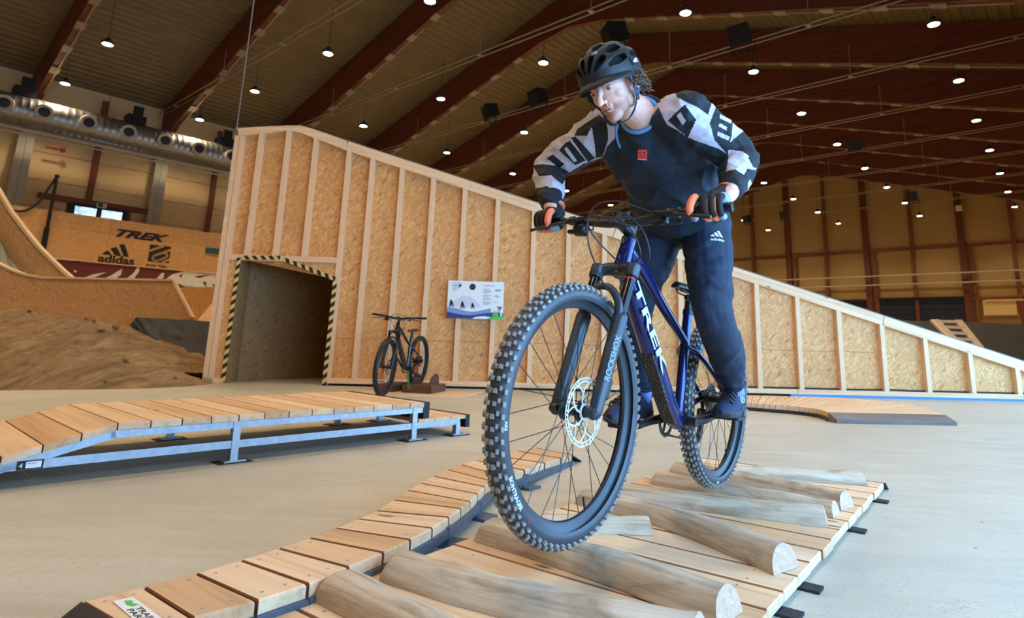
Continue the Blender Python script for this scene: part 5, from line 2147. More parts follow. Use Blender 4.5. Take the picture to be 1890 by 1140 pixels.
    for s in (-1, 1):
        m = MB()
        prof_ = [barp(s * y) for y in (.385, .382, .375, .30, .262, .258, .252)]
        m.tube(prof_, [.012, .017, .0160, .0155, .0155, .018, .018], 16)
        put(m, 'grip', pal['black'], bar, TS)
        # brake lever
        b = barp(s * .205)
        m = MB()
        m.tube([b + V3((0, -s * .010, 0)), b + V3((0, s * .010, 0))], .0165, 14)
        body = [b + V3((.018, s * .012, -.004)), b + V3((.030, s * .000, -.008)), b + V3((.032, -s * .040, -.006)), b + V3((.026, -s * .066, 0))]
        m.tube(body, [.010, .012, .011, .008], 12)
        lv = put(m, 'brake_body', pal['black'], bar, TS)
        m = MB()
        bl = catmull([b + V3((.036, s * .004, -.012)), b + V3((.054, s * .045, -.022)), b + V3((.062, s * .100, -.032)), b + V3((.066, s * .142, -.040))], 5)
        m.tube(bl, [.0065] * 6 + [.0055] * 8 + [.0065, .006], 10, squash=((0, 0, 1), 1.0))
        put(m, 'brake_lever', pal['bar'], bar, TS)
        # shifter pod below on the right, dropper lever on the left
        b = barp(s * .165)
        m = MB()
        if s < 0:
            m.obox(b + V3((.012, .008, -.034)), (.022, 0, 0), (0, .026, 0), (0, 0, .022), .010)
            m.obox(b + V3((.016, -.026, -.040)), (.014, 0, 0), (0, .016, 0), (0, 0, .007), .004)
            m.obox(b + V3((.004, -.008, -.016)), (.010, 0, 0), (0, .012, 0), (0, 0, .010), .004)
            m.tube([b + V3((0, -.008, 0)), b + V3((0, .008, 0))], .0165, 14)
        else:
            m.tube([b + V3((0, -.007, 0)), b + V3((0, .007, 0))], .0160, 14)
            m.obox(b + V3((.014, .004, -.026)), (.012, 0, 0), (0, .012, 0), (0, 0, .010), .004)
            m.tube(catmull([b + V3((.020, .006, -.032)), b + V3((.024, .030, -.040)), b + V3((.014, .058, -.036)), b + V3((.004, .062, -.026)), b + V3((.006, .040, -.026))], 4), .0028, 8)
            m.obox(b + V3((.018, -.012, -.034)), (.006, 0, 0), (0, .016, 0), (0, 0, .006), .003)
        put(m, 'shifter' if s < 0 else 'dropper_lever', pal['black'], bar, TS)
    if detail:
        mb = text_mb('Line Pro', barp(.145) + V3((.0165, 0, .004)), unit(barp(.22) - barp(.14)), (0, 0, 1), .016, .0006, width=.055)
        put(mb, 'lettering', 'frame_print', bar, TS, False)
        for txt, y in (('Bontrager', -.125),):
            pass
    # cables and hoses
    cab = []
    bl_, br_ = barp(.205) + V3((.030, -.070, -.002)), barp(-.205) + V3((.030, .070, -.002))
    dl_, sr_ = barp(.165) + V3((.018, -.030, -.034)), barp(-.165) + V3((.014, .036, -.034))
    htl, htr = axp(.47) + V3((.004, .032, 0)), axp(.49) + V3((.01, -.030, 0))
    cab.append([bl_, bl_ + V3((.030, -.06, .022)), bc + V3((.075, .03, .055)), bc + V3((.080, -.045, .050)), bc + V3((.075, -.085, .005)), bc + V3((.065, -.085, -.075)), axp(.47) + V3((.095, -.055, 0)), foot - f_ax * -.02 + u_ax * .40 + V3((.02, .020, 0)), foot + f_ax * .010 + u_ax * .37 + V3((0, .060, 0)), foot - f_ax * .020 + u_ax * .25 + V3((0, .084, 0)), foot - f_ax * .050 + u_ax * .13 + V3((0, .066, 0))])
    cab.append([br_, br_ + V3((.030, .05, -.002)), bc + V3((.062, -.02, .010)), bc + V3((.060, .040, -.012)), bc + V3((.045, .080, -.055)), bc + V3((.010, .088, -.115)), htl + V3((-.02, .012, .01)), htl + V3((-.045, 0, -.03))])
    cab.append([sr_, sr_ + V3((.025, .04, -.008)), bc + V3((.070, -.06, -.015)), bc + V3((.085, .010, .018)), bc + V3((.070, .070, .005)), bc + V3((.040, .116, -.055)), bc + V3((-.010, .110, -.130)), htl + V3((-.03, .010, -.01))])
    cab.append([dl_, dl_ + V3((.020, -.05, -.006)), bc + V3((.070, .045, -.022)), bc + V3((.085, -.020, .002)), bc + V3((.080, -.075, .020)), bc + V3((.070, -.088, -.010)), bc + V3((.055, -.066, -.060)), htr])
    for pts_ in cab:
        m = MB()
        m.tube(catmull(pts_, 7), .0026 if detail else .0035, 8)
        put(m, 'cable', 'cable_black', bar, TS)

    # ------------------------------------------------------------ seat
    m = MB()
    m.tube([ST1 - unit(ST1 - BBp) * .002, ST1 + V3((-.002, 0, .018)), ST1 + V3((-.004, 0, .022)), ST1 + V3((-.008, 0, .055)), ST1 + V3((-.009, 0, .062))], [.0205, .0205, .0165, .0165, .0140], 18)
    post = put(m, 'seat_post', pal['black'])
    m = MB()
    m.lathe(ST1 + V3((0, 0, -.004)), unit(ST1 - BBp), [(.0215, 0), (.0225, .003), (.0225, .014), (.0215, .017)], 20)
    m.obox(ST1 + V3((-.022, 0, .006)), (.008, 0, 0), (0, .010, 0), (0, 0, .007), .002)
    put(m, 'seat_clamp', pal['black'], post)
    m = MB()
    sh = ST1 + V3((-.010, 0, .068))
    m.obox(sh, (.018, 0, 0), (0, .016, 0), (0, 0, .010), .004)
    for s in (-1, 1):
        m.tube(catmull([sh + V3((.11, s * .010, .022)), sh + V3((.06, s * .020, .012)), sh + V3((-.04, s * .022, .010)), sh + V3((-.10, s * .032, .030))], 4), .0035, 8)
        m.cyl(sh + V3((.02 * s, 0, .012)), sh + V3((.02 * s, 0, -.016)), .004, n=8)
    put(m, 'saddle_rail', pal['black'], post)
    rows = []
    NS = 22
    for i in range(NS + 1):
        t = i / NS                                        # nose -> tail
        x = .165 - .285 * t
        hwid = float(np.interp(t, [0, .04, .15, .4, .65, .85, .96, 1], [.004, .016, .021, .028, .054, .072, .066, .040]))
        zc = float(np.interp(t, [0, .1, .5, .8, 1], [.036, .044, .042, .046, .056]))
        th = float(np.interp(t, [0, .1, .6, 1], [.010, .018, .022, .014]))
        row = []
        for kq in range(16):
            a = 2 * pi * kq / 16
            zz_ = sin(a)
            row.append(sh + V3((x, cos(a) * hwid, zc + (zz_ * th * .5 if zz_ > 0 else zz_ * th) - .010 * (abs(cos(a)) ** 2))))
        rows.append(row)
    m = MB()
    m.grid(rows, closed_u=True)
    m.add(rows[0], [tuple(range(16))])
    m.add(rows[-1], [tuple(range(16))[::-1]])
    put(m, 'saddle', pal['saddle'])

    # ------------------------------------------------------------ drivetrain
    pedL = V3((.252, .142, -.046)) if crank is None else crank[0]
    pedR = V3((.588, -.142, -.090)) if crank is None else crank[1]
    ck = None
    m = MB()
    Rr = .066
    yc_ = -.050
    n = 32
    cR = V3((BBp[0], yc_, BBp[2]))
    m.lathe(cR - V3((0, .002, 0)), (0, 1, 0), [(Rr - .012, 0), (Rr, .0005), (Rr, .0032), (Rr - .012, .004)], 48, closed=True)
    for q in range(n):
        a = 2 * pi * q / n
        e = V3((cos(a), 0, sin(a)))
        m.obox(cR + e * (Rr + .002), e * .004, np.cross(e, (0, 1, 0)) * .0025, (0, .0011, 0))
    for q in range(4):
        a = 2 * pi * q / 4 + .5
        e = V3((cos(a), 0, sin(a)))
        m.bar(cR, cR + e * (Rr - .006), .004, .014, up=np.cross(e, (0, 1, 0)))
    ck = put(m, 'chainring', pal['black'], smooth=False)
    for ped, s in ((pedL, 1), (pedR, -1)):
        a, b = BBp + V3((0, s * .062, 0)), V3((ped[0], s * .088, ped[2]))
        m = MB()
        ca = catmull([a, a * .55 + b * .45 + V3((0, s * .010, 0)), b], 6)
        m.tube(ca, [.0185 - .004 * i / 12 for i in range(13)], 14, squash=((0, 1, 0), .62))
        m.tube([a - V3((0, s * .022, 0)), a + V3((0, s * .014, 0))], .0165, 16)
        m.tube([b, b + V3((0, s * .010, 0))], .013, 14)
        put(m, 'crank_arm', pal['black'])
        pc = V3((ped[0], s * .146, ped[2]))
        m = MB()
        tilt = .18 if s < 0 else .0
        ex, ez = V3((cos(tilt), 0, -sin(tilt))), V3((sin(tilt), 0, cos(tilt)))
        m.cyl(b, pc + V3((0, s * .045, 0)), .0065, n=10)
        for dx in (-.046, .046):
            m.obox(pc + ex * dx, ex * .0065, (0, .046, 0), ez * .0075, .002)
        for dy in (-.044, .044):
            m.obox(pc + V3((0, dy, 0)), ex * .046, (0, .006, 0), ez * .0075, .002)
        m.obox(pc, ex * .010, (0, .046, 0), ez * .0085, .003)
        for d_ in (-1, 1):
            m.bar(pc - ex * .044 + V3((0, d_ * .040, 0)), pc + ex * .044 - V3((0, d_ * .040, 0)), .007, .010)
        for px_ in (-.046, 0, .046):
            for py_ in (-.036, .036):
                q = pc + ex * px_ + V3((0, py_, 0))
                m.cyl(q - ez * .0115, q + ez * .0115, .0018, n=6)
        put(m, 'pedal', pal['black'])
    # rear mech and chain on the right side
    dh = V3((-.005, -.062, -.045))
    j1, j2 = V3((.012, -.058, -.098)), V3((.055, -.056, -.168))
    m = MB()
    m.bar(V3((0, -.066, -.012)), dh, .010, .016, bevel=.003)
    m.bar(dh, j1 + V3((0, -.004, .01)), .020, .026, bevel=.005)
    m.obox(dh + V3((.01, -.010, -.02)), (.018, 0, 0), (0, .010, 0), (0, 0, .018), .006)
    for y_ in (-.008, .006):
        m.bar(j1 + V3((0, y_, 0)), j2 + V3((0, y_, 0)), .003, .022, up=(1, 0, .4))
    for j in (j1, j2):
        m.lathe(j - V3((0, .003, 0)), (0, 1, 0), [(.008, 0), (.018, .001), (.018, .005), (.008, .006)], 20, closed=True)
    put(m, 'rear_derailleur', pal['black'], smooth=False)
    m = MB()
    yc2 = -.044
    tp = V3((-.006, yc2, .034))
    loop = [V3((BBp[0] + .01, yc_, BBp[2] + Rr)), V3((BBp[0] * .5, yc2 - .003, (BBp[2] + Rr) * .5 + .017)), tp, V3((-.034, yc2, .006)), V3((-.028, yc2, -.024)), V3((-.004, yc2 - .006, -.060)), j1 + V3((.018, .0, .002)), j2 + V3((-.017, 0, -.002)), j2 + V3((.006, 0, -.018)), V3((BBp[0] * .55, -.053, -.158)), V3((BBp[0] - .02, yc_, BBp[2] - Rr + .002)), V3((BBp[0] + .045, yc_, BBp[2] - .048)), V3((BBp[0] + Rr, yc_, BBp[2] - .004)), V3((BBp[0] + .048, yc_, BBp[2] + .045))]
    m.tube(catmull(loop, 8, closed=True), .0042, 6, closed=True, squash=((0, 1, 0), .8))
    put(m, 'chain', 'chain_steel', smooth=False)
    m = MB()
    m.obox(V3((.062, .050, .060)), (.026, 0, .010), (0, .014, 0), (-.008, 0, .016), .005)
    put(m, 'rear_calliper', pal['black'], smooth=False)
    return root, T, TS, barp

BO = V3((.788, 2.868, .463))
BM_ = bike_axes(radians(234.839), radians(2.149), radians(1.862))
pal1 = dict(rim='rim_black', tyre='tyre_rubber', knob='tread_knob', black='bike_black', rotor='rotor_steel', paint='blue_paint', fork='fork_black', bar='bar_black', saddle='saddle_black')
bike, BT, BTS, barp1 = make_bike('mountain_bike', 'blue mountain bike ridden over the logs, in the foreground', BO, BM_, radians(-1.654), 1.20, pal1)
pal2 = dict(rim='bike_black', tyre='bike_black', knob='tread_knob_dark', black='bike_black', rotor='rotor_dark', paint='dark_paint', fork='bike_black', bar='bike_black', saddle='saddle_black')
yaw2 = radians(260)
M2 = bike_axes(yaw2, radians(2.0), radians(-2.2))
k2 = .90
fc2 = onz(706, 731.5, .012)
O2 = fc2 - (M2 @ V3((1.17, 0, -.372))) * k2
bike2, *_ = make_bike('parked_bike', 'dark mountain bike parked in the wooden stand beside the ramp wall', O2, M2, radians(4), 1.17, pal2, k2, crank=(V3((.30, .142, -.18)), V3((.54, -.142, .044))), detail=False)
# green lock strap round the parked bike's frame
m = MB()
q = O2 + M2 @ (V3((.44, .03, -.10)) * k2)
for i in range(2):
    d = V3((.010 * i + .004, -.012 - .004 * i, 0))
    m.tube(catmull([q + d * .3, q + d + V3((0, 0, -.06)), q + d * 2.0 + V3((.0, 0, -.16)), q + d * 2.8 + V3((.02, -.02, -.225))], 4), .006, 6)
tag(m.build('lock_strap', 'lock_green', smooth=True), 'green strap hanging from the parked bike frame', 'strap')
# ================================================================== RIDER
from mathutils.bvhtree import BVHTree
plain('jersey_dark', (17, 38, 54), 0.75, 0.0, 0.10, 30, bump=0.25)
plain('jersey_lilac', (196, 190, 204), 0.75, 0.0, 0.05, 30, bump=0.25)
plain('jersey_black', (18, 26, 34), 0.75, 0.0, 0.12, 30, bump=0.25)
plain('trouser_navy', (16, 34, 56), 0.72, 0.0, 0.12, 30, bump=0.25)
plain('collar_blue', (96, 150, 206), 0.8, 0.0, 0.05, 60)
plain('glove_black', (20, 24, 28), 0.7, 0.0, 0.15, 60, bump=0.3)
plain('glove_orange', (255, 128, 84), 0.65, 0.0, 0.06, 60)
plain('glove_grey', (146, 158, 176), 0.7, 0.0, 0.08, 60)
plain('helmet_black', (23, 27, 30), 0.55, 0.0, 0.10, 30)
plain('helmet_foam', (12, 13, 14), 0.9, 0.0, 0.15, 60)
plain('strap_navy', (40, 66, 92), 0.7, 0.0, 0.15, 90)
plain('hair_brown', (92, 62, 40), 0.55, 0.0, 0.30, 120)
plain('eye_white', (196, 190, 184), 0.3, 0.0, 0.03, 60)
plain('eye_iris', (92, 104, 112), 0.25, 0.0, 0.2, 300)
plain('lip', (196, 118, 108), 0.5, 0.0, 0.06, 120)
plain('brow_hair', (100, 70, 50), 0.7, 0.0, 0.2, 200)
plain('shoe_navy', (22, 36, 70), 0.7, 0.0, 0.15, 50, bump=0.3)
plain('shoe_sole', (26, 34, 46), 0.6, 0.0, 0.15, 40)
plain('sock_blue', (130, 150, 226), 0.8, 0.0, 0.06, 60)
plain('print_pale', (222, 228, 240), 0.6, 0.0, 0.03, 30)
plain('print_red', (232, 70, 58), 0.6, 0.0, 0.04, 30)
def skin_mat():
    t = NT('skin')
    at = t.node('ShaderNodeAttribute', attribute_name='beard')
    n = t.noise(t.coord(), 70, 4)
    base = t.ramp(n, [(.3, srgb(222, 164, 142)), (.7, srgb(238, 186, 164))])
    st = t.noise(t.coord(), 420, 2, .8)
    msk = t.node('ShaderNodeMath', operation='MULTIPLY')
    t.link(at.outputs['Fac'], msk.inputs[0])
    r = t.ramp(st, [(.35, (.45, .45, .45, 1)), (.65, (1, 1, 1, 1))])
    t.link(r, msk.inputs[1])
    col = t.mix(msk.outputs[0], base, srgb(150, 104, 80))
    t.set(col, .48, Subsurface_Weight=.12, Subsurface_Scale=.006)
    MATS['skin'] = t.m
skin_mat()

def remesh(mb, voxel, smooth=6, factor=.5, subdiv=0):
    """fuse the overlapping closed shapes of mb into one skin; returns (verts, faces)"""
    me = bpy.data.meshes.new('fuse')
    me.from_pydata([tuple(p) for p in mb.v], [], mb.f)
    ob = bpy.data.objects.new('fuse', me)
    COL.objects.link(ob)
    r = ob.modifiers.new('r', 'REMESH')
    r.mode = 'VOXEL'
    r.voxel_size = voxel
    s = ob.modifiers.new('s', 'SMOOTH')
    s.factor = factor
    s.iterations = smooth
    if subdiv:
        d = ob.modifiers.new('d', 'SUBSURF')
        d.levels = subdiv
        d.render_levels = subdiv
    bpy.context.view_layer.update()
    dg = bpy.context.evaluated_depsgraph_get()
    e = ob.evaluated_get(dg)
    m2 = e.to_mesh()
    n = len(m2.vertices)
    co = np.empty(n * 3)
    m2.vertices.foreach_get('co', co)
    no = np.empty(n * 3)
    m2.vertices.foreach_get('normal', no)
    fs = [list(p.vertices) for p in m2.polygons]
    e.to_mesh_clear()
    bpy.data.objects.remove(ob)
    bpy.data.meshes.remove(me)
    return co.reshape(-1, 3), no.reshape(-1, 3), fs

def raw(co, fs, mi=None):
    mb = MB()
    mb.v = [p for p in co]
    mb.g = [p for p in co]
    mb.f = fs
    mb.mi = list(mi) if mi is not None else [0] * len(fs)
    return mb
def chain(mb, pts_, rs, n=18, ends=True, squash=None):
    cp = catmull(pts_, 5)
    rr = [float(np.interp(i / 5, range(len(rs)), rs)) for i in range(len(cp))]
    mb.tube(cp, rr, n, squash=squash)
    if ends:
        mb.ell(cp[0], rr[0], rr[0], rr[0], n=14, m=8)
        mb.ell(cp[-1], rr[-1], rr[-1], rr[-1], n=14, m=8)
    return mb
def oell(mb, c, r, X, Y, n=24, m=14):
    X = unit(X)
    Y = unit(V3(Y) - X * np.dot(X, Y))
    return mb.ell(c, r[0], r[1], r[2], axes=(X, Y, np.cross(X, Y)), n=n, m=m)
def wrinkle(co, no, amp, sc, aniso=(1, 1, 1), seed=0.0, pow_=1.0):
    out = co.copy()
    for i in range(len(co)):
        p = co[i]
        q = Vector((p[0] * sc * aniso[0] + seed, p[1] * sc * aniso[1], p[2] * sc * aniso[2]))
        v = mnoise.fractal(q, 1.0, 2.1, 3)
        v = 1 - abs(v) * 2.2                              # ridged: cloth folds
        out[i] = p + no[i] * amp * v
    return out

# joints, in the bike's own frame (x forward, y left, z up from the rear axle)
J = dict(hipL=(.425, .095, .705), hipR=(.425, -.095, .705), kneeL=(.575, .190, .355), ankL=(.235, .150, .062),
         kneeR=(.505, -.172, .335), ankR=(.450, -.142, .010), pelvis=(.415, 0, .745), waist=(.535, 0, .825), chest=(.700, 0, .955), neck=(.835, 0, 1.055),
         shL=(.835, .178, 1.020), shR=(.795, -.185, 1.045), elL=(.700, .318, .890), elR=(.780, -.452, .905),
         wrL=(.868, .352, .726), wrR=(.905, -.345, .712), hand=(1.02, 0, 1.09))
J = {k_: BT(v) for k_, v in J.items()}
fwd, lft, upv = BM_[:, 0], BM_[:, 1], BM_[:, 2]
def off(p, f=0, l=0, u=0):
    return V3(p) + fwd * f + lft * l + upv * u
rider = thing('person', 'rider with black helmet and lilac patterned sleeves standing on the blue bike pedals', 'person', BT((.42, 0, -.40)))

# head frame
HO = onplane(1131, 159, BT((1.035, 0, 1.07)), lft)         # between the ears
hyaw, hpit, hroll = radians(230), radians(-30), radians(8)
hX = V3((cos(hyaw) * cos(hpit), sin(hyaw) * cos(hpit), sin(hpit)))
hY = unit(np.cross(ZX, hX))
hZ = np.cross(hX, hY)
hY, hZ = hY * cos(hroll) + hZ * sin(hroll), hZ * cos(hroll) - hY * sin(hroll)
HK = 1.0
def hd(x, y, z):
    return HO + (hX * x + hY * y + hZ * z) * HK

# ------------------------------------------------------------ body: one continuous skin
m = MB()
def hell(c, r):
    m.ell(hd(*c), r[0] * HK, r[1] * HK, r[2] * HK, axes=(hX, hY, hZ), n=22, m=14)
hell((-.015, 0, .036), (.098, .076, .086))
hell((.030, 0, -.010), (.062, .064, .080))
hell((.026, 0, -.062), (.052, .056, .044))
hell((.058, 0, -.092), (.030, .030, .024))
hell((.075, 0, -.101), (.015, .018, .014))
for s in (-1, 1):
    hell((.050, s * .038, -.026), (.026, .022, .022))
    hell((.010, s * .050, -.058), (.034, .014, .034))
    hell((.078, s * .030, .024), (.016, .026, .010))
    hell((-.012, s * .076, -.012), (.016, .008, .030))
    hell((.102, s * .0115, -.040), (.010, .008, .008))
m.tube([hd(.082, 0, .014), hd(.098, 0, -.006), hd(.112, 0, -.026), hd(.120, 0, -.038)], [.008, .0085, .0105, .0115], 12)
hell((.119, 0, -.039), (.011, .012, .011))
hell((.090, 0, -.062), (.012, .024, .012))
nk0, nk1 = off(J['neck'], -.02, 0, -.02), hd(-.022, 0, -.052)
m.tube([nk0, nk0 * .5 + nk1 * .5, nk1], [.062, .057, .056], 18)
chain(m, [J['pelvis'], J['waist'], J['chest'], J['neck']], [.12, .11, .12, .07])
chain(m, [off(J['neck'], -.03, 0, -.02), J['shL'], J['elL'], J['wrL'], BTS(barp1(.318)) + upv * .028 - fwd * .03], [.06, .055, .042, .029, .026])
chain(m, [off(J['neck'], -.03, 0, -.02), J['shR'], J['elR'], J['wrR'], BTS(barp1(-.318)) + upv * .028 - fwd * .03], [.06, .055, .042, .029, .026])
chain(m, [J['pelvis'], J['hipL'], J['kneeL'], J['ankL'], off(BT((.30, .15, -.005)))], [.09, .065, .042, .024, .02])
chain(m, [J['pelvis'], J['hipR'], J['kneeR'], J['ankR'], off(BT((.63, -.142, -.045)))], [.09, .065, .042, .024, .02])
co, no, fs = remesh(m, .0032, 6, .5)
# stubble zone: jaw, chin, upper lip
H3 = np.stack([hX, hY, hZ], 0)
loc_ = (co - HO) @ H3.T
beard = np.zeros(len(co), np.float32)
for i, (x, y, z) in enumerate(loc_):
    if z < -.01 and z > -.14 and x > -.02:
        b = np.interp(-z, [.045, .062, .13], [0, 1, .8]) * np.interp(x, [-.02, .015], [0, 1])
        side = np.interp(abs(y), [.040, .056], [0, 1]) * np.interp(-z, [.0, .05], [.0, .8])
        lip = 1.0 if not (abs(y) < .022 and -.082 < z < -.056 and x > .085) else .25
        cheek = np.interp(abs(y), [0, .03, .05], [1, .75, 1])
        beard[i] = min(1.0, max(b * cheek, side * np.interp(x, [-.02, .03], [.6, 1])) * lip * 1.1)
mb = raw(co, fs)
body = mb.build('body', 'skin', rider, True)
at = body.data.attributes.new('beard', 'FLOAT', 'POINT')
at.data.foreach_set('value', beard)
bvh = BVHTree.FromPolygons([Vector(p) for p in co], fs)
def face_pt(y, z, lift=0.0):
    """point of the face surface in front of (y, z) of the head frame"""
    o_, d_ = hd(.2, y, z), -hX
    h = bvh.ray_cast(Vector(o_), Vector(d_))
    return V3(h[0]) + hX * lift if h[0] is not None else hd(.09, y, z)
# eyes, brows, lips
for s in (-1, 1):
    fp = face_pt(s * .0315, -.002)
    c = fp - hX * .0092
    m = MB()
    oell(m, c, (.0112, .0122, .0100), hX, hY)
    ey = m.build('eye', 'eye_white', rider, True)
    gz = unit(hX * 1.0 - hY * .15 - hZ * .15)
    m = MB()
    m.lathe(c + gz * .0100, gz, [(.0058, 0), (.0055, .0016), (.003, .0022)], 14)
    m.build('iris', 'eye_iris', ey, True)
    m = MB()
    m.lathe(c + gz * .0112, gz, [(.0028, 0), (.0024, .0014), (.001, .0016)], 12)
    m.build('pupil', 'print_black', ey, True)
    for up_, th in ((1, .0040), (-1, .0026)):
        m = MB()
        arc = []
        for q in range(9):
            a = -1.15 + 2.3 * q / 8
            arc.append(c + hY * sin(a) * .0145 + hZ * up_ * (cos(a) * (.0060 if up_ > 0 else .0066)) + hX * (.0075 * cos(a) + .0012))
        m.tube(arc, [.0012] + [th] * 7 + [.0012], 8)
        m.build('eyelid', 'skin', ey, True)
    m = MB()
    br_ = [face_pt(s * y, z, .0015) for y, z in ((.012, .013), (.022, .017), (.034, .018), (.046, .013))]
    m.tube(catmull(br_, 4), [.0022] + [.0042] * 8 + [.003, .0025, .002, .001], 8, squash=(tuple(hX), .6))
    m.build('eyebrow', 'brow_hair', rider, True)
for z, r, w in ((-.0640, .0032, .021), (-.0735, .0040, .018)):
    m = MB()
    lp = [face_pt(w * t, z - (.0012 if abs(t) > .6 else 0) + (.0012 if z > -.07 and .2 < abs(t) < .6 else 0), .0006) for t in (-1, -.75, -.4, 0, .4, .75, 1)]
    m.tube(catmull(lp, 4), [float(r * max(.25, 1 - abs(i / 12 - 1) ** 2.5)) for i in range(25)], 10)
    m.build('lip', 'lip', rider, True)
m = MB()
lp = [face_pt(.018 * t, -.0688, .0016) for t in (-1, -.5, 0, .5, 1)]
m.tube(catmull(lp, 3), .0016, 6)
m.build('mouth_line', 'print_black', rider, True)
for s in (-1, 1):
    m = MB()
    ec = hd(-.012, s * .083, -.012)
    m.tube(catmull([ec + hX * .012 * cos(a) * 1.0 + hZ * .028 * sin(a) + hY * s * .002 for a in [q * .55 - 1.3 for q in range(10)]], 3), .0042, 8)
    m.build('ear_rim', 'skin', rider, True)
# hair: curls below the helmet at the back and sides
random.seed(21)
m = MB()
for i in range(190):
    a = random.uniform(1.25, 5.03)                        # round the back of the head
    z0 = random.uniform(-.030, .030)
    ry, rx = .078, .100
    p = V3((cos(a) * rx - .015, sin(a) * ry, z0 + .012))
    d = V3((cos(a), sin(a), 0))
    L = random.uniform(.03, .062) * (1.0 if abs(a - pi) < 1.3 else .7)
    turns = random.uniform(.8, 1.9)
    rad = random.uniform(.005, .013)
    ph = random.uniform(0, 6.3)
    pts_ = []
    for j in range(8):
        t = j / 7
        q = p + d * (.004 + .022 * t) + V3((0, 0, -L * t))
        q = q + V3((cos(ph + turns * 6.28 * t) * rad, sin(ph + turns * 6.28 * t) * rad, 0)) * t
        pts_.append(hd(*q))
    m.tube(pts_, [.0034, .0036, .0036, .0034, .0032, .0028, .0022, .0010], 5)
hair = m.build('hair', 'hair_brown', rider, True, kind='stuff')
random.seed(5)

# ------------------------------------------------------------ helmet
HC = (-.012, 0, .040)
HRX, HRY, HRZ = .134, .102, .108
def rim_z(phi):                                           # lower edge, front high, back low
    return .012 + .020 * cos(phi) - .014 * max(0, -cos(phi))
def shell_pt(phi, t, k=1.0):
    """t=0 at the rim, 1 at the crown"""
    z0 = (rim_z(phi) - HC[2]) / HRZ
    th0 = math.asin(max(-.95, min(.95, z0)))
    th = th0 + (pi / 2 - th0) * t
    c_ = max(0.0, cos(th)) ** .92
    bulge = 1.0 + .05 * (1 if cos(phi) < 0 else 0) * (-cos(phi)) * (1 - t)
    return V3((HC[0] + HRX * k * c_ * cos(phi) * bulge, HC[1] + HRY * k * c_ * sin(phi), HC[2] + HRZ * k * sin(th)))
def in_vent(p):
    n = V3(((p[0] - HC[0]) / HRX, (p[1] - HC[1]) / HRY, (p[2] - HC[2]) / HRZ))
    n = n / np.linalg.norm(n)
    al = math.degrees(math.atan2(n[1], n[2]))             # across
    be = math.degrees(math.asin(max(-1, min(1, n[0]))))   # fore and aft
    for ac, w, segs_ in ((16, 10, ((8, 33), (41, 76), (-30, -2), (-62, -38))), (46, 10, ((2, 30), (38, 70), (-38, -8), (-64, -46))), (72, 7.5, ((8, 46), (-40, -4)))):
        for sgn in (-1, 1):
            dx = al - sgn * ac
            for b0, b1 in segs_:
                if b0 < be < b1:
                    f = (be - b0) / (b1 - b0)
                    ww = w * (.55 + .45 * sin(pi * min(1, max(0, f)))) 
                    if abs(dx) < ww:
                        return True
    return False
NP, NTT = 180, 60
P = [[shell_pt(2 * pi * i / NP, j / NTT) for i in range(NP)] for j in range(NTT)]
me_v, me_f = [], []
for row in P:
    me_v += row
me_v.append(V3((HC[0], 0, HC[2] + HRZ)))
for j in range(NTT - 1):
    for i in range(NP):
        i2 = (i + 1) % NP
        q = (P[j][i] + P[j][i2] + P[j + 1][i] + P[j + 1][i2]) / 4
        if j > 1 and in_vent(q):
            continue
        me_f.append([j * NP + i, j * NP + i2, (j + 1) * NP + i2, (j + 1) * NP + i])
for i in range(NP):
    me_f.append([(NTT - 1) * NP + i, (NTT - 1) * NP + (i + 1) % NP, len(me_v) - 1])
# raised ribs: sculpt a gentle ridge between the vent rows
for idx, p in enumerate(me_v):
    n = V3(((p[0] - HC[0]) / HRX, (p[1] - HC[1]) / HRY, (p[2] - HC[2]) / HRZ))
    n = n / np.linalg.norm(n)
    al = math.degrees(math.atan2(n[1], n[2]))
    rid = cos(radians(al * 12)) * .5 + .5
    if n[2] > .12:
        me_v[idx] = p + n * .0045 * rid * min(1, (n[2] - .12) * 4)
tmp = bpy.data.meshes.new('t')
tmp.from_pydata([tuple(p) for p in me_v], [], me_f)
tob = bpy.data.objects.new('t', tmp)
COL.objects.link(tob)
sm = tob.modifiers.new('sm', 'SMOOTH')
sm.factor, sm.iterations = .5, 3
so = tob.modifiers.new('so', 'SOLIDIFY')
so.thickness, so.offset = .020, -1
bpy.context.view_layer.update()
ev = tob.evaluated_get(bpy.context.evaluated_depsgraph_get())
m2 = ev.to_mesh()
co = [V3(v.co) for v in m2.vertices]
fs = [list(p.vertices) for p in m2.polygons]
ev.to_mesh_clear()
bpy.data.objects.remove(tob)
bpy.data.meshes.remove(tmp)
mb = raw([hd(*p) for p in co], fs)
helmet = mb.build('helmet', 'helmet_black', rider, True, 42, label='black bicycle helmet with long vents and a short visor')
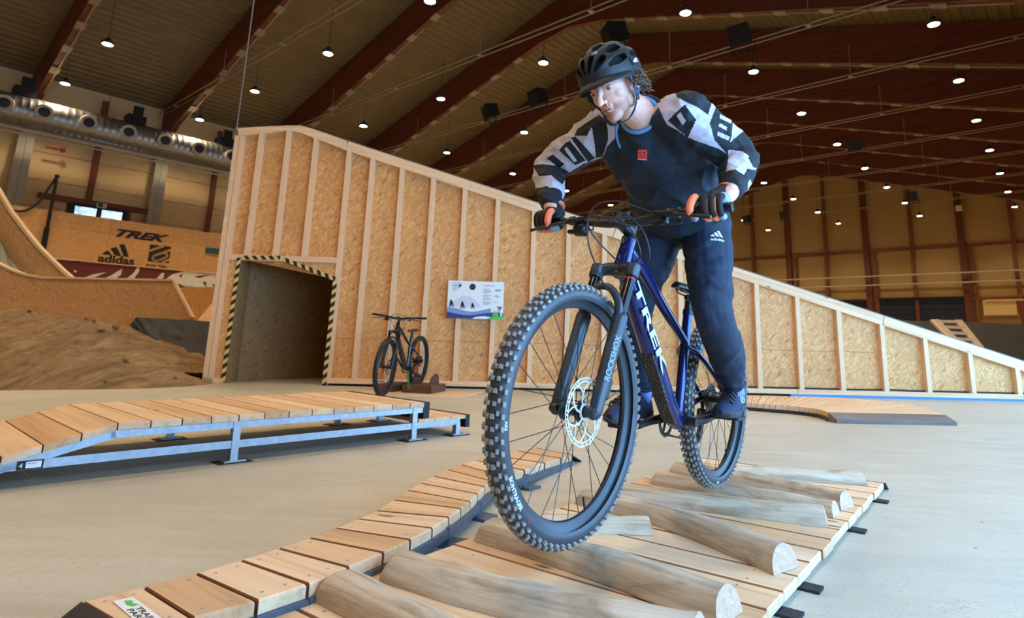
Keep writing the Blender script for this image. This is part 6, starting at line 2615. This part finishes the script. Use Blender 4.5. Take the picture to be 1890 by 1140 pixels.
# inner pads fill what shows through the vents
m = MB()
rows = [[hd(*shell_pt(2 * pi * i / 48, j / 14, .80)) for i in range(48)] for j in range(15)]
m.grid(rows, closed_u=True)
m.build('liner', 'helmet_foam', helmet, True)
m = MB()
rows = []
for i in range(41):
    ph = -1.35 + 2.7 * i / 40
    b = shell_pt(ph, .03)
    e = shell_pt(ph, .0)
    out_ = V3((cos(ph), sin(ph) * .75, 0))
    ext = .030 * max(0.0, cos(ph * 1.12)) ** .7
    tip = e + out_ * ext + V3((0, 0, -.006 - .010 * max(0, cos(ph))))
    rows.append([hd(*(b + out_ * .002)), hd(*(b + out_ * .004 + (tip - b) * .5)), hd(*tip), hd(*(tip + V3((0, 0, -.004)))), hd(*(e + V3((0, 0, -.004))))])
m.grid(rows, flip=True)
m.build('visor', 'helmet_black', helmet, True, 50)
for s in (-1, 1):
    m = MB()
    bk = hd(.004, s * .074, -.066)
    for a0 in (hd(.034, s * .094, .018), hd(-.052, s * .088, .012)):
        mid = (a0 + bk) / 2 + hY * s * .006
        pts_ = catmull([a0, mid, bk], 5)
        for p, q in zip(pts_, pts_[1:]):
            m.bar(p, q, .0028, .0135, up=unit(np.cross(hY, q - p)))
    cn = [bk, hd(.022, s * .060, -.098), hd(.040, s * .036, -.122), hd(.048, 0, -.126)]
    pts_ = catmull(cn, 5)
    for p, q in zip(pts_, pts_[1:]):
        m.bar(p, q, .0028, .0125, up=unit(np.cross(hY, q - p) + hX * .01))
    m.build('strap', 'strap_navy', helmet)
    m = MB()
    oell(m, bk + hY * s * .002, (.010, .004, .013), hX, hY)
    m.build('buckle', 'bike_black', helmet, True)
m = MB()
pts_ = catmull([hd(.048, -.012, -.126), hd(.060, -.020, -.145), hd(.060, -.030, -.175), hd(.056, -.034, -.205)], 5)
for p, q in zip(pts_, pts_[1:]):
    m.bar(p, q, .0028, .0125, up=unit(np.cross(hY, q - p)))
m.build('strap_tail', 'strap_navy', helmet)
# marks on the helmet
hb_ = BVHTree.FromPolygons([Vector(hd(*p)) for p in co], fs)
def on_helmet(al, be):
    a, b = radians(al), radians(be)
    d = hX * sin(b) + (hY * sin(a) + hZ * cos(a)) * cos(b)
    o_ = hd(*HC) + d * .4
    h = hb_.ray_cast(Vector(o_), Vector(-d))
    return V3(h[0]) if h[0] is not None else o_ - d * .28, d
p, d = on_helmet(20, 46)
ex = hY
ey = unit(np.cross(d, ex))
text_mb('H/L', p - ex * .011 - ey * .006 + d * .001, ex, ey, .018, .0008, width=.024).build('mark', 'print_pale', helmet)
p, d = on_helmet(86, -4)
ex = unit(-hX - d * np.dot(-hX, d))
ey = np.cross(d, ex)
m = MB()
m.obox(p + d * .001, ex * .021, ey * .013, d * .003, .002)
bd = m.build('side_plate', 'bike_black', helmet)
for q in range(3):
    m = MB()
    m.obox(p + d * .0046 + ex * (-.012 + .0075 * q) + ey * (-.002 + .001 * q), ex * .0026, ey * (.004 + .0018 * q) + ex * .002, d * .0006)
    m.build('mark_bar', 'print_pale', helmet)
m = MB()
m.obox(p + d * .0046 + ex * .013, ex * .0035, ey * .007, d * .0006)
m.build('mark_bar', 'print_pale', helmet)

# ------------------------------------------------------------ jersey
m = MB()
sp = unit(J['neck'] - J['pelvis'])
oell(m, off(J['waist'], -.045, .012, -.060), (.115, .190, .138), sp, lft)
oell(m, off(J['waist'], .015, .022, -.020), (.12, .205, .148), sp, lft)
oell(m, off(J['chest'], -.075, .022, -.085), (.12, .205, .150), sp, lft)
oell(m, off(J['chest'], .0, 0, -.020), (.14, .192, .138), sp, lft)
oell(m, off(J['neck'], -.055, 0, -.055), (.085, .160, .100), sp, lft)
for s, kk in ((1, 'L'), (-1, 'R')):
    sh_, el_, wr_ = J['sh' + kk], J['el' + kk], J['wr' + kk]
    chain(m, [off(J['neck'], -.055, s * .05, -.035), sh_ * .9 + J['chest'] * .1, sh_ * .45 + el_ * .55, el_, el_ * .45 + wr_ * .55, el_ * .06 + wr_ * .94],
          [.085, .092, .078, .068, .057, .043])
    chain(m, [sh_, off(J['chest'], -.02, s * .10, -.03)], [.085, .11])
co, no, fs = remesh(m, .0064, 6, .5, 1)
arm = np.zeros(len(co))
for kk in 'LR':
    for a, b in ((J['sh' + kk], J['el' + kk]), (J['el' + kk], J['wr' + kk])):
        ab = b - a
        t = np.clip(((co - a) @ ab) / (ab @ ab), 0, 1)
        dd = np.linalg.norm(co - (a + t[:, None] * ab), axis=1)
        arm = np.maximum(arm, np.interp(dd, [.07, .13], [1, 0]))
co2 = co.copy()
for i in range(len(co)):
    p = (co[i] - BO) @ BM_                                # bike frame
    w1 = mnoise.fractal(Vector((p[0] * 5 + p[2] * 3, p[1] * 4.0, p[2] * 7 - p[0] * 4)), 1, 2.0, 3)
    w2 = mnoise.fractal(Vector((p[0] * 13, p[1] * 9 + 7, p[2] * 13)), 1, 2.0, 3)
    a = arm[i]
    fold = (1 - min(1, abs(w1) * 2.4)) * .011 * (1 - .45 * a) + (1 - min(1, abs(w2) * 2.2)) * .0055 * (.35 + .9 * a)
    co2[i] = co[i] + no[i] * (fold - .005)
co = co2
cen = np.array([co[f].mean(0) for f in fs])
def print_plane(c):
    """frame of a flat print laid over the garment, facing the way the chest faces the camera"""
    g = unit(c - CP)
    e1 = unit(np.cross(g, ZX))
    return c, g, e1, np.cross(e1, g)
def to_plane(fr4, px):
    c, g, e1, e2 = fr4
    q = onplane(px[0], px[1], c, g)
    return float(np.dot(q - c, e1)), float(np.dot(q - c, e2))
def inside(poly, P_):
    x, y = P_[:, 0], P_[:, 1]
    r = np.zeros(len(P_), bool)
    n = len(poly)
    for i in range(n):
        x0, y0 = poly[i]
        x1, y1 = poly[(i + 1) % n]
        cond = ((y0 > y) != (y1 > y))
        xs = (x1 - x0) * (y - y0) / ((y1 - y0) if abs(y1 - y0) > 1e-9 else 1e-9) + x0
        r ^= cond & (x < xs)
    return r
Z = lambda x, y: (960 + x / 2.85, 60 + y / 2.85)          # survey grid of the jersey print
mi = np.zeros(len(fs), int)
frL = print_plane((J['shL'] + J['elL']) / 2)
frR = print_plane((J['shR'] + J['elR']) / 2)
cl = (cen - BO) @ BM_
for fr4, side, base_, darks, pales in (
        (frL, 1, [(702, 330), (735, 300), (800, 270), (960, 250), (1330, 420), (1400, 900), (1000, 960), (1060, 800), (1095, 640), (1040, 608), (945, 575), (890, 553), (835, 515), (780, 488), (745, 420)],
         [[(796, 280), (860, 270), (960, 300), (1010, 360), (990, 436), (935, 398), (880, 372), (830, 345)],
          [(785, 465), (872, 384), (930, 462), (888, 552), (838, 512)],
          [(1030, 392), (1122, 445), (1112, 525), (1090, 640), (1022, 565), (998, 478)],
          [(1078, 604), (1120, 560), (1172, 520), (1215, 515), (1268, 560), (1275, 655), (1215, 660), (1165, 622), (1120, 618)],
          [(1050, 800), (1098, 730), (1150, 755), (1185, 705), (1230, 715), (1275, 700), (1265, 800), (1180, 900), (1120, 880), (1175, 820), (1120, 770)],
          [(1190, 650), (1270, 640), (1262, 720), (1215, 700)]],
         [[(1052, 430), (1112, 462), (1108, 480), (1050, 452)], [(1046, 478), (1088, 498), (1084, 515), (1044, 496)], [(1040, 520), (1100, 548), (1094, 568), (1036, 542)], [(1150, 800), (1200, 760), (1215, 800), (1180, 860)],
          [(830, 440), (850, 425), (880, 470), (860, 490)]]),
        (frR, -1, [(500, 500), (480, 430), (430, 400), (380, 400), (60, 620), (30, 1000), (220, 1000), (250, 740), (330, 690), (430, 655), (450, 600), (485, 560)],
         [[(286, 545), (300, 510), (385, 455), (412, 440), (445, 470), (455, 560), (430, 650), (395, 660), (388, 590), (372, 500), (350, 545)],
          [(205, 620), (238, 582), (262, 570), (345, 672), (290, 695)],
          [(268, 556), (292, 548), (392, 660), (355, 680)],
          [(60, 700), (120, 690), (200, 700), (262, 735), (225, 792), (168, 745), (105, 752)],
          [(60, 850), (95, 812), (150, 796), (205, 835), (185, 885), (140, 860), (70, 890)],
          [(60, 886), (190, 880), (185, 960), (60, 960)],
          [(140, 660), (175, 640), (235, 690), (210, 712)]],
         [[(232, 612), (246, 600), (300, 672), (284, 680)]])):
    c, g, e1, e2 = fr4
    Q = np.stack([(cen - c) @ e1, (cen - c) @ e2], 1)
    msk = (cl[:, 1] * side > .02)
    inb = inside([to_plane(fr4, Z(*p)) for p in base_], Q) & msk
    mi[inb] = 1
    for poly in darks:
        mi[inside([to_plane(fr4, Z(*p)) for p in poly], Q) & inb] = 2
    for poly in pales:
        mi[inside([to_plane(fr4, Z(*p)) for p in poly], Q) & inb] = 1
# cuffs and hem are plain dark knit
for kk in 'LR':
    a, b = J['el' + kk], J['wr' + kk]
    ab = b - a
    t = ((cen - a) @ ab) / (ab @ ab)
    dd = np.linalg.norm(cen - (a + t[:, None] * ab), axis=1)
    mi[(t > .80) & (dd < .1)] = 2
jersey = raw(co, fs, mi).build('jersey', ['jersey_dark', 'jersey_lilac', 'jersey_black'], rider, True)
jb = BVHTree.FromPolygons([Vector(p) for p in co], fs)
def decal(parts_, centre_px, bv, fallback, ex_hint, scale, name, mats, par, lift=.0015, tilt=0.0):
    """lay a flat print on a garment: list of (polygon, material) in its own units"""
    d = ray(*centre_px)
    h = bv.ray_cast(Vector(CP), Vector(unit(d)))
    c = V3(h[0]) if h[0] is not None else fallback
    nrm = V3(h[1]) if h[0] is not None else -unit(d)
    if np.dot(nrm, d) > 0:
        nrm = -nrm
    nrm = unit(nrm - unit(d) * .8)
    ex = unit(ex_hint - nrm * np.dot(ex_hint, nrm))
    ey = np.cross(nrm, ex)
    ex, ey = ex * cos(tilt) + ey * sin(tilt), ey * cos(tilt) - ex * sin(tilt)
    def proj_(u, v, extra):
        o_ = c + ex * u * scale + ey * v * scale + nrm * .08
        h2 = bv.ray_cast(Vector(o_), Vector(-nrm))
        q = V3(h2[0]) if h2[0] is not None and h2[3] < .16 else o_ - nrm * .08
        return q + nrm * extra
    for lay, (poly, mat) in enumerate(parts_):
        mb = MB()
        if isinstance(poly, MB):
            mb.f = poly.f
            mb.v = [proj_(v[0], v[1], lift + v[2] * 0) for v in poly.v]
            mb.g = list(mb.v)
            mb.mi = [0] * len(mb.f)
        else:
            mb.prism([proj_(u, v, lift + .0012 * min(lay, 1)) for u, v in poly], -nrm * .001)
        mb.build(name, mat, par)
    return c, nrm
sq = MB()
sq.grid([[V3((-1.03 + 2.0 * i / 10, -.92 + 1.9 * j / 10, 0)) for i in range(11)] for j in range(11)])
decal([(sq, 'print_red'), ([(-.72, .30), (-.40, .70), (-.30, .60), (-.58, .24)], 'jersey_dark'), ([(-.72, .30), (-.58, .26), (-.22, -.30), (-.36, -.36)], 'jersey_dark'),
       ([(.02, .36), (.40, .56), (.44, .42), (.08, .22)], 'jersey_dark'), ([(.40, .56), (.66, .30), (.52, .22), (.36, .42)], 'jersey_dark'), ([(.66, .30), (.50, -.30), (.36, -.24), (.52, .26)], 'jersey_dark'), ([(.50, -.30), (.02, -.60), (-.02, -.46), (.40, -.20)], 'jersey_dark'),
       ([(-1, -.95), (1, -1.05), (1, -1.2), (-1, -1.1)], 'print_pale')], (1186, 285), jb, J['chest'], V3((1, 0, 0)), .0175, 'chest_print', None, jersey, .0022)
m = MB()
tx = text_mb('E', (-.4, -.4, 0), (1, 0, 0), (0, 1, 0), 1.0, 0, bold=.06)
# collar rings
nd = unit(nk1 - nk0)
cr = nk0 + nd * .040
ring_x = unit(lft - nd * np.dot(lft, nd))
ring_y = np.cross(nd, ring_x)
for r, tr, mat, up_ in ((.066, .0085, 'collar_blue', .018), (.078, .011, 'jersey_dark', .004)):
    m = MB()
    pts_ = [cr + nd * up_ + ring_x * cos(a) * r * 1.06 + ring_y * sin(a) * r for a in [2 * pi * q / 36 for q in range(36)]]
    m.tube(pts_, tr, 10, closed=True)
    m.build('collar', mat, jersey, True)

# ------------------------------------------------------------ trousers
m = MB()
oell(m, off(J['pelvis'], .0, 0, -.005), (.125, .168, .140), upv, lft)
oell(m, off(J['waist'], -.055, 0, -.055), (.10, .150, .118), sp, lft)
for s, kk in ((1, 'L'), (-1, 'R')):
    h_, k_, a_ = J['hip' + kk], J['knee' + kk], J['ank' + kk]
    chain(m, [off(h_, -.01, -s * .005, .01), h_ * .5 + k_ * .5 + fwd * .005, k_, k_ * .5 + a_ * .5 - fwd * .028, a_ + upv * .035], [.104, .090, .074, .070, .050])
co, no, fs = remesh(m, .0060, 6, .5)
co2 = co.copy()
for i in range(len(co)):
    p = (co[i] - BO) @ BM_
    w1 = mnoise.fractal(Vector((p[0] * 6 - p[2] * 3 + 3, p[1] * 6, p[2] * 6)), 1, 2.0, 3)
    w2 = mnoise.fractal(Vector((p[0] * 9, p[1] * 9, p[2] * 26 + p[0] * 10)), 1, 2.0, 2)
    low = np.interp(p[2], [.05, .22], [1, .15])
    co2[i] = co[i] + no[i] * ((1 - min(1, abs(w1) * 2.3)) * .008 + (1 - min(1, abs(w2) * 2)) * .007 * low - .005)
co = co2
tro = raw(co, fs).build('trousers', 'trouser_navy', rider, True)
tb = BVHTree.FromPolygons([Vector(p) for p in co], fs)
bars3 = [[(.56, .50), (.76, .55), (1.0, 0), (.80, 0)], [(.27, .28), (.47, .39), (.72, 0), (.48, 0)], [(0, .05), (.19, .19), (.36, 0), (.03, 0)]]
tx = text_mb('adidas', (-.55, -.36, 0), (1, 0, 0), (0, 1, 0), .34, 0, bold=.02, width=1.12)
decal([([(u - .5, v) for u, v in b], 'print_pale') for b in bars3] + [(tx, 'print_pale')], (1323, 437), tb, J['hipL'], V3((1, 0, 0)), .050, 'leg_print', None, tro, .003)
m = MB()
sd_ = []
for t in np.linspace(0, 1, 24):
    q = J['hipL'] * (1 - t) + J['kneeL'] * t if t < .999 else J['kneeL']
    o_ = q + lft * .25 - fwd * .04
    h = tb.ray_cast(Vector(o_), Vector(-lft))
    if h[0] is not None:
        sd_.append(V3(h[0]) + lft * .001)
if len(sd_) > 3:
    m.tube(sd_, .0028, 6)
    m.build('side_seam', 'jersey_dark', tro, True)

# ------------------------------------------------------------ shoes
def shoe(ball, toe_dir, s, label):
    f = unit(toe_dir)
    l = unit(np.cross(upv, f))
    u = np.cross(f, l)
    def sp_(x, y, z):
        return V3(ball) + f * x + l * y + u * z
    # sole outline lofted
    NS = 26
    rows_s, rows_u = [], []
    for i in range(NS + 1):
        t = i / NS
        x = -.185 + .300 * t                              # heel -> toe
        w = float(np.interp(t, [0, .04, .15, .4, .7, .88, .97, 1], [.012, .030, .037, .036, .050, .044, .026, .010]))
        yo = float(np.interp(t, [0, .4, .7, 1], [0, 0, s * .004, -s * .010]))
        h = float(np.interp(t, [0, .05, .2, .38, .55, .75, .93, 1], [.050, .082, .088, .086, .070, .052, .036, .014]))
        tz = .006 * max(0, (t - .85) / .15) ** 2
        rows_s.append([sp_(x, yo + w * 1.06 * a, z + tz) for a, z in ((-1, .004), (-1.02, .024), (-.96, .028), (0, .030), (.96, .028), (1.02, .024), (1, .004), (.5, 0), (-.5, 0))])
        rows_u.append([sp_(x, yo + w * (.98 * cos(a) if sin(a) < .3 else .92 * cos(a) * (1 - .25 * (sin(a) - .3) * (h / .06))), .020 + (h) * max(0, sin(a)) ** .85) for a in [pi * q / 14 for q in range(15)]])
    m = MB()
    m.grid(rows_u)
    m.add(rows_u[0], [tuple(range(15))])
    m.add(rows_u[-1], [tuple(range(15))[::-1]])
    up_ = m.build('shoe', 'shoe_navy', rider, True, 60, label=label)
    m = MB()
    m.grid(rows_s, closed_u=True)
    m.add(rows_s[0], [tuple(range(9))])
    m.add(rows_s[-1], [tuple(range(9))[::-1]])
    m.build('sole', 'shoe_sole', up_, True, 50)
    for q in range(5):
        x = -.045 + .026 * q
        z = float(np.interp(x, [-.05, .0, .06, .1], [.108, .093, .076, .062]))
        m = MB()
        m.tube(catmull([sp_(x, -.030, z - .022), sp_(x + .004, -.014, z - .001), sp_(x + .004, .014, z - .001), sp_(x, .030, z - .022)], 4), .0038, 8)
        m.build('lace', 'bike_black', up_, True)
    m = MB()
    m.tube(catmull([sp_(-.055, -.022, .104), sp_(-.075, -.036, .112), sp_(-.10, -.042, .108), sp_(-.155, -.030, .110), sp_(-.172, 0, .112), sp_(-.155, .030, .110), sp_(-.10, .042, .108), sp_(-.075, .036, .112), sp_(-.055, .022, .104)], 4), .007, 8)
    m.build('shoe_collar', 'shoe_navy', up_, True)
    # outline mark on the outer side
    m = MB()
    for path_ in ([(-.120, .080), (-.118, .045), (-.100, .036), (-.086, .044), (-.088, .070)], [(-.105, .078), (-.100, .056), (-.082, .040), (-.066, .044), (-.064, .066)]):
        pts_ = []
        for x, z in path_:
            t = (x + .185) / .300
            w = float(np.interp(t, [0, .04, .15, .4, .7], [.012, .030, .037, .036, .050]))
            pts_.append(sp_(x, s * (w * 1.0 - .010 * max(0, (z - .04) / .05)) , z))
        m.tube(catmull(pts_, 4), .0018, 6)
    m.build('shoe_print', 'print_pale', up_, True)
    m = MB()
    ank = J['ankL'] if s > 0 else J['ankR']
    m.tube([sp_(-.115, 0, .07), ank + upv * .02, ank + upv * .07], [.040, .042, .042], 16)
    m.build('sock', 'sock_blue', up_, True)
shoe(BT((.262, .148, -.036)), BM_ @ V3((.98, .10, -.10)), 1, 'dark blue shoe on the left pedal')
shoe(BT((.598, -.146, -.080)), BM_ @ V3((.99, -.08, -.06)), -1, 'dark blue shoe on the right pedal behind the front wheel')

# ------------------------------------------------------------ gloved hands on the grips
def glove(s, wrist):
    g = lambda y, x=0, z=0: BTS(barp1(s * y) + V3((x, 0, z)))
    fx, fz = BM_[:, 0], BM_[:, 2]
    inner = -s                                            # towards the stem
    m = MB()
    pc = g(.322, -.018, .034)
    wr2 = g(.322, -.060, .055) * .55 + wrist * .45
    mc = [g(.322 + dy, .014, .036) for dy in (-.036, -.012, .012, .034)]   # knuckles, index first
    oell(m, pc, (.046, .050, .024), fx * 1.0 - fz * .35, lft)
    oell(m, g(.322, .006, .034), (.020, .047, .017), fx, lft)
    chain(m, [g(.322, .0, .038), pc - fx * .012 + fz * .006, wr2], [.024, .034, .031])
    oell(m, g(.292, -.020, .016), (.028, .018, .020), fx, lft)
    for q in mc:
        m.ell(q, .0125, .0125, .0125, n=12, m=8)
    co, no, fs = remesh(m, .0030, 5, .5)
    cen_ = np.array([co[f].mean(0) for f in fs])
    mi_ = np.zeros(len(fs), int)
    side = (cen_ - g(.322)) @ (lft * s)
    mi_[(side > .030)] = 2                                # grey panel on the little-finger edge
    t_w = (cen_ - pc) @ unit(wr2 - pc)
    mi_[(t_w > .040) & (side < -.004)] = 1
    gl = raw(co, fs, mi_).build('glove', ['glove_black', 'glove_orange', 'glove_grey'], rider, True, label='black glove with orange fingers gripping the %s bar end' % ('left' if s > 0 else 'right'))
    # cuff with pale blue edge
    ax_ = unit(wrist - pc)
    m = MB()
    e1 = unit(np.cross(ax_, lft))
    e2 = np.cross(ax_, e1)
    cc = wr2 + ax_ * .010
    m.tube([cc + (e1 * cos(a) * .032 + e2 * sin(a) * .034) for a in [2 * pi * q / 24 for q in range(24)]], .0042, 8, closed=True)
    m.build('cuff_edge', 'collar_blue', gl, True)
    m = MB()
    m.tube([cc - ax_ * .006 + (e1 * cos(a) * .0325 + e2 * sin(a) * .0345) for a in [2 * pi * q / 24 for q in range(24)]], .0042, 8, closed=True)
    m.build('cuff_edge', 'glove_orange', gl, True)
    # fingers, index to little finger; the index reaches out to the brake lever
    lens = (1.0, 1.05, 1.0, .86)
    for i, dy in enumerate((-.036, -.012, .012, .034)):
        k_ = lens[i]
        if i == 0:
            b = [(.012, .036), (.046, .030), (.066, .004), (.070, -.026)]
            ys = [dy, dy - .006, dy - .010, dy - .012]
        else:
            b = [(.012, .036), (.012 + .032 * k_, .020), (.010 + .031 * k_, -.014), (.004 + .010 * k_, -.030), (-.008, -.026)]
            ys = [dy] * 5
        pts_ = catmull([g(.322 + y_, x, z) for (x, z), y_ in zip(b, ys)], 5)
        r0 = (.0128, .0130, .0124, .0112)[i]
        m = MB()
        n_ = len(pts_)
        half = int(n_ * (.30 if i == 0 else .62))
        m.cur = 0
        m.tube(pts_[:half + 1], [r0] * (half + 1), 12)
        m.cur = 1
        rr = [r0 * 1.0] * (n_ - half)
        rr[-1] = r0 * .55
        rr[-2] = r0 * .88
        m.tube(pts_[half:], rr, 12)
        m.ell(pts_[-1], r0 * .6, r0 * .6, r0 * .6, n=10, m=6)
        m.build('finger', ['glove_black', 'glove_orange' if i in (0, 1, 2) else 'glove_grey'], gl, True)
        if i in (1, 2):
            m = MB()
            m.tube([p + lft * s * r0 * .78 for p in pts_[4:-3]], r0 * .42, 8)
            m.build('finger_side', 'glove_orange', gl, True)
    th = catmull([g(.288, -.016, .018), g(.268, -.014, -.004), g(.266, .008, -.024), g(.276, .030, -.034), g(.288, .040, -.034)], 5)
    m = MB()
    m.cur = 0
    m.tube(th[:12], [.0135, .0135, .0135, .013, .0125, .0125, .0125, .0122, .012, .012, .0118, .0115], 12)
    m.cur = 1
    m.tube(th[11:], [.0115, .0115, .0115, .0112, .011, .0105, .0098, .009, .0075, .005], 12)
    m.build('thumb', ['glove_black', 'glove_grey'], gl, True)
    # pale print on the back of the hand
    m = MB()
    for q in range(2):
        c0 = pc + fz * .022 - fx * (.012 - .012 * q) + lft * s * (-.01 + .014 * q)
        m.obox(c0, (fx * .3 + lft * s) * .014, fx * .0028, fz * .0016)
    m.build('glove_print', 'print_pale', gl)
glove(1, J['wrL'])
glove(-1, J['wrR'])
# thin black wristband on the left wrist
m = MB()
ax_ = unit(J['elL'] - J['wrL'])
e1 = unit(np.cross(ax_, lft))
e2 = np.cross(ax_, e1)
cc = J['wrL'] + ax_ * .004
m.tube([cc + (e1 * cos(a) + e2 * sin(a)) * .0335 for a in [2 * pi * q / 24 for q in range(24)]], .0022, 6, closed=True)
m.build('wristband', 'print_black', rider, True)
